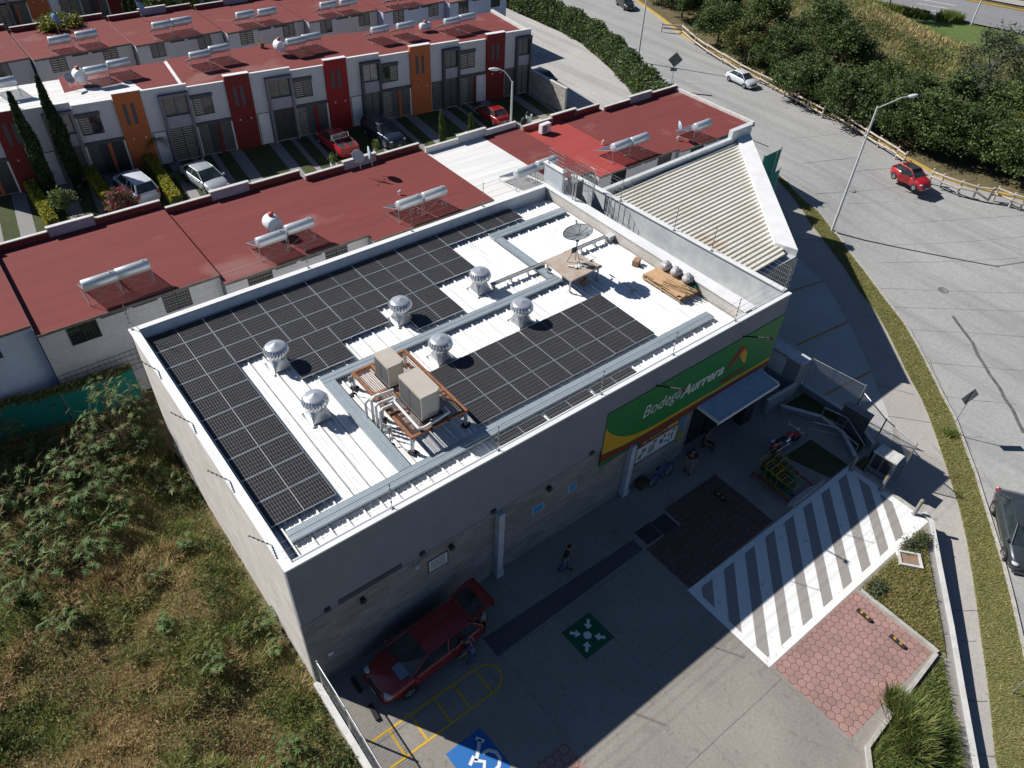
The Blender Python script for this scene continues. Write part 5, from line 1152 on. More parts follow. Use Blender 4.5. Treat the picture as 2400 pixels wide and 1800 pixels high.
# ================================================================ vehicles
def paint(name, col, metal=.0, rough=.35): 
    return mat(name, col, rough, .03, 2, metal=metal, coat=.8, obj=False)
def car(label, paintm, kind, x, y, z, rz, wheels='rim_grey', name='parked_car', cat='car', gate=False, plate=True, cat2=None):
    K = dict(sedan=(4.35,1.72,1.44), hatch=(3.85,1.66,1.48), suv=(4.55,1.82,1.72), mini=(3.6,1.62,1.49), pickup=(4.6,1.68,1.52), wagon=(4.6,1.85,1.70))[kind]
    L, Wd, H = K; h = L/2; w = Wd/2
    t = thing(name, label, cat, (x, y, z), rz)
    gc = .19; belt = H*.62
    # body stations (x, z of the upper surface, half width, z of the belly)
    if kind == 'sedan': S = [(-h,.62,.74),(-h+.06,.86,.90),(-h+.35,.98,.97),(-h+.95,1.0,1.0),(-.4,.98,1.0),(.75,.96,1.0),(1.15,.93,.985),(h-.55,.84,.95),(h-.18,.74,.86),(h,.55,.70)]; G_ = (-h+.55,-h+1.2,.42,1.22)
    elif kind == 'hatch': S = [(-h,.60,.78),(-h+.05,.88,.92),(-h+.3,1.0,.97),(-.9,1.0,1.0),(.4,.97,1.0),(.85,.96,.99),(h-.55,.86,.95),(h-.2,.76,.86),(h,.55,.70)]; G_ = (-h+.06,-h+.45,.18,.98)
    elif kind == 'mini': S = [(-h,.62,.80),(-h+.05,.90,.93),(-h+.3,1.02,.98),(-.8,1.02,1.0),(.4,1.0,1.0),(.8,.99,.99),(h-.5,.90,.95),(h-.16,.80,.86),(h,.58,.72)]; G_ = (-h+.05,-h+.62,.12,.88)
    elif kind in ('suv','wagon'): S = [(-h,.70,.82),(-h+.05,1.0,.94),(-h+.25,1.10,.98),(-1.0,1.12,1.0),(.5,1.10,1.0),(1.0,1.08,.99),(h-.55,.99,.96),(h-.15,.86,.88),(h,.60,.76)]; G_ = (-h+.08,-h+.42,.42,1.18)
    else: S = [(-h,.78,.90),(-h+.03,.92,.97),(-h+.2,.94,1.0),(-.55,.94,1.0),(-.5,.96,1.0),(.85,.95,1.0),(1.2,.92,.98),(h-.5,.86,.95),(h-.15,.78,.88),(h,.55,.76)]; G_ = (-.48,-.28,.48,1.18)
    mb = MB(); n = 16; V = []
    def ring(xx, zt, f):
        ww = w*f; b = gc+(.12 if abs(xx) > h-.12 else 0)
        pts = [(0,b),(ww*.75,b),(ww*.95,b+.08),(ww*1.0,(b+zt)*.45),(ww*.995,zt-.16),(ww*.95,zt-.05),(ww*.80,zt),(0,zt+.02)]
        return [(xx, py, pz) for py, pz in pts]+[(xx, -py, pz) for py, pz in pts[-2:0:-1]]
    rings = [ring(*s) for s in S]; m = len(rings[0])
    for r in rings: V += r
    F = [(i*m+j, (i+1)*m+j, (i+1)*m+(j+1) % m, i*m+(j+1) % m) for i in range(len(rings)-1) for j in range(m)]
    mb.add(V, F, 0, True); mb.add(rings[0], [tuple(range(m))]); mb.add(rings[-1], [tuple(range(m-1, -1, -1))])
    if kind == 'pickup':
        x0, x1, yy = -h+.12, -.62, w-.14; zb = .62
        mb.box(x0, x1, -yy, yy, .95, .958, 1)
        mb.box(x0-.1, x0, -w*.93, w*.93, .5, .99); mb.box(x0, x1, yy, w-.02, .9, 1.0); mb.box(x0, x1, -w+.02, -yy, .9, 1.0)
    body = mb.build('body', [paintm, M['black']], t)
    zb = {'sedan':.94,'hatch':.96,'mini':.98,'suv':1.07,'wagon':1.07,'pickup':.92}[kind]
    b0, r0, r1, b1 = G_; wb, wr = w*.90, w*.68; zr = H-.045
    # greenhouse
    mb = MB(); q = [(b0,-wb,zb),(b1,-wb,zb),(b1,wb,zb),(b0,wb,zb),(r0,-wr,zr),(r1,-wr,zr),(r1,wr,zr),(r0,wr,zr)]
    mid = (r0+r1)/2
    mb.add(q, [(0,1,5,4),(1,2,6,5),(2,3,7,6),(3,0,4,7)])
    gl = mb.build('windows', M['glass'], t)
    mb = MB(); rt = []
    xs_ = [r0-.05, r0+.1, mid, r1-.12, r1+.05]; zs_ = [zr-.02, zr+.025, zr+.05, zr+.03, zr-.02]; ys_ = [-wr-.03,-wr*.85,0,wr*.85,wr+.03]
    for xx, zz in zip(xs_, zs_):
        for yy in ys_: rt.append((xx, yy, zz-(.03 if abs(yy) > wr else 0)+(.012 if yy == 0 else 0)))
    mb.add(rt, [(i*5+j, (i+1)*5+j, (i+1)*5+j+1, i*5+j+1) for i in range(4) for j in range(4)], 0, True)
    mb.add([(a, b, c-.035) for a, b, c in rt], [(i*5+j, i*5+j+1, (i+1)*5+j+1, (i+1)*5+j) for i in range(4) for j in range(4)], 0, True)
    mb.build('roof', paintm, t)
    for s in (-1, 1):
        mb = MB(); mb.tube((b1,s*wb,zb),(r1,s*wr,zr),.035,6); mb.tube((b0,s*wb,zb),(r0,s*wr,zr),.06 if kind != 'sedan' else .055,6); mb.tube((r0,s*wr,zr),(r1,s*wr,zr),.03,6)
        if kind != 'pickup': mb.tube(((b0+b1)/2-.02,s*wb,zb),(mid+.05,s*wr,zr),.03,6)
        if kind in ('suv','wagon','hatch'): mb.tube((b0+.75,s*wb,zb),(r0+.6,s*wr,zr),.04,6)
        mb.build('side_pillars', paintm, t)
    wr_ = {'sedan':.31,'hatch':.29,'mini':.30,'suv':.35,'wagon':.36,'pickup':.33}[kind]; ax = h-.82 if kind not in ('mini',) else h-.66; rx = -(h-.85) if kind not in ('mini',) else -(h-.62)
    for xx in (ax, rx):
        for s in (-1, 1):
            mb = MB(); yy = s*(w-.09)
            mb.lathe([(wr_*.6,-.09),(wr_*.96,-.10),(wr_,-.06),(wr_,.06),(wr_*.96,.10),(wr_*.6,.09)], (xx,yy,wr_), 20, axis='Y'); wl = mb.build('wheel', M['black'], t)
            mb = MB(); mb.lathe([(0,s*.085),(wr_*.2,s*.085),(wr_*.55,s*.07),(wr_*.63,s*.095),(wr_*.63,-s*.09)], (xx,yy,wr_), 20, axis='Y')
            for k in range(5): a = 2*PI*k/5; mb.add([(xx+wr_*.22*math.cos(a+d),yy+s*.10,wr_+wr_*.22*math.sin(a+d)) for d in (-.35,.35)]+[(xx+wr_*.55*math.cos(a+d),yy+s*.092,wr_+wr_*.55*math.sin(a+d)) for d in (.3,-.3)], [(0,1,2,3)], 1)
            mb.build('rim', [M['grey'], M['rim']], wl)
            mb = MB(); A = []
            for k in range(13): a = PI*k/12-.0; A += [(xx+(wr_+.025)*math.cos(a), s*(w+.004), wr_+(wr_+.03)*math.sin(a)), (xx+(wr_+.085)*math.cos(a), s*(w+.002), wr_+(wr_+.09)*math.sin(a))]
            mb.add([(xx+(wr_+.05)*math.cos(PI*k/12), s*(w*.998), wr_*.95+(wr_+.06)*math.sin(PI*k/12)) for k in range(13)], [tuple(range(13))]); mb.build('wheel_well', M['black'], body)
    zf = S[-2][1]; zbk = S[1][1]
    for s in (-1, 1):
        mb = MB(); mb.ball((h-.19, s*w*.70, zf-.10), .17, .17, .075, 10); mb.build('headlight', M['headlamp'], t)
        mb = MB(); mb.ball((-h+.07, s*w*.80, zbk-.10), .085, .14, .13 if kind not in ('suv','wagon','hatch') else .2, 10); mb.build('taillight', M['taillamp'], t)
        mb = MB(); mb.ball((b1-.12, s*(wb+.15), zb+.05), .07, .11, .075, 8); mb.build('mirror', paintm, t)
    mb = MB(); mb.box(h-.10, h+.012, -w*.45, w*.45, .40, .62); mb.build('grille', M['dark'], t)
    mb = MB(); mb.box(h-.12, h+.05, -w*.74, w*.74, .27, .40); mb.build('front_bumper', paintm, t); mb = MB(); mb.box(-h-.05, -h+.1, -w*.78, w*.78, .32, .46); mb.build('rear_bumper', paintm, t)
    if plate:
        mb = MB(); mb.box(-h-.062, -h-.052, -.16, .16, .50, .58) if kind != 'sedan' else mb.box(-h-.02, -h-.005, -.16, .16, .56, .65); mb.box(h+.052, h+.06, -.16, .16, .34, .42); mb.build('number_plate', M['doorwhite'], t)
    mb = MB()
    for s in (-1, 1):
        for xx in ((b0+b1)/2-.25, (b0+b1)/2+.55): mb.box(xx, xx+.15, s*(w+.002), s*(w+.02), zb-.17, zb-.14)
    mb.build('door_handles', paintm, t)
    return t
M['rim'] = mat('alloy_rim', (.55,.56,.57), .35, .05, 4, metal=.6)
M['headlamp'] = mat('headlamp_cover', (.55,.57,.58), .12, .05, 6, coat=1)
M['taillamp'] = mat('taillamp_cover', (.35,.015,.012), .2, .05, 6, coat=1)
def place(a, b):
    """heading from the rear axle point a to the front axle point b"""
    return (a.x+b.x)/2, (a.y+b.y)/2, math.atan2(b.y-a.y, b.x-a.x)
SIL, WHT, RED_, DBL = paint('silver_paint', (.50,.54,.56), .3), paint('white_paint_car', (.62,.66,.72), .0), paint('dark_red_paint', (.25,.010,.010)), paint('navy_paint', (.018,.03,.055), .2)
FIA, DGR, BLK, GRN = paint('bright_red_paint', (.42,.012,.02)), paint('graphite_paint', (.05,.06,.07), .3), paint('black_paint', (.02,.021,.022)), paint('dark_green_grey_paint', (.03,.04,.042), .2)
# road cars
car('white four-door sedan parked at the yellow kerb beside the wooden rail', WHT, 'sedan', 60.0, 30.5, .03, R(-67))
o = bpy.data.objects['parked_car']; p = at(1736,194,.1); o.location = (p.x, p.y, .02); o.scale = (.74,.76,.78); o.rotation_euler = (0,0,R(-96))
c = car('small bright red hatchback with driver door open parked by the rail', FIA, 'mini', 0, 0, 0, R(-77)); p = at(2136,416,.5); c.location = (p.x, p.y, .01); c.scale = (.84,.84,.86); c.rotation_euler = (0,0,R(-103))
mb = MB(); mb.obox((0,0,.60), 1.02, .05, .62, 0); mb.obox((.02,0,1.12), .80, .02, .36, 0, 1); od = mb.build('open_door', [FIA, M['glass']], c); od.location = (.05,-1.02,.05); od.rotation_euler = (0,0,R(-150))
mb = MB(); mb.box(-.95, .2, -.5, .5, 1.50, 1.515); mb.build('dark_roof_panel', M['glass'], c)
c = car('dark graphite sedan at the grass verge, cut by the right picture edge', DGR, 'sedan', 0, 0, 0, R(-118)); p = at(2405,1245,gz(31,-11)+.75); c.location = (p.x, p.y, gz(p.x,p.y)+.02)
p1, p2 = at(2322,1198,gz(30,-9)+.3), at(2348,1298,gz(29,-11)+.3); d = (p2-p1); a = math.atan2(d.y, d.x); nn = Vector((-math.sin(a), math.cos(a))); mm = (p1+p2)/2; c.location = (mm.x+nn.x*.86, mm.y+nn.y*.86, gz(mm.x, mm.y)+.02); c.rotation_euler = (0,0,a)
c = car('dark saloon on the road at the top edge, close to the rail', BLK, 'sedan', 0, 0, 0, R(-110)); p = at(1466,4,.6); c.location = (p.x, p.y, .02); c.scale = (.72,.74,.75)
# driveway cars
def at2(u, v, z=.7): return at(u, v, z)
c = car('silver saloon with a dark windscreen on the driveway below the second house', SIL, 'sedan', 0, 0, 0, R(-82)); p = at(478,408,.85); c.location = (p.x, p.y, .02)
c = car('white sport utility car backed towards the pink bougainvillea', WHT, 'suv', 0, 0, 0, R(97)); p = at(318,430,.9); c.location = (p.x, p.y+.3, .02); c.scale = (.92,.90,.90)
c = car('dark navy sport utility vehicle on the driveway by the bright red tower', DBL, 'wagon', 0, 0, 0, R(-82)); p = at(898,302,.9); c.location = (p.x, p.y, .02); c.scale = (.92,.90,.90); c.rotation_euler = (0,0,R(-87))
pk = car('red pickup truck with an open black bed on the driveway', FIA, 'pickup', 0, 0, 0, R(98), name='pickup_truck', cat='pickup truck'); p = at(788,325,.8); pk.location = (p.x, p.y, .02); pk.scale = (.95,.95,.93); pk.rotation_euler = (0,0,R(90))
mb = MB(); h = 2.3
for s in (-.72,.72): mb.path([(-h+.2,s,1.0),(-h+.2,s,1.16),(-.8,s,1.2),(-.7,s,1.55)], .025, 6)
mb.path([(-.7,-.72,1.55),(-.7,.72,1.55)], .03, 6); mb.path([(-.75,-.72,1.2),(-.75,.72,1.2)], .025, 6); mb.build('bed_rails', M['chrome'], pk)
c = car('dark red saloon seen from behind beside the street lamp driveway', RED_, 'sedan', 0, 0, 0, R(100)); p = at(1155,262,.7); c.location = (p.x, p.y, .02); c.scale = (.84,.84,.84); c.rotation_euler = (0,0,R(86))
c = car('dark green-grey car parked right behind the grey block wall', GRN, 'sedan', 0, 0, 0, R(95)); c.location = (42.6, 39.4, .02); c.scale = (.85,.85,.85)
c = car('grey car with red taillight hidden behind the house corner', DGR, 'hatch', 0, 0, 0, R(85)); c.location = (42.3, 45.6, .02); c.scale = (.85,.85,.85)
c = car('red car at the top edge beside the end of the third row', FIA, 'sedan', 0, 0, 0, R(95)); c.location = (47.2, 56.3, .02); c.scale = (.85,.85,.85)
# hatchback with raised tailgate in the shade of the shop
hb = car('dark red hatchback in the shade with its tailgate raised', RED_, 'hatch', 3.62, -1.38, .01, R(183)); hb.scale = (1.12,1.06,1.02)
bx = -3.85/2
mb = MB(); wq = .66
mb.add([(bx+.42,-wq,1.44),(bx+.42,wq,1.44),(bx-.28,wq*.95,1.80),(bx-.28,-wq*.95,1.80),(bx-.50,wq*.9,1.74),(bx-.50,-wq*.9,1.74)], [(0,1,2,3),(3,2,4,5)], 0)
mb.add([(bx+.42,-wq,1.40),(bx+.42,wq,1.40),(bx-.28,wq*.95,1.76),(bx-.28,-wq*.95,1.76),(bx-.50,wq*.9,1.70),(bx-.50,-wq*.9,1.70)], [(3,2,1,0),(5,4,2,3)], 0)
mb.box(bx-.56, bx-.48, -wq*.9, wq*.9, 1.42, 1.76)
tg = mb.build('raised_tailgate', RED_, hb)
mb = MB(); mb.add([(bx+.32,-wq*.8,1.50),(bx+.32,wq*.8,1.50),(bx-.20,wq*.76,1.768),(bx-.20,-wq*.76,1.768)], [(0,1,2,3)]); mb.build('rear_glass', M['glass'], tg)
mb = MB(); rr = random.Random(8)
for k in range(9): mb.ball((bx+.12+.3*rr.random(), rr.uniform(-.45,.45), 1.0+.12*rr.random()), .10+.06*rr.random(), n=8, jit=.3, seed=k, mi=k % 2)
tag(mb.build('shopping_bags', [mat('pale_bag', (.45,.50,.58), .5, .2, 9), mat('grey_bag', (.25,.27,.30), .5, .2, 9)]), 'pale shopping bags heaped in the open boot of the red hatchback', 'shopping bags')
o = bpy.data.objects['shopping_bags']; o.location = (3.62-(bx+.15)*1.12*1.0, -1.30, .95)
mb = MB(); mb.box(.45,1.0,-.62,-.05,1.0,1.012); sh = mb.build('windscreen_sunshade', mat('sunshade_foil', (.22,.28,.36), .4, .05, 3), hb); sh.location = (.25,.62,-.02)
# wheel stops
def stop(x, y, z, rz, label, mt='black', yel=True):
    t = thing('wheel_stop', label, 'wheel stop', (x, y, z), rz, 'rubber wheel stops'); mb = MB(); mb.prism([(-.32,-.075),(.32,-.075),(.32,.075),(-.32,.075)], 0, .10); mb.build('block', M['rubber'], t, bevel=.02)
    if yel:
        for s in (-1, 1): mb = MB(); mb.obox((s*.13,.0,.104), .10, .12, .006, .35); mb.build('yellow_reflector', M['reflect'], t)
M['rubber'] = mat('stop_rubber', (.03,.026,.022), .8, .2, 8); M['reflect'] = mat('yellow_reflector', (.50,.30,.05), .5, .2, 8)
stop(1.10,-.8,.01,R(88),'black wheel stop at the front of the red hatchback, nearer the wall', yel=False); stop(1.10,-2.02,.01,R(86),'black wheel stop at the front of the red hatchback, partly in sunlight', yel=False)
a = at(*K8(1175,670), .05); stop(a.x, a.y, .01, R(-92), 'black and yellow wheel stop on the red paving, left one'); a = at(*K8(1390,840), .05); stop(a.x, a.y, .01, R(-92), 'black and yellow wheel stop on the red paving, right one')
a = at(*zoom(1380,960,6.9125)(2130,1410), .05); stop(a.x, a.y, .01, R(-90), 'black and yellow wheel stop on the shaded dark paving')
# ================================================================ street furniture
def lamp(x, y, z, h, az, arm, label, lean=(0,0), curved=False):
    t = thing('street_lamp', label, 'street lamp', (x, y, z), 0, 'white street lamps'); top = Vector((lean[0], lean[1], h)); mb = MB()
    mb.tube((0,0,-.3), top, .095, 12, .06); mb.tube((0,0,0),(0,0,.06),.16,12); mb.build('pole', M['polewhite'], t)
    d = Vector((math.cos(az), math.sin(az), 0)); mb = MB()
    if curved: P = [top-Vector((0,0,.1)), top+d*.25+Vector((0,0,.35)), top+d*arm*.6+Vector((0,0,.75)), top+d*arm+Vector((0,0,.95))]
    else: P = [top-Vector((0,0,.12)), top+d*arm*.75+Vector((0,0,.38)), top+d*arm+Vector((0,0,.42))]
    mb.path([tuple(p) for p in P], .035, 8); mb.build('arm', M['polewhite'], t)
    mb = MB(); e = P[-1]+d*.35; mb.ball((0,0,0), .42, .17, .10, 14); hd = mb.build('lamp_head', M['lamp'], t); hd.location = e; hd.rotation_euler = (0, R(-6), az)
M['polewhite'] = mat('white_pole_paint', (.62,.63,.63), .45, .05, 2)
b = G(1949,542); lamp(b.x, b.y, b.z, 8.9, R(-18), 2.2, 'tall white street lamp on the verge by the annex, nearest to the shop', (.0,.0))
b = at(*zoom(1050,50,5.53)(835,1340), 0); b = Vector((31.9,30.0,0)); pt = at(*zoom(1050,50,5.53)(835,780), 6.3); 
# lamp between the rows: foot hidden by the nearest row, top at the measured point
lamp(pt.x, pt.y, 0, 6.3, R(160), 1.0, 'curved-arm white street lamp in the house street, left of the block wall', curved=True)
b = at(1494,145,0); pt = at(1518,0,9.5); lamp(b.x, b.y, .02, 9.5, R(-20), 2.2, 'white street lamp rising past the top edge beside the hedge')
b = at(*zoom(2000,0,5.53)(1527,322), .1); lamp(b.x, b.y, .1, 9.5, R(40), 2.2, 'white street lamp by the far road at the top right')
# signs
M['signback'] = mat('sign_back_aluminium', (.19,.215,.20), .5, .08, 3, metal=.2)
def sign(x, y, z, h, yaw, size, label, diamond=True, extra=False, tilt=0):
    t = thing('road_sign', label, 'road sign', (x, y, z), yaw, 'road signs seen from behind'); mb = MB(); mb.tube((0,0,-.1),(0,0,h+(.3 if diamond else .2)),.028,7); mb.build('pole', M['galv'], t)
    mb = MB(); q = size/2; s = Matrix.Rotation(PI/4 if diamond else 0, 4, 'Y')
    v = [s @ Vector((a*q, 0, b*q)) for a, b in ((-1,-1),(1,-1),(1,1),(-1,1))]
    mb.add([(p.x, .034, p.z+h) for p in v]+[(p.x, .040, p.z+h) for p in v], [(0,1,2,3),(7,6,5,4),(0,4,5,1),(1,5,6,2),(2,6,7,3),(3,7,4,0)]); mb.build('plate', M['signback'], t)
    if extra: mb = MB(); mb.box(-.3,.3,.034,.040,h-1.0,h-.72); mb.build('lower_plate', M['signback'], t)
b = G(2223,1015); sign(b.x, b.y, b.z, 2.55, R(-20), .78, 'grey back of a diamond road sign on the verge opposite the forecourt')
b = G(2371,1625); sign(b.x, b.y, b.z, 2.55, R(-40), .78, 'road sign pole on the verge at the lower right picture edge')
b = at(*K1(2135,580), .02); b = at(*K1(2132,578), 0); sign(b.x, b.y, .02, 2.6, R(-35), .95, 'grey back of a diamond road sign with a small lower plate by the hedge', extra=True)
b = at(*zoom(1600,0,5.53)(832,840), .3); sign(b.x, b.y, .1, 2.9, R(-35), .85, 'square grey back of a road sign behind the white sedan', diamond=False)
# wooden rail along the bank
pts = [(1400,-18),(1487,20),(1560,62)]; rail_px = [(1552,62),(1600,66),(1630,92),(1658,112),(1735,158),(1783,182),(1813,196),(1841,212),(1870,230),(1895,243),(1930,262)]
seg2 = [(1953,262),(1989,284),(2030,310),(2062,330),(2104,356),(2122,368)]; seg3 = [(2186,408),(2210,420),(2252,435),(2290,445),(2325,452),(2337,450),(2375,465),(2400,472),(2440,480)]
M['rail'] = mat('weathered_round_rail', (.52,.45,.38), .9, .3, 4, fine=24)
def rails(name, px, label, seed, hs=(.40,.82), broken=False):
    t0 = at(px[0][0], px[0][1], .35); t = thing('wooden_rail_fence', label, 'fence', (t0.x, t0.y, 0), 0, 'weathered wooden rail along the bank'); rr = random.Random(seed)
    W3 = [at(u, v, .55) for u, v in px]; W3 = [Vector((p.x, p.y, hillz(p.x, p.y)*.3)) for p in W3]
    for p in W3: mb = MB(); mb.tube(p+Vector((0,0,-.1)), p+Vector((rr.uniform(-.04,.04),rr.uniform(-.04,.04),1.0)), .075, 7); mb.build('post', M['rail'], t, world=True)
    for a, b in zip(W3, W3[1:]):
        n = max(1, int((b-a).length/2.6+.5))
        for k in range(n):
            q0, q1 = a.lerp(b, k/n), a.lerp(b, (k+1)/n)
            if k: mb = MB(); mb.tube(q0+Vector((0,0,-.1)), q0+Vector((0,0,.98)), .07, 7); mb.build('post', M['rail'], t, world=True)
            for h in hs:
                j = [rr.uniform(-.07,.07) for _ in range(2)]; mb = MB(); o = Vector((-.1,-.02,0)); mb.tube(q0+o+Vector((0,0,h+j[0])), q1+o+Vector((0,0,h+j[1]-(.35 if broken and rr.random() < .3 else 0))), .085, 7, .07); mb.build('rail', M['rail'], t, world=True)
rails('r', rail_px, 'weathered wooden rail fence passing behind the white sedan', 1)
rails('r', seg2, 'weathered wooden rail fence between the gap and the small red car', 2)
rails('r', seg3, 'sagging wooden rail fence right of the small red car', 3, broken=True)
# bollards
for i, (x, y, s) in enumerate(((24.74,-5.47,'at the top corner of the hatched zone'),(24.78,-7.03,'in the middle of the hatched zone edge'),(24.75,-8.72,'in full sunlight at the lower corner'))):
    t = thing('bollard', 'grey round bollard with a yellow band, '+s, 'bollard', (x, y, 0), 0, 'grey bollards along the hatched zone'); mb = MB(); mb.lathe([(.085,-.02),(.085,.97),(.07,1.0),(0,1.0)], n=16); mb.build('post', mat('bollard_grey', (.26,.26,.26), .6, .08, 4), t); mb = MB(); mb.lathe([(.088,.80),(.088,.88)], n=16); mb.build('yellow_band', M['reflect'], t)
    mb = MB(); mb.lathe([(0,.0),(.10,.0),(.13,.01)], (0,0,.0), 12); mb.build('foot_plate', M['dark'], t)
# retaining wall along the pavement
def wallrun(name, pts, z1, w, label, mt, capm='white', zoff=-.2):
    t = thing(name, label, 'wall', (pts[0][0], pts[0][1], 0)); n = len(pts); L = []; Rr = []
    for i, p in enumerate(pts):
        a = Vector(pts[max(0, i-1)]); b = Vector(pts[min(n-1, i+1)]); d = (b-a).normalized(); q = Vector(p); L.append((q.x-d.y*w/2, q.y+d.x*w/2)); Rr.append((q.x+d.y*w/2, q.y-d.x*w/2))
    mb = MB(); f0 = lambda x, y: -1.1; mb.prism(L+Rr[::-1], f0, z1-.03); mb.build('wall_body', mt, t, world=True)
    mb = MB(); mb.prism(L+Rr[::-1], z1-.03, z1); mb.build('coping', M[capm], t, world=True)
wallrun('retaining_wall', [(25.1,-8.95),(24.95,-9.4),(22.9,-10.95),(20.7,-12.65),(18.6,-14.2),(16.4,-15.85),(11,-19.9)], .14, .20, 'low white topped retaining wall between planting bed and pavement', M['stucco'], 'cap')
# fenced ramp area east of the forecourt
wallrun('ramp_wall', [(24.35,-.62),(26.6,-.7)], 1.0, .16, 'low grey wall at the shop corner below the sign', M['stucco'], 'cap')
wallrun('planter_wall', [(27.5,-.5),(27.55,-2.9),(27.5,-3.8),(26.75,-5.3)], .42, .22, 'low bent concrete planter wall beside the chain-link fence', M['stucco'], 'cap')
wallrun('planter_wall', [(25.35,-.9),(26.35,-2.6),(26.3,-3.9),(25.35,-5.3)], .30, .2, 'inner low concrete planter wall along the steps', M['stucco'], 'cap')
flat('lawn', [(25.4,-.9),(27.4,-.9),(27.4,-3.7),(26.8,-5.0),(25.6,-5.1),(26.4,-3.9),(26.4,-2.6)], .02, M['lawn'])
t = thing('masonry_pier', 'grey rendered pier with a broad cap and white door niche beside the sign', 'pier', (26.9,.1,0)); mb = MB(); mb.box(26.55,27.25,-.6,3.1,-.9,2.15); mb.build('pier_body', M['stucco'], t, world=True); mb = MB(); mb.box(26.50,27.3,-.66,3.1,2.15,2.22); mb.build('cap', mat('pier_cap', (.55,.57,.60), .6, .1, 3), t, world=True)
mb = MB(); mb.box(26.53,26.549,.2,1.1,.9,2.05); mb.box(26.53,26.549,1.4,2.6,.9,2.05); mb.build('white_panels', M['doorwhite'], t, world=True)
def chainmat():
    m, nt, b = new_mat('chain_link_mesh'); p = pos(nt); s = nt.nodes.new('ShaderNodeSeparateXYZ'); nt.links.new(p, s.inputs[0])
    h = mth(nt, 'ADD', s.outputs[0], s.outputs[1]); 
    a = mth(nt, 'FRACT', mth(nt, 'DIVIDE', mth(nt, 'ADD', mth(nt, 'SUBTRACT', s.outputs[0], s.outputs[1]), s.outputs[2]), .095)); c = mth(nt, 'FRACT', mth(nt, 'DIVIDE', mth(nt, 'SUBTRACT', mth(nt, 'SUBTRACT', s.outputs[0], s.outputs[1]), s.outputs[2]), .095))
    k = mth(nt, 'MAXIMUM', mth(nt, 'LESS_THAN', a, .13), mth(nt, 'LESS_THAN', c, .13)); b.inputs['Base Color'].default_value = (.42,.44,.45,1); b.inputs['Metallic'].default_value = .5; b.inputs['Roughness'].default_value = .45
    nt.links.new(k, b.inputs['Alpha']); return m
M['chain'] = chainmat()
def chainfence(P, z0, z1, label, rnd=.03):
    t = thing('chain_link_fence', label, 'fence', (P[0][0], P[0][1], z0(P[0]) if callable(z0) else z0)); zz = (lambda p: z0(p)) if callable(z0) else (lambda p: z0)
    for a, b in zip(P, P[1:]):
        mb = MB(); mb.add([(a[0],a[1],zz(a)),(b[0],b[1],zz(b)),(b[0],b[1],z1-.03),(a[0],a[1],z1-.03)], [(0,1,2,3)]); mb.build('mesh', M['chain'], t, world=True)
        mb = MB(); mb.tube((a[0],a[1],z1),(b[0],b[1],z1),.028,8); mb.build('top_rail', M['galv'], t, world=True)
    for a in P: mb = MB(); mb.tube((a[0],a[1],zz(a)-.3),(a[0],a[1],z1+.06),.036,8); mb.build('post', M['galv'], t, world=True)
chainfence([(27.42,-.73),(27.8,-3.45)], -.7, 2.2, 'tall chain-link fence panel beside the rendered pier')
chainfence([(27.85,-3.5),(27.05,-5.2),(26.75,-6.95)], -.7, 1.75, 'lower bent chain-link fence behind the dark notice cabinet')
chainfence([(.12,-.25),(.13,-2.2),(.10,-4.6),(.05,-7.5)], .35, 2.0, 'chain-link fence between the weedy lot and the forecourt')
wallrun('fence_plinth', [(-.02,.0),(-.02,-4),(-.08,-9.5)], .36, .22, 'pebbled pale concrete plinth below the chain-link fence', M['cap'], 'cap')
t = thing('notice_cabinet', 'dark flat cabinet standing on the planter wall behind the stair rail', 'cabinet', (26.7,-4.0,0)); mb = MB(); mb.prism([(26.5,-3.35),(26.85,-3.42),(26.95,-4.62),(26.6,-4.7)], -.1, 1.6); mb.build('cabinet_body', M['lintel'], t, world=True); mb = MB(); mb.prism([(26.46,-3.3),(26.9,-3.38),(27.0,-4.66),(26.56,-4.74)], 1.6, 1.65); mb.build('cabinet_top', M['grey'], t, world=True)
t = thing('meter_housing', 'grey concrete meter housing with two dark doors beside the last bollards', 'cabinet', (25.85,-6.35,0)); mb = MB(); mb.prism([(25.5,-5.85),(26.1,-5.9),(26.25,-6.8),(25.6,-6.85)], -.2, 1.1); mb.build('housing', M['stucco'], t, world=True); mb = MB(); mb.prism([(25.42,-5.8),(26.14,-5.84),(26.3,-6.86),(25.52,-6.92)], 1.1, 1.17); mb.build('top_slab', M['cap'], t, world=True)
mb = MB(); mb.quad((25.50,-5.95,.2),(25.535,-6.3,.2),(25.535,-6.3,1.0),(25.50,-5.95,1.0)); mb.quad((25.54,-6.38,.2),(25.575,-6.75,.2),(25.575,-6.75,1.0),(25.54,-6.38,1.0)); dd = mb.build('dark_doors', M['dark'], t, world=True); dd.location.x -= .03
for i, (P, lab) in enumerate((([(24.95,-2.9,0),(24.95,-2.9,.95),(25.6,-3.9,.95),(25.75,-5.0,.6),(25.75,-5.0,0)],'steel stair handrail nearer to the lawn'),([(26.1,-2.7,.2),(26.1,-2.7,1.1),(26.4,-3.8,1.1),(25.9,-5.2,.7),(25.9,-5.2,.1)],'steel stair handrail nearer to the cabinet'))):
    mb = MB(); mb.path(P, .025, 7); a, b = Vector(P[1]), Vector(P[2]); mb.tube((b.x,b.y,0), b, .022, 6); mb.path([(P[0][0],P[0][1],.5),(P[2][0],P[2][1],.5)], .015, 5); tag(mb.build('handrail', M['galv']), lab, 'handrail', 'handrails of the steps')
t = thing('utility_box', 'square concrete box with a rusty grey lid among weeds in the bed', 'utility box', (22.2,-9.95,.05)); mb = MB()
for c, sx, sy in (((0,.33,.09),.95,.1),((0,-.33,.09),.95,.1),((-.42,0,.09),.1,.56),((.42,0,.09),.1,.56)): mb.obox(c, sx, sy, .18)
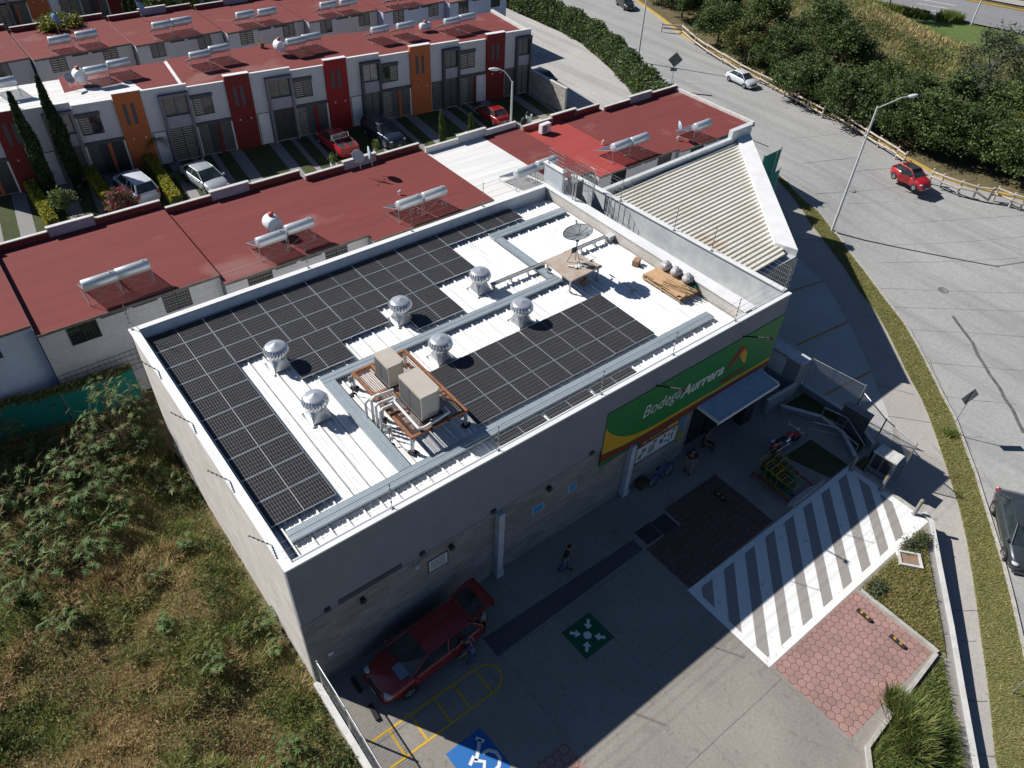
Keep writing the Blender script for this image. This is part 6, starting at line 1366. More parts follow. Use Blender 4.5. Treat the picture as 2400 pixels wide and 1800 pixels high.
mb.build('frame', M['cap'], t); mb = MB(); mb.box(-.37,.37,-.28,.28,.08,.12); mb.build('lid', mat('rusty_lid', (.20,.18,.17), .8, .3, 2, col2=(.38,.20,.09)), t); t.rotation_euler = (0,0,R(-50))
M['grate'] = mat('drain_grate', (.07,.068,.065), .8, .2, 10)
for (x0,x1,y0,y1,s) in ((13.9,14.82,-2.78,-1.97,'left'),(14.86,15.72,-2.86,-2.02,'right')):
    t = thing('drain_cover', 'square dark drain cover by the shaded paving, %s of the two' % s, 'drain cover', ((x0+x1)/2,(y0+y1)/2,.0), 0, 'drain covers'); mb = MB(); mb.box(x0,x1,y0,y1,-.02,.012); mb.build('plate', M['grate'], t, world=True)
    mb = MB()
    for k in range(9): a = x0+.05+(x1-x0-.1)*k/9; mb.box(a, a+.03, y0+.05, y1-.05, .012, .022)
    mb.build('bars', M['dark'], t, world=True)
b = G(*K5(1685,222)); mb = MB(); mb.lathe([(0,.014),(.26,.014),(.27,.02),(.33,.02),(.34,.004)], n=24); tag(mb.build('manhole_cover', M['joint'], loc=(b.x,b.y,b.z+.006)), 'round manhole cover in the middle of the road beside the verge bend', 'manhole cover')
b = G(*K2(1100,1237)); mb = MB(); mb.lathe([(.18,.014),(.24,.016),(.25,.004)], n=20); tag(mb.build('manhole_cover', M['joint'], loc=(b.x,b.y,b.z+.006)), 'small worn manhole ring in the road above the lamp foot', 'manhole cover')
b = at(*K1(1215,770), .4); t = thing('waste_bin', 'pale bin stuffed with black sacks at the end of the last driveway', 'bin', (b.x,b.y,0)); mb = MB(); mb.lathe([(.20,0),(.28,.75)], n=14); mb.build('bin_body', M['doorwhite'], t); mb = MB(); mb.ball((-.5,.05,.3),.3,.28,.34,10,jit=.3,seed=1); mb.ball((-.1,0,.85),.22,.2,.22,10,jit=.3,seed=2); mb.build('black_sacks', M['black'], t)
b = at(*K1(763,880), .3); mb = MB(); mb.lathe([(.16,0),(.22,.42),(.19,.42),(.15,.1),(0,.1)], n=14); tag(mb.build('plant_bucket', mat('green_bucket', (.03,.22,.13), .5, .05, 4), loc=(b.x,b.y,.01)), 'green plastic bucket at the end of a lawn strip', 'bucket')
# ================================================================ trolleys, motorcycle, bicycle
CG, CY_ = mat('trolley_green', (.02,.12,.05), .6, .1, 5), mat('trolley_yellow', (.42,.30,.03), .5, .1, 5)
def cart():
    t = thing('shopping_cart', None, 'shopping cart', (0,0,0), 0, 'green and yellow shopping carts'); mb = MB(); a0, a1, b0, b1 = -.38, .36, .22, .27
    def bq(z, k): return [(a0-.02*k,-b0-.05*k,z),(a1+.08*k,-b0+.02,z),(a1+.08*k,b0-.02,z),(a0-.02*k,b0+.05*k,z)]
    for z, k in ((.42,0),(.55,.4),(.68,.8),(.82,1.2)): P = bq(z, k); mb.path(P+[P[0]], .010, 4)
    lo_, hi_ = bq(.42, 0), bq(.82, 1.2)
    for e in range(4):
        for j in range(7): a = Vector(lo_[e]).lerp(Vector(lo_[(e+1) % 4]), j/7); b = Vector(hi_[e]).lerp(Vector(hi_[(e+1) % 4]), j/7); mb.tube(a, b, .006, 4)
    mb.add(lo_, [(0,1,2,3)]); mb.build('basket', CG, t)
    mb = MB(); mb.path([(a0-.1,-.24,.92),(a0-.12,-.24,1.02),(a0-.12,.24,1.02),(a0-.1,.24,.92)], .02, 6)
    for s in (-1,1): mb.path([(a0-.08,s*.24,.98),(a0+.02,s*.22,.42),(a0+.1,s*.23,.14),(a1-.02,s*.2,.16)], .014, 5)
    for e in range(4): mb.tube(hi_[e], hi_[(e+1) % 4], .014, 5)
    mb.build('frame', CY_, t)
    for s in (-1,1):
        for xx in (a0+.1, a1-.02): mb = MB(); mb.lathe([(.0,-.015),(.06,-.015),(.06,.015),(0,.015)], (xx,s*.21,.06), 10, axis='Y'); mb.build('caster', M['black'], t)
    mb = MB(); mb.box(a0-.02,a0+.03,-.2,.2,.5,.86); mb.build('child_seat', mat('seat_brown', (.16,.07,.03), .7, .1, 5), t); return t
C0 = cart(); KID[C0.name] = kids(C0)
cl = [(21.05,-3.45,'near row, rearmost'),(21.02,-3.78,'near row, second'),(20.98,-4.11,'near row, third'),(20.95,-4.44,'near row, foremost'),(21.75,-3.4,'far row, rearmost'),(21.72,-3.73,'far row, second'),(21.68,-4.06,'far row, foremost')]
for i, (x, y, s) in enumerate(cl): o = C0 if i == 0 else dup(C0); o.location = (x, y, 0); o.rotation_euler = (0,0,R(-92)); o['label'] = 'green shopping cart with yellow handle, '+s
t = thing('cart_rail', 'low red steel rail guiding the rows of shopping carts', 'rail', (20.6,-4,0)); mb = MB()
for x in (20.55, 22.2): mb.path([(x,-2.95,.02),(x,-2.95,.28),(x,-5.0,.28),(x,-5.0,.02)], .04, 7)
mb.build('red_tube', mat('red_rail_paint', (.28,.02,.02), .6, .15, 5), t, world=True); mb = MB(); mb.box(20.5,22.3,-5.14,-4.98,.0,.16); mb.build('white_kerb', M['concretecap'], t, world=True)
mb = MB(); mb.box(20.6,23.0,-5.24,-5.08,.0,.17); tag(mb.build('low_kerb', M['concretecap'], bevel=.02), 'short raised kerb between shopping carts and hatched zone', 'kerb')
def wheel(mb, c, r, rt, n=20, hub=.05, spokes=12, mi=0, ms=1):
    c = Vector(c); P = [(c.x+r*math.cos(2*PI*k/n), c.y, c.z+r*math.sin(2*PI*k/n)) for k in range(n+1)]; mb.path(P, rt, 6, mi); mb.tube(c-Vector((0,hub,0)), c+Vector((0,hub,0)), hub*.7, 8, mi=ms)
    for k in range(spokes): a = 2*PI*k/spokes; mb.tube(c, c+Vector(((r-rt)*math.cos(a),0,(r-rt)*math.sin(a))), .004 if rt < .04 else .01, 3, mi=ms)
mt = thing('motorcycle', 'red and chrome cruiser motorcycle parked on the shaded forecourt', 'motorcycle', (23.4,-2.66,0), R(-6))
for xx, nm in ((.78,'front_wheel'),(-.72,'rear_wheel')): mb = MB(); wheel(mb, (xx,0,.31), .26, .06, spokes=8); mb.build(nm, [M['black'], M['chrome']], mt)
mb = MB(); mb.ball((.12,0,.78),.30,.15,.13,12); mb.build('fuel_tank', FIA, mt)
mb = MB(); mb.ball((.80,0,.46),.30,.09,.18,12); mb.ball((-.74,0,.50),.34,.10,.17,12); mb.build('mudguards', FIA, mt)
mb = MB(); mb.ball((-.30,0,.70),.26,.15,.08,12); mb.ball((-.68,0,.76),.2,.12,.08,12); mb.build('saddle', M['black'], mt)
mb = MB(); mb.ball((.05,0,.42),.22,.16,.20,10); mb.tube((.1,.16,.30),(-.95,.2,.26),.04,8); mb.tube((.1,-.16,.30),(-.95,-.2,.26),.04,8); mb.build('engine_and_exhaust', M['chrome'], mt)
mb = MB(); mb.tube((.80,.08,.32),(.48,.08,.95),.022,6); mb.tube((.80,-.08,.32),(.48,-.08,.95),.022,6); mb.path([(.28,.40,1.03),(.42,.30,1.02),(.48,0,.98),(.42,-.30,1.02),(.28,-.40,1.03)],.016,6); mb.build('fork_and_handlebar', M['chrome'], mt)
mb = MB(); mb.ball((.60,0,.86),.10,.09,.09,10); mb.build('headlight', M['headlamp'], mt)
for s in (-1,1): mb = MB(); mb.ball((.34,s*.40,1.16),.02,.07,.05,8); mb.tube((.36,s*.34,1.03),(.34,s*.39,1.14),.008,4); mb.build('mirror', M['headlamp'], mt)
mb = MB(); mb.path([(-.55,.14,.72),(-1.02,.14,.74),(-1.02,-.14,.74),(-.55,-.14,.72)],.014,5); mb.path([(-.9,.14,.74),(-.9,-.14,.74)],.01,4); mb.obox((-.75,.2,.5),.3,.1,.2); mb.build('rear_rack', M['chrome'], mt)
bc = thing('bicycle', 'blue bicycle leaning at the wall below the poster', 'bicycle', (16.95,-.62,0), R(2)); bc.rotation_euler = (R(-9),0,R(2))
for xx, nm in ((.55,'front_wheel'),(-.52,'rear_wheel')): mb = MB(); wheel(mb, (xx,0,.34), .325, .020, spokes=18, hub=.03); mb.build(nm, [M['black'], M['galv']], bc)
mb = MB(); A, B, C_, D, E_ = (-.52,0,.34), (-.08,0,.30), (-.22,0,.80), (.38,0,.80), (.42,0,.70)
for p, q in ((B,C_),(B,E_),(C_,D),(A,B),(A,C_),(D,E_),((.42,0,.70),(.55,0,.34))): mb.tube(p, q, .020, 7)
mb.build('frame', mat('bicycle_blue', (.015,.07,.42), .4, .05, 3), bc)
mb = MB(); mb.path([(.28,.28,.98),(.37,.2,.96),(.36,0,.93),(.37,-.2,.96),(.28,-.28,.98)],.013,6); mb.tube((.38,0,.80),(.36,0,.94),.016,6); mb.build('handlebar', M['dark'], bc)
mb = MB(); mb.ball((-.26,0,.92),.14,.07,.035,10); mb.tube((-.22,0,.80),(-.25,0,.90),.013,5); mb.build('saddle', M['black'], bc)
mb = MB(); mb.tube((-.08,-.1,.30),(-.08,.1,.30),.02,6); mb.lathe([(.09,-.05),(.09,-.04)],(-.08,0,.30),14,axis='Y'); mb.obox((-.0,-.12,.24),.1,.06,.02); mb.obox((-.16,.12,.36),.1,.06,.02); mb.build('pedals_and_crank', M['dark'], bc)
mb = MB(); mb.obox((16.05,-.32,.17),.62,.36,.32,.1); tag(mb.build('crate', mat('brown_crate', (.10,.06,.03), .8, .3, 8), bevel=.01), 'low dark brown crate on the ground behind the bicycle wheel', 'crate')
# ================================================================ people
def skin_obj(name, chains, mt, parent, sub=2, loc=None):
    """chains: list of lists of (x,y,z,r); points with equal coordinates are welded"""
    vs, rs, es, ix = [], [], [], {}
    for ch in chains:
        prev = None
        for q in ch:
            k = (round(q[0],3), round(q[1],3), round(q[2],3))
            if k not in ix: ix[k] = len(vs); vs.append(q[:3]); rs.append(q[3] if isinstance(q[3], tuple) else (q[3], q[3]))
            if prev is not None and prev != ix[k]: es.append((prev, ix[k]))
            prev = ix[k]
    me = bpy.data.meshes.new(name); me.from_pydata(vs, es, []); me.materials.append(mt)
    o = bpy.data.objects.new(name, me); COL.objects.link(o); o.parent = parent
    bpy.context.view_layer.objects.active = o
    sk = o.modifiers.new('skin', 'SKIN'); sk.use_smooth_shade = True
    if not me.skin_vertices: me.skin_vertices.new()
    L = me.skin_vertices[0].data
    for i, r in enumerate(rs): L[i].radius = r
    L[0].use_root = True
    ss = o.modifiers.new('sub', 'SUBSURF'); ss.levels = sub; ss.render_levels = sub
    return o
SKIN = mat('brown_skin', (.30,.16,.10), .6, .08, 8); HAIR = mat('black_hair', (.012,.010,.009), .6, .1, 20)
def person(label, x, y, z, rz, shirt, trousers, shoes=None, lean=0.0, arms=((.05,.32),(.05,.32)), stride=.12, hscale=1.0, cap=None, headdown=.1, bend=0):
    """arms: for (left,right) = (forward reach of the hand, height drop of the hand below the shoulder)"""
    t = thing('person', label, 'person', (x, y, z), rz); k = hscale
    hipz, shz = .90*k, 1.40*k; lx = lean
    def P(xx, yy, zz, r): return (xx*k, yy*k, zz*k, r if isinstance(r, tuple) else r*k)
    def T(zz): return lx*max(0, (zz-.9))/.5
    pel = P(0,0,.93,(.15,.11)); w1 = P(T(1.08),0,1.08,(.135,.10)); chs = P(T(1.28),0,1.28,(.155,.11)); nk = P(T(1.42),0,1.44,.06); hd0 = P(T(1.5)+.02,0,1.53,.065)
    ch = [[pel, w1, chs, nk, hd0]]
    legs, armc, hands = [], [], []
    for s, f in ((1, stride), (-1, -stride)):
        hip = P(0,s*.09,.88,.095); kn = P(f*.55+.03,s*.10,.48,.062); an = P(f,s*.10,.09,.042); toe = P(f+.15,s*.115,.035,.035)
        legs.append([hip, kn, an]); ch.append([pel, hip, kn, an, toe])
    for s, (fr, dr) in ((1, arms[0]), (-1, arms[1])):
        sh = P(T(1.4),s*.185,1.385,.062); hx, hz = T(1.4)+fr, 1.385-dr; 
        el = P(T(1.4)+fr*.45-.06, s*.24, 1.385-max(.16,dr*.55)-.06, .046); wr = P(hx, s*(.20 if fr > .2 else .25), hz-.16, .030)
        armc.append([chs, sh, el]); ch.append([chs, sh, el, wr])
        d = (Vector(wr[:3])-Vector(el[:3])).normalized(); side = Vector((0,1,0)); pm = Vector(wr[:3])+d*.07*k
        palm = (pm.x, pm.y, pm.z, (.036*k,.018*k)); ch.append([wr, palm]); nrm = d.cross(side).normalized()
        for q, (off, ln) in enumerate(((-.024,.062),(-.008,.072),(.008,.068),(.023,.054))):
            b0 = pm+side*off*k+d*.02*k; b1 = b0+d*ln*.5*k+nrm*.008*k; b2 = b1+(d*.75+nrm*.55)*ln*.5*k
            hands.append([(*b0,.009*k),(*b1,.0085*k),(*b2,.007*k)])
        b0 = pm-side*s*.03*k-d*.02*k; b1 = b0+(d*.7-side*s*.7)*.035*k; b2 = b1+(d*.9-side*s*.2)*.028*k; hands.append([(*b0,.011*k),(*b1,.010*k),(*b2,.008*k)])
    body = skin_obj('body', ch, SKIN, t)
    mb = MB(); hc = Vector(hd0[:3])+Vector((.015+headdown*.15,0,.075))*k
    mb.ball(hc, .098*k, .078*k, .12*k, 16); mb.ball(hc+Vector((.098,0,-.015))*k, .02*k, .014*k, .028*k, 8)
    for s in (-1,1): mb.ball(hc+Vector((0,s*.08,-.01))*k, .02*k, .012*k, .032*k, 8)
    hd = mb.build('head', SKIN, t)
    mb = MB()
    for s in (-1,1): mb.ball(hc+Vector((.088,s*.032,.012))*k, .012*k, n=8)
    mb.obox(hc+Vector((.092,0,-.058))*k, .012*k, .045*k, .01*k); mb.build('eyes_and_mouth', HAIR, hd)
    mb = MB(); mb.ball(hc+Vector((-.018,0,.03))*k, .102*k, .086*k, .108*k, 14, jit=.06, seed=3); mb.build('hair', HAIR if cap is None else cap, t)
    for i, h in enumerate(hands): skin_obj('finger', [h], SKIN, body, 1)
    tr = [[P(0,0,.97,(.165,.125)), P(0,0,.90,(.165,.12))]]; q = P(0,0,.90,(.165,.12))
    for l in legs: a, b, c = l; tr.append([q, (a[0],a[1],a[2]-.04*k,.105*k), (b[0],b[1],b[2],.078*k), (c[0],c[1],c[2]+.02*k,.062*k)])
    skin_obj('trousers', tr, trousers, t)
    sc = [[(pel[0],pel[1],pel[2],(.165*k,.125*k)), (w1[0],w1[1],w1[2],(.15*k,.115*k)), (chs[0],chs[1],chs[2],(.168*k,.122*k)), (nk[0],nk[1],nk[2]-.02*k,.072*k)]]
    for a in armc: e = Vector(a[1][:3]).lerp(Vector(a[2][:3]), .95); sc.append([(chs[0],chs[1],chs[2],(.168*k,.122*k)), (*a[1][:3],.078*k), (*e,.062*k)])
    skin_obj('shirt', sc, shirt, t)
    for s, l in zip((1,-1), legs):
        c = l[2]; mb = MB(); mb.ball((c[0]+.05*k, c[1], .045*k), .14*k, .052*k, .05*k, 12); mb.build('shoe', shoes or M['black'], t)
    return t
CL = lambda n, c: mat(n, c, .85, .12, 9, fine=30)
JEANS, BLK_, DBLU, BEI = CL('blue_jeans', (.06,.12,.26)), CL('black_cloth', (.015,.015,.017)), CL('navy_cloth', (.02,.035,.13)), CL('beige_trousers', (.22,.20,.17))
person('person in a black top and blue jeans walking across the shaded forecourt', 10.26, -1.56, 0, R(-60), BLK_, JEANS, None, .06, ((.12,.40),(.02,.42)), .16)
pb_ = person('person in dark top and beige trousers looking down beside the bicycle', 18.35, -.98, 0, R(215), BLK_, BEI, CL('maroon_shoes', (.10,.03,.03)), .10, ((.26,.22),(.24,.26)), .10, headdown=.4)
person('person in a navy jacket and blue trousers leaning at the hatchback rear door', 4.98, -2.48, 0, R(165), DBLU, CL('blue_work_trousers', (.04,.09,.28)), None, .20, ((.34,.30),(.30,.34)), .10, headdown=.4)
person('person in pale top standing behind the raised tailgate', 6.05, -1.75, 0, R(170), CL('pale_top', (.30,.30,.31)), BLK_, None, .14, ((.30,.30),(.26,.34)), .06, headdown=.3)
# stripes on the navy jacket
mb = MB(); mb.obox((0,0,0), .015, .03, .34, 0); st = mb.build('reflective_stripe', mat('reflective_tape', (.55,.60,.70), .4, .05, 3), [o for o in bpy.data.objects if o.name.startswith('person') and 'navy' in str(o.get('label'))][0]); st.location = (-.06,-.10,1.28); st.rotation_euler = (0,.3,0)
# seated person inside the doorway
t = thing('person', 'person sitting low in the dark shop doorway under the awning', 'person', (20.1,-.35,0), R(-60)); k = 1
ch = [[(0,0,.28,(.15,.12)),(-.02,0,.50,(.13,.10)),(0,0,.70,(.15,.11)),(.02,0,.84,.055),(.03,0,.92,.06)]]
for s in (1,-1): ch.append([(0,0,.28,(.15,.12)),(.06,s*.1,.26,.09),(.42,s*.14,.42,.065),(.50,s*.14,.08,.045),(.64,s*.15,.035,.035)]); ch.append([(0,0,.70,(.15,.11)),(.02,s*.18,.74,.058),(.12,s*.24,.52,.042),(.34,s*.16,.46,.03),(.40,s*.14,.44,.025)])
bd = skin_obj('body', ch, SKIN, t)
for s in (1,-1):
    for q in range(5): a = Vector((.41, s*.14+(q-2)*.014, .44)); skin_obj('finger', [[(*a,.009),(*(a+Vector((.035,(q-2)*.003,-.006))),.008),(*(a+Vector((.058,(q-2)*.004,-.026))),.007)]], SKIN, bd, 1)
mb = MB(); hc = Vector((.06,0,1.0)); mb.ball(hc, .098,.078,.12,16); mb.ball(hc+Vector((.098,0,-.015)),.02,.014,.028,8)
hd = mb.build('head', SKIN, t); mb = MB(); mb.ball(hc+Vector((-.02,0,.03)),.102,.086,.108,14); mb.build('hair', HAIR, t)
skin_obj('trousers', [[(0,0,.30,(.165,.13)),(.06,.1,.27,.1),(.42,.14,.42,.08),(.50,.14,.12,.06)],[(0,0,.30,(.165,.13)),(.06,-.1,.27,.1),(.42,-.14,.42,.08),(.50,-.14,.12,.06)]], CL('dark_trousers', (.03,.03,.035)), t)
skin_obj('shirt', [[(0,0,.33,(.165,.13)),(-.02,0,.50,(.148,.115)),(0,0,.70,(.165,.122)),(.02,0,.80,.07)],[(0,0,.70,(.165,.122)),(.02,.18,.74,.072),(.08,.22,.60,.06)],[(0,0,.70,(.165,.122)),(.02,-.18,.74,.072),(.08,-.22,.60,.06)]], CL('brown_shirt', (.10,.06,.045)), t)
# ================================================================ vegetation
def rows(rg, n): v = rg.normal(size=(n, 3)); return v/np.linalg.norm(v, axis=1)[:, None]
def quadcloud(name, C, U, V, mats, mi, parent=None, loc=None):
    """C centres, U/V half axes (n,3): one leaf-sized quad each"""
    n = len(C); P = np.empty((n, 4, 3)); P[:,0] = C-U-V*.35; P[:,1] = C+U*.1-V; P[:,2] = C+U; P[:,3] = C+U*.1+V
    off = np.zeros(3); q = parent
    while q is not None: off += np.array(q.location); q = q.parent
    if parent is None: off = np.array([C[:,0].mean(), C[:,1].mean(), C[:,2].min()]); loc = off
    me = bpy.data.meshes.new(name); me.vertices.add(4*n); me.vertices.foreach_set('co', (P-off).astype(np.float32).ravel())
    me.loops.add(4*n); me.loops.foreach_set('vertex_index', np.arange(4*n, dtype=np.int32)); me.polygons.add(n); me.polygons.foreach_set('loop_start', np.arange(0, 4*n, 4, dtype=np.int32))
    for m in mats: me.materials.append(m)
    me.polygons.foreach_set('material_index', np.asarray(mi, dtype=np.int32)); me.update(calc_edges=True); me.validate()
    o = bpy.data.objects.new(name, me); COL.objects.link(o)
    if parent is not None: o.parent = parent
    if loc is not None: o.location = loc
    return o
def leaves(name, C, size, asp, mats, wts, parent=None, flat=.35, rg=RNG):
    n = len(C); U = rows(rg, n); U[:,2] *= flat+.2; W = rows(rg, n); V = np.cross(U, W); V /= np.linalg.norm(V, axis=1)[:,None]; U /= np.linalg.norm(U, axis=1)[:,None]
    s = size*rg.uniform(.6, 1.35, n)[:,None]; return quadcloud(name, C, U*s, V*s*asp, mats, rg.choice(len(mats), n, p=wts), parent)
L_DK = leafmat('mesquite_leaves_dark', [(.030,.056,.018),(.056,.095,.030),(.092,.135,.045)]); L_MD = leafmat('mesquite_leaves', [(.050,.085,.024),(.090,.140,.040),(.145,.195,.065)])
L_OL = leafmat('olive_leaves', [(.085,.09,.022),(.14,.135,.035),(.20,.185,.06)]); L_GY = leafmat('grey_green_leaves', [(.055,.07,.045),(.085,.10,.065),(.12,.13,.09)])
BARK = mat('bark', (.15,.12,.09), .9, .3, 6, fine=20); BARKP = mat('pale_bark', (.34,.32,.29), .9, .25, 6)
def tree(name, x, y, z, Rr, H, label, pal, n=6500, group=None, trunk=BARK, sparse=1.0, cat='tree', lsize=.13, seed=0, squash=.62, trunkh=None, lean=0):
    rg = np.random.default_rng(seed+100); t = thing(name, label, cat, (x, y, z), 0, group); r2 = random.Random(seed); mb = MB(); th = trunkh or H*.38
    mb.tube((0,0,-.3), (lean*.3,0,th), .13*Rr/2.5, 8, .09*Rr/2.5); nl = []
    for k in range(9):
        a = 2*PI*k/9+r2.uniform(-.3,.3); e = Vector((Rr*r2.uniform(.4,.8)*math.cos(a)+lean, Rr*r2.uniform(.4,.8)*math.sin(a), th+(H-th)*r2.uniform(.35,.85))); s = Vector((lean*.3,0,th*r2.uniform(.6,1))); mid = s.lerp(e,.5)+Vector((0,0,.2))
        mb.tube(s, mid, .055*Rr/2.5, 6, .035*Rr/2.5); mb.tube(mid, e, .035*Rr/2.5, 5, .012)
        for j in range(3): q = mid.lerp(e, r2.uniform(.3,1)); f = q+Vector((r2.uniform(-.7,.7), r2.uniform(-.7,.7), r2.uniform(.0,.6)))*Rr*.35; mb.tube(q, f, .018, 4, .006)
    mb.build('trunk', trunk, t)
    nc = int(46*sparse)+14; c = rg.normal(size=(nc, 3)); c /= np.linalg.norm(c, axis=1)[:,None]; c *= (rg.uniform(.35, 1.0, nc)**.6)[:,None]; c[:,2] = np.abs(c[:,2])*.9-.15
    hz = (H-th*.75); cc = c*np.array([Rr, Rr, hz*squash*1.25])+np.array([lean, 0, th*.9+hz*.25]); rad = rg.uniform(.22, .42, nc)*Rr*.62
    idx = rg.integers(0, nc, n); P = cc[idx]+rg.normal(size=(n,3))*rad[idx][:,None]*np.array([.62,.62,.42]); P[:,2] = np.maximum(P[:,2], .15)
    leaves('crown', P+np.array([x,y,z]), lsize, .5, *pal, parent=t, rg=rg); return t
L_BR = leafmat('bright_leaves', [(.08,.12,.03),(.13,.19,.05),(.20,.26,.09)])
DK, MD, OL, GY = ([L_DK,L_MD,L_BR],[.5,.35,.15]), ([L_DK,L_MD,L_BR],[.25,.4,.35]), ([L_OL,L_MD],[.65,.35]), ([L_GY,L_MD],[.7,.3])
TR = [(1500,-20,2.4,4.5,DK,'dark round tree at the top edge just right of the far rail end'),(1575,2,2.6,4.6,DK,'dark tree by the top edge above the rail start'),(1650,62,2.7,5,DK,'dark tree above the rail, first left of the square sign'),(1690,-8,2.6,4.8,OL,'olive tree at the top edge above the square sign'),
      (1752,96,2.4,4.6,OL,'olive brown tree right behind the square sign'),(1800,30,2.5,4.5,MD,'green tree at the top edge left of the bare earth patch'),(1835,118,2.7,5,DK,'dark green tree left of the pale earth patch'),(1858,196,2.5,4.6,DK,'feathery dark tree reaching the rail right of the white sedan'),
      (1945,22,2.8,5.5,DK,'big dark tree at the crest left of the dry slope'),(1990,90,2.6,4.6,DK,'dark tree on the crest casting shade on the dry slope'),(1925,190,2.2,3.8,MD,'small green tree below the pale earth patch'),(1990,215,2.7,4.8,DK,'dark green tree above the rail gap'),
      (2060,190,2.5,4.4,MD,'green tree at the foot of the dry slope, left'),(2075,275,2.8,5,DK,'dark green tree behind the lamp head'),(2140,225,2.6,4.6,DK,'dark green tree at the foot of the dry slope, middle'),(2175,310,2.9,5.2,MD,'wide green tree above the small red car'),
      (2235,230,2.6,4.5,MD,'green tree at the foot of the dry slope, right'),(2262,330,2.8,5,DK,'dark tree right above the small red car'),(2330,390,2.6,4.6,MD,'green tree behind the sagging rail'),(2392,400,2.6,4.6,MD,'green tree at the right edge above the sagging rail'),
      (2140,375,1.9,3.2,DK,'low dark tree whose trunk stands right behind the small red car'),(2345,120,3.0,5.4,GY,'thin grey green tree with pale branches by the far road'),(2300,205,2.6,4.6,GY,'half bare grey tree left of the pale trunks'),(2400,210,2.8,5,MD,'tree at the right edge beside the pale trunks'),(2395,300,2.4,4.4,OL,'olive tree at the right edge above the sagging rail')]
for i, (u, v, Rr, H, pal, lab) in enumerate(TR):
    p = at(u, v, 3.0); z = hillz(p.x, p.y); p = at(u, v, z+H*.5); z = hillz(p.x, p.y)
    for _ in range(40):
        if p.x-57.5-max(0, p.y-22)*.40-max(0, 20-p.y)*.17 < Rr*.5+.5: p.x += .2; p.y += .05
    tree('bank_tree', p.x, p.y, z, Rr, H, lab, pal, n=9500 if pal is not GY else 4600, group='trees on the bank', seed=i, trunk=BARKP if pal is GY else BARK, lsize=.115, trunkh=H*.2)
# low shrubs filling the bank
def inframe(C, m=60):
    d = C-np.array(CAMP); f = d@np.array(AF); u = 1200+FPX*(d@np.array(AR))/f; v = 900-FPX*(d@np.array(AU))/f; return (f > 0)&(u > -m)&(u < 2400+m)&(v > -m)&(v < 1800+m)
hz_v = np.vectorize(hillz); gz_v = np.vectorize(gz)
rg = np.random.default_rng(77)
C = np.column_stack([rg.uniform(57, 90, 5200), rg.uniform(-6, 66, 5200), np.zeros(5200)]); k = C[:,0]-57.5-np.maximum(0, C[:,1]-22)*.40-np.maximum(0, 20-C[:,1])*.17
C = C[(k > 1.3)&(k < 19)&inframe(C)]; f = np.sin(C[:,0]*.5+1.3*np.sin(C[:,1]*.3))+np.sin(C[:,1]*.6+C[:,0]*.2); C = C[f > -.25]; C[:,2] = hz_v(C[:,0], C[:,1])+.1
sub = rg.integers(0, len(C), 42000); P = C[sub]+rg.normal(size=(42000,3))*np.array([.35,.35,.22]); P[:,2] += np.abs(rg.normal(size=42000))*.25
tag(leaves('undergrowth', P, .10, .5, [L_DK, L_MD, L_OL], [.3,.4,.3], rg=rg), 'low green undergrowth covering the bank between the trees', 'undergrowth', kind='stuff')
def blades(name, C, L, w, mats, mi, lean=.5, rg=RNG, parent=None):
    n = len(C); a = rg.uniform(0, 2*PI, n); ln = rg.uniform(.1, lean, n)*1.2; d = np.column_stack([np.cos(a)*ln, np.sin(a)*ln, np.ones(n)]); d /= np.linalg.norm(d, axis=1)[:,None]
    s = np.column_stack([-np.sin(a), np.cos(a), rg.uniform(-.3,.3,n)]); s /= np.linalg.norm(s, axis=1)[:,None]; l = (L*rg.uniform(.5,1.3,n))[:,None]
    return quadcloud(name, C+d*l*.5, d*l*.55, s*w*.5*rg.uniform(.7,1.4,n)[:,None], mats, mi, parent)
B_DRY = leafmat('dry_straw', [(.38,.25,.11),(.58,.42,.20),(.74,.58,.32)], 1.4, .8, .35); B_BRN = leafmat('brown_stalks', [(.15,.085,.04),(.27,.165,.08),(.38,.25,.13)], 1.4, .8, .15)
B_GRN = leafmat('green_blades', [(.11,.16,.032),(.20,.26,.06),(.30,.36,.11)], 1.2, .7, .35); B_YEL = leafmat('yellow_green_blades', [(.22,.235,.06),(.34,.345,.11),(.46,.45,.18)], 1.2, .7, .35)
# bank grass
n = 30000; C = np.column_stack([rg.uniform(70, 96, n), rg.uniform(0, 60, n), np.zeros(n)]); C = C[inframe(C)]; C[:,2] = hz_v(C[:,0], C[:,1])-.02
e = np.interp(C[:,1], [4,18,26,34,44,60], [92,88,87.5,87.5,86.5,84]); C = C[C[:,0] < e+1]; f = np.sin(C[:,0]*.35+C[:,1]*.22)+np.sin(C[:,1]*.31-1); mi = np.where(rg.random(len(C)) < .35+.3*np.clip(f, -1, 1), 0, np.where(rg.random(len(C)) < .5, 2, 1))
tag(blades('bank_grass', C, .42, .10, [B_DRY, B_GRN, B_YEL], mi, .9, rg), 'dry golden and green grass on the slope below the far road', 'grass', kind='stuff')
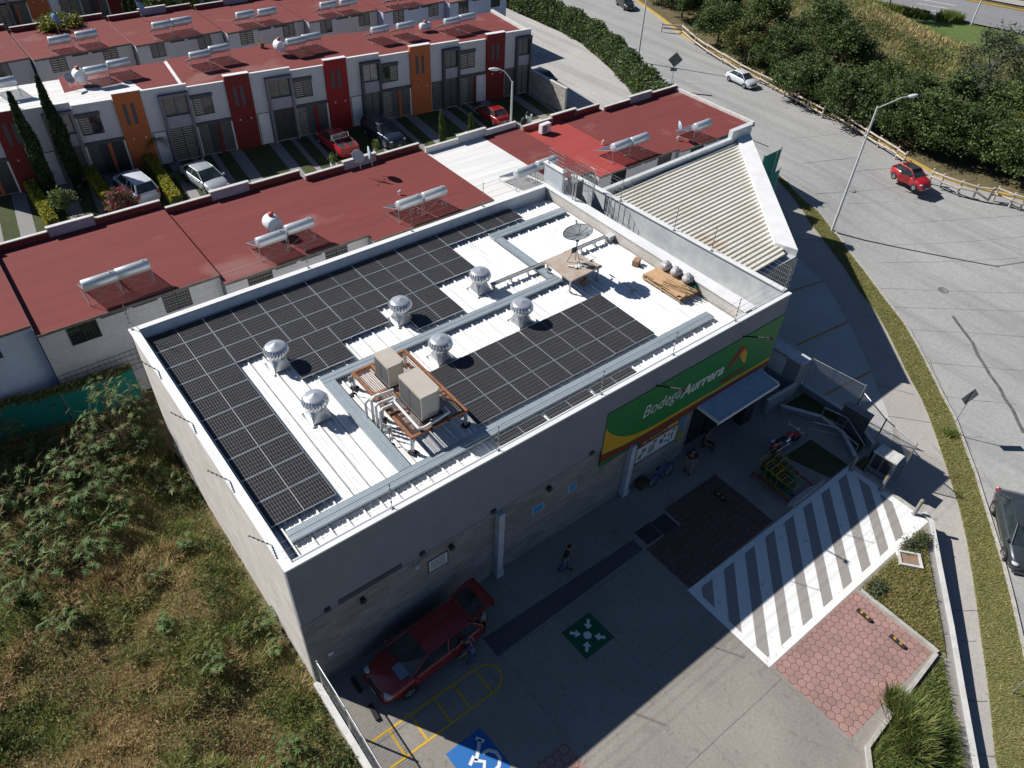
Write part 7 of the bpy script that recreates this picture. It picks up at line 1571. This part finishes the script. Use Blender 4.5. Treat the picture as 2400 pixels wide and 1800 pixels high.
# weedy lot: one object of uncountable stalks and blades
N0 = 300000; x = rg.uniform(-14, -.2, N0); y = rg.uniform(-9, 18.2, N0); C = np.column_stack([x, y, np.zeros(N0)]); C = C[inframe(C, 80)]
def f2(x, y, s, p): return np.sin(x*s+1.7*np.sin(y*s*.7+p))+np.sin(y*s*1.1+1.3*np.sin(x*s*.6+p*2)+p)
wz = lambda x, y: np.clip((-x-.25)/1.75, 0, 1)**2*(3-2*np.clip((-x-.25)/1.75, 0, 1))*(0.30*np.sin(x*0.55+y*0.35+1.2*np.sin(y*.31))+0.22*np.sin(x*.83-y*.71+1+np.sin(x*.5))+0.3)-.05
C = C[rg.permutation(len(C))[:210000]]; C[:,2] = wz(C[:,0], C[:,1])-.06
a1 = f2(C[:,0], C[:,1], .9, .3)+.35*f2(C[:,0], C[:,1], 2.9, 1.1); a2 = f2(C[:,0], C[:,1], 1.3, 2.2)+.3*f2(C[:,0], C[:,1], 3.7, .4); r_ = rg.random(len(C)); near_wall = C[:,0] > -1.9
ty = np.where(a1 > .55, 0, np.where(a2 > .5, 1, np.where(a1 < -.9, 2, 3)))           # 0 dry, 1 green, 2 brown, 3 mixed
mi = np.select([ty == 0, ty == 1, ty == 2], [np.where(r_ < .62, 0, np.where(r_ < .85, 1, 3)), np.where(r_ < .55, 2, np.where(r_ < .85, 3, 0)), np.where(r_ < .55, 1, np.where(r_ < .8, 0, 2))], np.where(r_ < .3, 0, np.where(r_ < .5, 1, np.where(r_ < .78, 2, 3))))
mi = np.where(near_wall & (rg.random(len(C)) < .45), 2, mi); hh = (.26+.12*np.clip(a1, -1, 1)+.12*np.clip(a2, -1, 1))*(.55+.75*np.clip(.5+.5*f2(C[:,0], C[:,1], 4.6, 3.1), 0, 1)); C[:,2] += .16*np.clip(.5*f2(C[:,0], C[:,1], 2.4, 1.9), 0, 1)*(C[:,0] < -.8)
tag(blades('weeds', C, np.maximum(.16, hh*1.15), .021, [B_DRY, B_BRN, B_GRN, B_YEL], mi, 1.6, rg), 'tangle of dry straw and green weeds covering the vacant lot', 'weeds', kind='stuff')
n = 26000; j = rg.integers(0, len(C), 900); j = j[(a2[j] > .1)|near_wall[j]|(C[j][:,1] > 9)]; P = C[rg.choice(j, n)]+rg.normal(size=(n,3))*np.array([.20,.20,.06]); P[:,2] += .12+np.abs(rg.normal(size=n))*.12
tag(leaves('weed_leaves', P, .055, .55, [L_MD, L_OL, L_DK], [.45,.25,.3], rg=rg), 'small broad leaves of low weeds scattered over the vacant lot', 'weeds', kind='stuff')
# castor plants: star shaped leaves
S_GRN = leafmat('castor_leaf', [(.05,.10,.025),(.085,.15,.04),(.15,.22,.075)], 1.5, .5, .2); S_OLD = leafmat('castor_leaf_reddish', [(.09,.11,.03),(.15,.145,.045),(.20,.12,.05)], 1.5, .55, .2)
def star(mb, c, r, nrm, rot, mi=0):
    q = Vector(nrm).to_track_quat('Z', 'Y'); n = 8; P = []
    for k in range(n):
        a = rot+2*PI*k/n*.92; P.append(c+q @ Vector((r*math.cos(a), r*math.sin(a), -.12*r))); a += PI/n*.92; P.append(c+q @ Vector((r*.34*math.cos(a), r*.34*math.sin(a), .02*r)))
    mb.add([c]+P, [(0, 1+(2*k-1) % (2*n), 1+2*k, 1+(2*k+1) % (2*n)) for k in range(n)], mi)
def castor(name, x, y, z, H, Rr, n, lr, label, seed, group, pal=(S_GRN, S_OLD), p_old=.2):
    r2 = random.Random(seed); t = thing(name, label, 'plant', (x, y, z), 0, group); mb = MB(); lf = MB()
    for b in range(max(3, n//7)):
        a = r2.uniform(0, 2*PI); e = Vector((Rr*.75*math.cos(a)*r2.random()**.5, Rr*.75*math.sin(a)*r2.random()**.5, H*r2.uniform(.6, 1))); m_ = Vector((e.x*.25, e.y*.25, H*.3)); mb.tube((0,0,-.1), m_, .025*H/1.2, 5, .016*H/1.2); mb.tube(m_, e, .016*H/1.2, 5, .006)
        for j in range(7):
            o = Vector((r2.gauss(0,.42), r2.gauss(0,.42), r2.gauss(0,.14)))*min(1, Rr*1.15); c = e+o; mb.tube(e, c, .005, 3); nn = Vector((o.x*1.1+r2.gauss(0,.25)-.25, o.y*1.1+r2.gauss(0,.25)+.3, 1)); star(lf, c, lr*r2.uniform(.6,1.2), nn, r2.uniform(0,6), 1 if r2.random() < p_old else 0)
    mb.build('stems', mat('castor_stem', (.20,.15,.09), .8, .2, 8), t); lf.build('foliage', list(pal), t)
CPS = [(35,1290,1.0,.6,28),(95,1350,.9,.6,30),(160,1285,1.1,.7,36),(222,1300,1.0,.65,32),(170,1440,.8,.5,24),(55,1225,1.0,.7,30),(125,1195,1.1,.7,32),(300,1185,.9,.6,26),(215,1135,1.2,.8,36),(55,1090,1.3,.9,38),(130,1040,1.4,.9,40),(400,1125,.8,.5,22),(345,1085,.9,.6,24),(30,1400,.8,.5,22),(110,1465,.7,.5,20),(430,1270,.5,.35,10),(372,1345,.5,.4,12),(392,1460,.45,.3,9),(510,1560,.45,.3,9),(505,1530,.5,.35,10),(620,1430,.6,.4,14),(630,1510,.5,.35,11),(690,1740,.6,.4,14),(650,1770,.5,.35,11),(15,1170,1.2,.8,34),(250,1060,1.3,.8,34),(20,1010,1.5,.9,36),(235,1010,1.4,.8,32),(30,1140,1.3,.8,32),(100,1120,1.3,.8,32),(165,1085,1.3,.8,32),(190,1180,1.1,.7,30),(270,1240,.8,.5,22),(325,1035,1.1,.7,26),(280,1110,1.1,.7,26)]
for i, (u, v, H, Rr, n) in enumerate(CPS):
    p = at(u, v, .5+H*.6); 
    if p.x > -.7: p.x = -.7
    zone = lambda u, v: 'in the dense patch at the left edge' if u < 240 else ('below the tall castor shrub' if v < 1200 else ('near the shop side wall' if u > 480 else 'amid the dry straw'))
    nth = ['topmost','second','third','fourth','fifth','sixth','seventh','eighth','ninth','tenth','eleventh','twelfth','thirteenth','fourteenth','fifteenth','sixteenth','seventeenth','eighteenth','nineteenth','twentieth','twenty-first','twenty-second','twenty-third','twenty-fourth','twenty-fifth','twenty-sixth']; where = zone(u, v); rk = sum(1 for j_, q in enumerate(CPS) if zone(q[0], q[1]) == where and (q[1], j_) < (v, i))
    castor('castor_plant', p.x, p.y, weedz(p.x, p.y), H, Rr*1.25, int(n*1.1), .25 if H > .7 else .19, '%s from the top among the star-leaved plants %s' % (nth[rk], where), i, 'castor plants in the vacant lot')
p = at(330, 985, 2.4); castor('castor_shrub', -1.75, 15.0, weedz(-1.75, 15.0), 3.3, 1.8, 150, .23, 'tall reddish green castor shrub rising over the green netting by the shop wall', 55, None, (S_GRN, leafmat('castor_olive', [(.09,.115,.03),(.15,.175,.05),(.22,.24,.08)], 1.5, .5, .25)), .5)
castor('castor_shrub', -3.3, 14.4, weedz(-3.3, 14.4), 1.9, 1.4, 90, .22, 'lower castor shrub spreading left of the tall one', 56, None, (S_GRN, S_OLD), .35)
# creeper on the netting fence
n = 5200; tt = rg.random(n); X = -9+9.0*tt; Y = np.interp(X, [-11,-5.6,-3.15,0], [20.3,19.0,18.45,18.2]); P = np.column_stack([X, Y+rg.normal(size=n)*.10-.06, 2.25+rg.normal(size=n)*.09-.35*np.abs(np.sin(X*1.9))*rg.random(n)**3])
tag(leaves('creeper', P, .05, .6, [L_OL, leafmat('creeper_yellow', [(.20,.20,.04),(.32,.30,.07),(.42,.38,.10)])], [.6,.4], rg=rg), 'yellow green creeper trailing along the top of the green netting', 'creeper', kind='stuff')
# flowering hedge by the side road
HC = [(54.3,70),(54.6,58),(54.6,50),(53.8,44.5),(51.9,38.8),(49.2,33.0),(47.2,28.2),(45.9,24.9),(45.3,23.3)]; HQ = resample(HC, 80); n = 40000; ii = rg.integers(0, 80, n); f = rg.random(n)
A_ = np.array([[p.x, p.y] for p in HQ]); Pm = A_[ii]*(1-f)[:,None]+A_[ii+1]*f[:,None]; D_ = A_[ii+1]-A_[ii]; D_ /= np.linalg.norm(D_, axis=1)[:,None]; Nn = np.column_stack([-D_[:,1], D_[:,0]])
th = rg.uniform(-.1, PI+.1, n); rr_ = 1+.10*np.sin(ii*.9)+.07*rg.normal(size=n); P = np.column_stack([Pm+Nn*(np.cos(th)*.95*rr_)[:,None], .15+2.05*np.abs(np.sin(th))**.7*rr_])
hg = thing('hedge', 'long clipped green hedge with blue flowers between side road and main road', 'hedge', (50, 38, 0)); fl = leafmat('hedge_flowers', [(.13,.15,.30),(.19,.22,.38),(.30,.33,.48)])
leaves('foliage', P, .13, .55, [L_MD, L_DK, leafmat('bright_hedge', [(.07,.11,.02),(.11,.17,.035),(.15,.22,.05)])], [.4,.3,.3], parent=hg, rg=rg); k = rg.integers(0, n, 4200); leaves('flowers', P[k]+rg.normal(size=(4200,3))*.06, .075, .7, [fl], [1.0], parent=hg, rg=rg)
mb = MB(); HQs = resample(HC, 26)
for a, b in zip(HQs, HQs[1:]): mb.prism([(a.x-.6,a.y),(a.x+.6,a.y),(b.x+.6,b.y),(b.x-.6,b.y)], 0, 1.5)
mb.build('branches_core', mat('hedge_inside', (.03,.035,.015), .95, .3, 4), hg, world=True)
# yellow topped hedges, cypresses and garden plants in the front yards
YL = leafmat('golden_privet', [(.26,.24,.02),(.40,.36,.03),(.52,.48,.06)]); YG = leafmat('privet_green', [(.05,.08,.015),(.09,.13,.02),(.14,.18,.03)])
def boxhedge(a, b, w, h, label, sunny, seed):
    p, q = at(a[0], a[1], h), at(b[0], b[1], h); t = thing('low_hedge', label, 'hedge', ((p.x+q.x)/2, (p.y+q.y)/2, 0), 0, 'low hedges between the driveways'); rg = np.random.default_rng(seed); n = 6500; f = rg.random(n); d = np.array([q.x-p.x, q.y-p.y]); L = np.linalg.norm(d); d /= L; nn = np.array([-d[1], d[0]])
    o = rg.uniform(-1, 1, n); zz = rg.random(n); top = rg.random(n) < .4; zz = np.where(top, 1, zz); o = np.where(top, o, np.sign(o)); P = np.column_stack([np.array([p.x, p.y])+d*(f*L)[:,None]+nn*(o*w/2)[:,None], zz*h])+rg.normal(size=(n,3))*.035
    leaves('foliage', P, .07, .6, [YL, YG] if sunny else [YG, YL], [.75,.25], parent=t, rg=rg); mb = MB(); e = d*L*.5; c = ((p.x+q.x)/2, (p.y+q.y)/2, h*.47); mb.obox(c, L-.1, w-.12, h*.9, math.atan2(d[1], d[0])); mb.build('branches_core', mat('hedge_inside_dark', (.04,.045,.012), .95, .3, 4), t, world=True)
boxhedge(K0(185,1170), K0(335,1420), .62, .95, 'low golden hedge at the far left driveways', True, 1); boxhedge(K0(560,1060), K0(735,1330), .62, .95, 'low golden hedge just left of the pink bougainvillea', True, 2); boxhedge(K0(935,965), K0(1140,1270), .62, 1.0, 'low golden hedge left of the silver saloon', True, 3)
L_CY = leafmat('cypress_green', [(.012,.028,.012),(.022,.045,.018),(.035,.062,.022)], 2, .7, .1)
def cypress(px, py, z0, H, r, label, seed, pal=None, n=9000):
    t = thing('cypress', label, 'tree', (px, py, z0), 0, 'slender cypresses'); rg = np.random.default_rng(seed); f = rg.random(n)**.8; a = rg.uniform(0, 2*PI, n); rr = r*np.clip(np.sin(PI*np.clip(f*.93+.05, 0, 1))**.55*(1-f*.55), .04, 1)*(1+.18*np.sin(a*3+f*14))*(1+.12*rg.normal(size=n)); P = np.column_stack([rr*np.cos(a)+.10*np.sin(f*5)*r, rr*np.sin(a), .2+f*(H-.2)])+np.array([px,py,z0])
    leaves('foliage', P, .10, .4, pal or [L_CY, L_DK], [.7,.3], parent=t, rg=rg, flat=1.3); mb = MB(); mb.tube((0,0,-.1),(0,0,H*.9), r*.35, 7, .02); mb.build('trunk', BARK, t)
def tipbase(tip, H): p = at(tip[0], tip[1], H); return p.x, p.y
for tip, H, r, lab, sd in (((87,178),7.6,.52,'tallest slender cypress in front of the white roof'  ,1),((22,216),7.2,.50,'slender cypress at the left edge, left of the tallest one',2),((1035,258),3.1,.26,'small slim cypress beside the stone garden path',3),((1104,266),2.9,.30,'small bushy cypress left of the street lamp',4)):
    X, Y = tipbase(tip, H); cypress(X, Y, 0, H, r, lab, sd, n=9000 if H > 5 else 3000, pal=None if H > 5 else [L_MD, L_DK])
for tip, H, r, lab, sd in (((300,-30),7.0,.55,'dark cypress at the top edge above the third row roofs',7),((286,-25),6.5,.5,'second dark cypress at the top edge, close to its twin',8)):
    X, Y = tipbase(tip, H); cypress(X, Y, 0, H, r, lab, sd, n=5000)
p = at(22,300,2.2); tree('garden_tree', p.x, p.y, 0, 1.9, 4.0, 'dark leafy tree in the shade at the left edge beside the cypresses', DK, n=6000, seed=201, lsize=.10)
p = at(145,466,1.2); tree('citrus_tree', p.x, p.y, 0, .85, 2.0, 'small light green citrus tree beside the first golden hedge', ([leafmat('citrus', [(.09,.13,.03),(.15,.20,.05),(.22,.28,.08)]), L_MD],[.6,.4]), n=1100, seed=202, lsize=.09)
p = at(300,434,1.4); tree('bougainvillea', p.x-.9, p.y-1.5, 0, 1.0, 2.3, 'bougainvillea with bright pink flowers in front of the white car', ([leafmat('pink_bracts', [(.42,.02,.08),(.62,.04,.13),(.75,.10,.22)], 2, .6, .3), L_GY, L_MD],[.36,.34,.30]), n=1700, seed=203, lsize=.08, cat='shrub')
p = at(376,16,1.5); tree('garden_tree', p.x, p.y, 0, 1.6, 3.4, 'leafy green tree at the top edge behind the third row parapet', MD, n=3500, seed=204, lsize=.11)
p = at(455,6,1.5); tree('garden_tree', p.x, p.y, 0, 1.8, 3.4, 'dark tree at the top edge, right of the leafy green one', DK, n=3500, seed=205, lsize=.11)
def palm(x, y, z, H, L, n, label, seed, col):
    t = thing('palm', label, 'palm', (x, y, z), 0); r2 = random.Random(seed); mb = MB(); mb.tube((0,0,-.1),(0,0,H),.09,8,.06); mb.build('trunk', BARK, t); mb = MB()
    for k in range(n):
        a = 2*PI*k/n+r2.uniform(-.2,.2); up = r2.uniform(.1,.7); prev = Vector((0,0,H)); 
        for j in range(1, 8):
            f = j/7; c = Vector((L*f*math.cos(a), L*f*math.sin(a), H+L*(up*f-1.0*f*f*.9))); mb.tube(prev, c, .008, 3); d = (c-prev).normalized(); s = Vector((-d.y, d.x, 0)).normalized(); w = L*.30*math.sin(PI*min(1, f*.9+.08))
            for q in (-1, 1):
                for g in (0, .5): b = prev.lerp(c, g); e = b+s*q*w+d*w*.5+Vector((0,0,-w*.35)); mb.add([b, b+d*.05, e], [(0,1,2)])
            prev = c
    mb.build('fronds', col, t)
p = at(362,322,2.0); palm(p.x, p.y, 0, 2.0, 1.3, 11, 'dark fan of palm fronds in front of the orange tower', 1, L_DK); p = at(412,402,.5); palm(p.x, p.y, 0, .35, .95, 12, 'low bright green feathery palm left of the silver saloon', 2, leafmat('cycad', [(.08,.14,.05),(.13,.21,.08),(.2,.28,.12)]))
p = at(137,50,5.6); tree('roof_plants', p.x, p.y, 5.2, 1.7, .95, 'yellow and green roof plants spilling over the parapet of the third row', ([YL, YG, L_DK],[.35,.35,.3]), n=3800, seed=206, lsize=.10, cat='roof plants', trunkh=.1, squash=.4)
p = at(614,110,5.0); t = thing('dead_potted_plant', 'withered spiky plant in a pot on the second row roof', 'potted plant', (p.x, p.y, 4.93)); mb = MB(); mb.lathe([(.16,0),(.22,.3),(.19,.3)], n=12); mb.build('pot', mat('clay_pot', (.30,.13,.07), .8, .2, 5), t); mb = MB(); r2 = random.Random(4)
for k in range(26): a = r2.uniform(0,6.28); mb.tube((0,0,.3),(r2.uniform(.1,.6)*math.cos(a), r2.uniform(.1,.6)*math.sin(a), r2.uniform(.35,1.1)), .012, 3, .003)
mb.build('withered_stems', B_DRY, t)
for u, v, z, h, lab in ((K0(2155,1045)[0],K0(2155,1045)[1],.5,.7,'small plant in a pale pot at the driveway of the pickup'),(K1(225,970)[0],K1(225,970)[1],.4,.8,'small bright green bush beside the crossed pipes')):
    p = at(u, v, z); t = thing('potted_plant', lab, 'potted plant', (p.x, p.y, 0)); mb = MB(); mb.lathe([(.16,0),(.2,.35),(.17,.35)], n=12); mb.build('pot', M['cap'], t); C = rg.normal(size=(260,3))*np.array([.12,.12,.2])+np.array([p.x,p.y,h]); leaves('leaves', C, .07, .5, [leafmat('pot_leaf', [(.10,.16,.03),(.16,.23,.05),(.2,.3,.08)])], [1.0], parent=t, rg=rg)
# planting beds, verge, lawn blades
def inpoly(P, poly):
    x, y = P[:,0], P[:,1]; c = np.zeros(len(P), bool); n = len(poly)
    for i in range(n):
        (x0,y0),(x1,y1) = poly[i], poly[(i+1) % n]; 
        if y0 == y1: continue
        c ^= ((y0 > y) != (y1 > y)) & (x < (x1-x0)*(y-y0)/(y1-y0)+x0)
    return c
def bed(name, poly, z, n, L, w, mats, wts, label, seed, dens=None, lean=.9):
    rg = np.random.default_rng(seed); a = np.array(poly); C = np.column_stack([rg.uniform(a[:,0].min(), a[:,0].max(), n), rg.uniform(a[:,1].min(), a[:,1].max(), n), np.full(n, z)]); C = C[inpoly(C, poly)]; C = C[inframe(C, 80)]
    if dens is not None: C = C[dens(C, rg)]
    tag(blades(name, C, L(C) if callable(L) else L, w, mats, rg.choice(len(mats), len(C), p=wts), lean, rg), label, 'grass', kind='stuff')
bed('bed_grass', [(19.4,-9.5),(24.2,-9.45),(22.1,-11.0),(20.1,-12.5),(19.4,-13.0)], .03, 42000, .17, .016, [B_YEL, B_GRN, B_DRY], [.45,.25,.30], 'yellowing grass in the bed beside the red paving', 31)
bed('bed_grass', [(19.2,-13.1),(14.0,-13.4),(12.9,-14.3),(9.7,-17.7),(14.8,-16.5),(16.6,-15.1)], .03, 52000, lambda C: np.where(C[:,0] < 17.2, .34, .20), .018, [B_GRN, B_YEL, L_MD], [.5,.25,.25], 'lush green grass in the bed below the red paving', 32)
VP = [tuple(p) for p in resample(vin, 40)]+[tuple(p) for p in resample(vo, 40)][::-1]
rg = np.random.default_rng(5); n = 90000; k = rg.integers(0, 40, n); f = rg.random((n, 2)); A_ = np.array([[p[0],p[1]] for p in resample(vin, 40)]); B_ = np.array([[p[0],p[1]] for p in resample(vo, 40)]); g = (f[:,1]*1.06-.03)[:,None]
C2 = (A_[k]*(1-f[:,:1])+A_[np.minimum(k+1,40)]*f[:,:1])*(1-g)+(B_[k]*(1-f[:,:1])+B_[np.minimum(k+1,40)]*f[:,:1])*g; C = np.column_stack([C2, np.zeros(n)]); C = C[inframe(C)]; C[:,2] = gz_v(C[:,0], C[:,1])+.03; r_ = rg.random(len(C))
tag(blades('verge_grass', C, .11, .015, [B_YEL, B_GRN, B_DRY], np.where(r_ < .45, 0, np.where(r_ < .75, 1, 2)), .9, rg), 'short patchy grass on the verge along the road', 'grass', kind='stuff')
for i, (u, v, r, H, lab) in enumerate(((2135,1700,.62,1.15,'spiky grass clump leaning over the retaining wall'),(2150,1752,.5,.9,'smaller spiky grass clump at the lower picture edge'),(2105,1640,.4,.7,'small grass clump below the paving corner'))):
    p = at(u, v, .5); rg = np.random.default_rng(60+i); n = 900; C = np.column_stack([p.x+rg.normal(size=n)*r*.35, p.y+rg.normal(size=n)*r*.35, np.full(n, .03)]); t = thing('grass_clump', lab, 'grass clump', (p.x, p.y, .03), 0, 'spiky grass clumps in the lower bed'); blades('blades', C, H, .03, [B_GRN, B_YEL, L_MD], rg.choice(3, n), .9, rg, parent=t)
for i, (x, y, lab) in enumerate(((23.6,-9.75,'grey green weed bush by the lower corner of the hatched zone'),(22.9,-9.6,'weed bush beside the rusty lidded box'),(19.8,-9.9,'small leafy weed at the corner of the red paving'))):
    rg = np.random.default_rng(80+i); C = rg.normal(size=(900,3))*np.array([.22,.18,.1])+np.array([x,y,.18]); o = leaves('weed_bush', C, .045, .5, [L_GY, L_MD], [.6,.4], rg=rg); tag(o, lab, 'bush', 'weed bushes in the bed')
for i, (u, v, lab) in enumerate((((2223,1018,'tuft of grass around the foot of the road sign opposite the forecourt')),)):
    p = G(u, v); rg = np.random.default_rng(90); C = np.column_stack([p.x+rg.normal(size=500)*.16, p.y+rg.normal(size=500)*.16, np.full(500, p.z)]); tag(blades('grass_tuft', C, .28, .03, [B_GRN], np.zeros(500, int), .8, rg), lab, 'grass tuft')
Zf = zoom(2000,0,5.53); p = at(*Zf(430,160), .3); tree('roadside_tree', p.x, p.y, .1, 2.2, 5.6, 'slim tree with reddish leaves at the edge of the far road', ([L_DK, leafmat('reddish_leaf', [(.08,.03,.02),(.12,.05,.03),(.05,.07,.02)])],[.7,.3]), n=2600, seed=301, trunkh=3.2, lsize=.14)
for i, (a, b, w, nn, H, lab) in enumerate(((Zf(200,75),Zf(940,225),.7,5200,.7,'row of tall green grass along the near edge of the far road'),(Zf(1140,240),Zf(1340,275),.9,2200,.9,'clump of feathery grass at the far road edge'))):
    p, q = at(*a, .2), at(*b, .2); rg = np.random.default_rng(95+i); f = rg.random(nn); C = np.column_stack([p.x+(q.x-p.x)*f+rg.normal(size=nn)*w*.5, p.y+(q.y-p.y)*f+rg.normal(size=nn)*w*.3, np.full(nn, .1)]); tag(blades('roadside_grass', C, H, .10, [B_GRN, L_MD, B_YEL], rg.choice(3, nn, p=[.5,.35,.15]), .6, rg), lab, 'grass', kind='stuff')
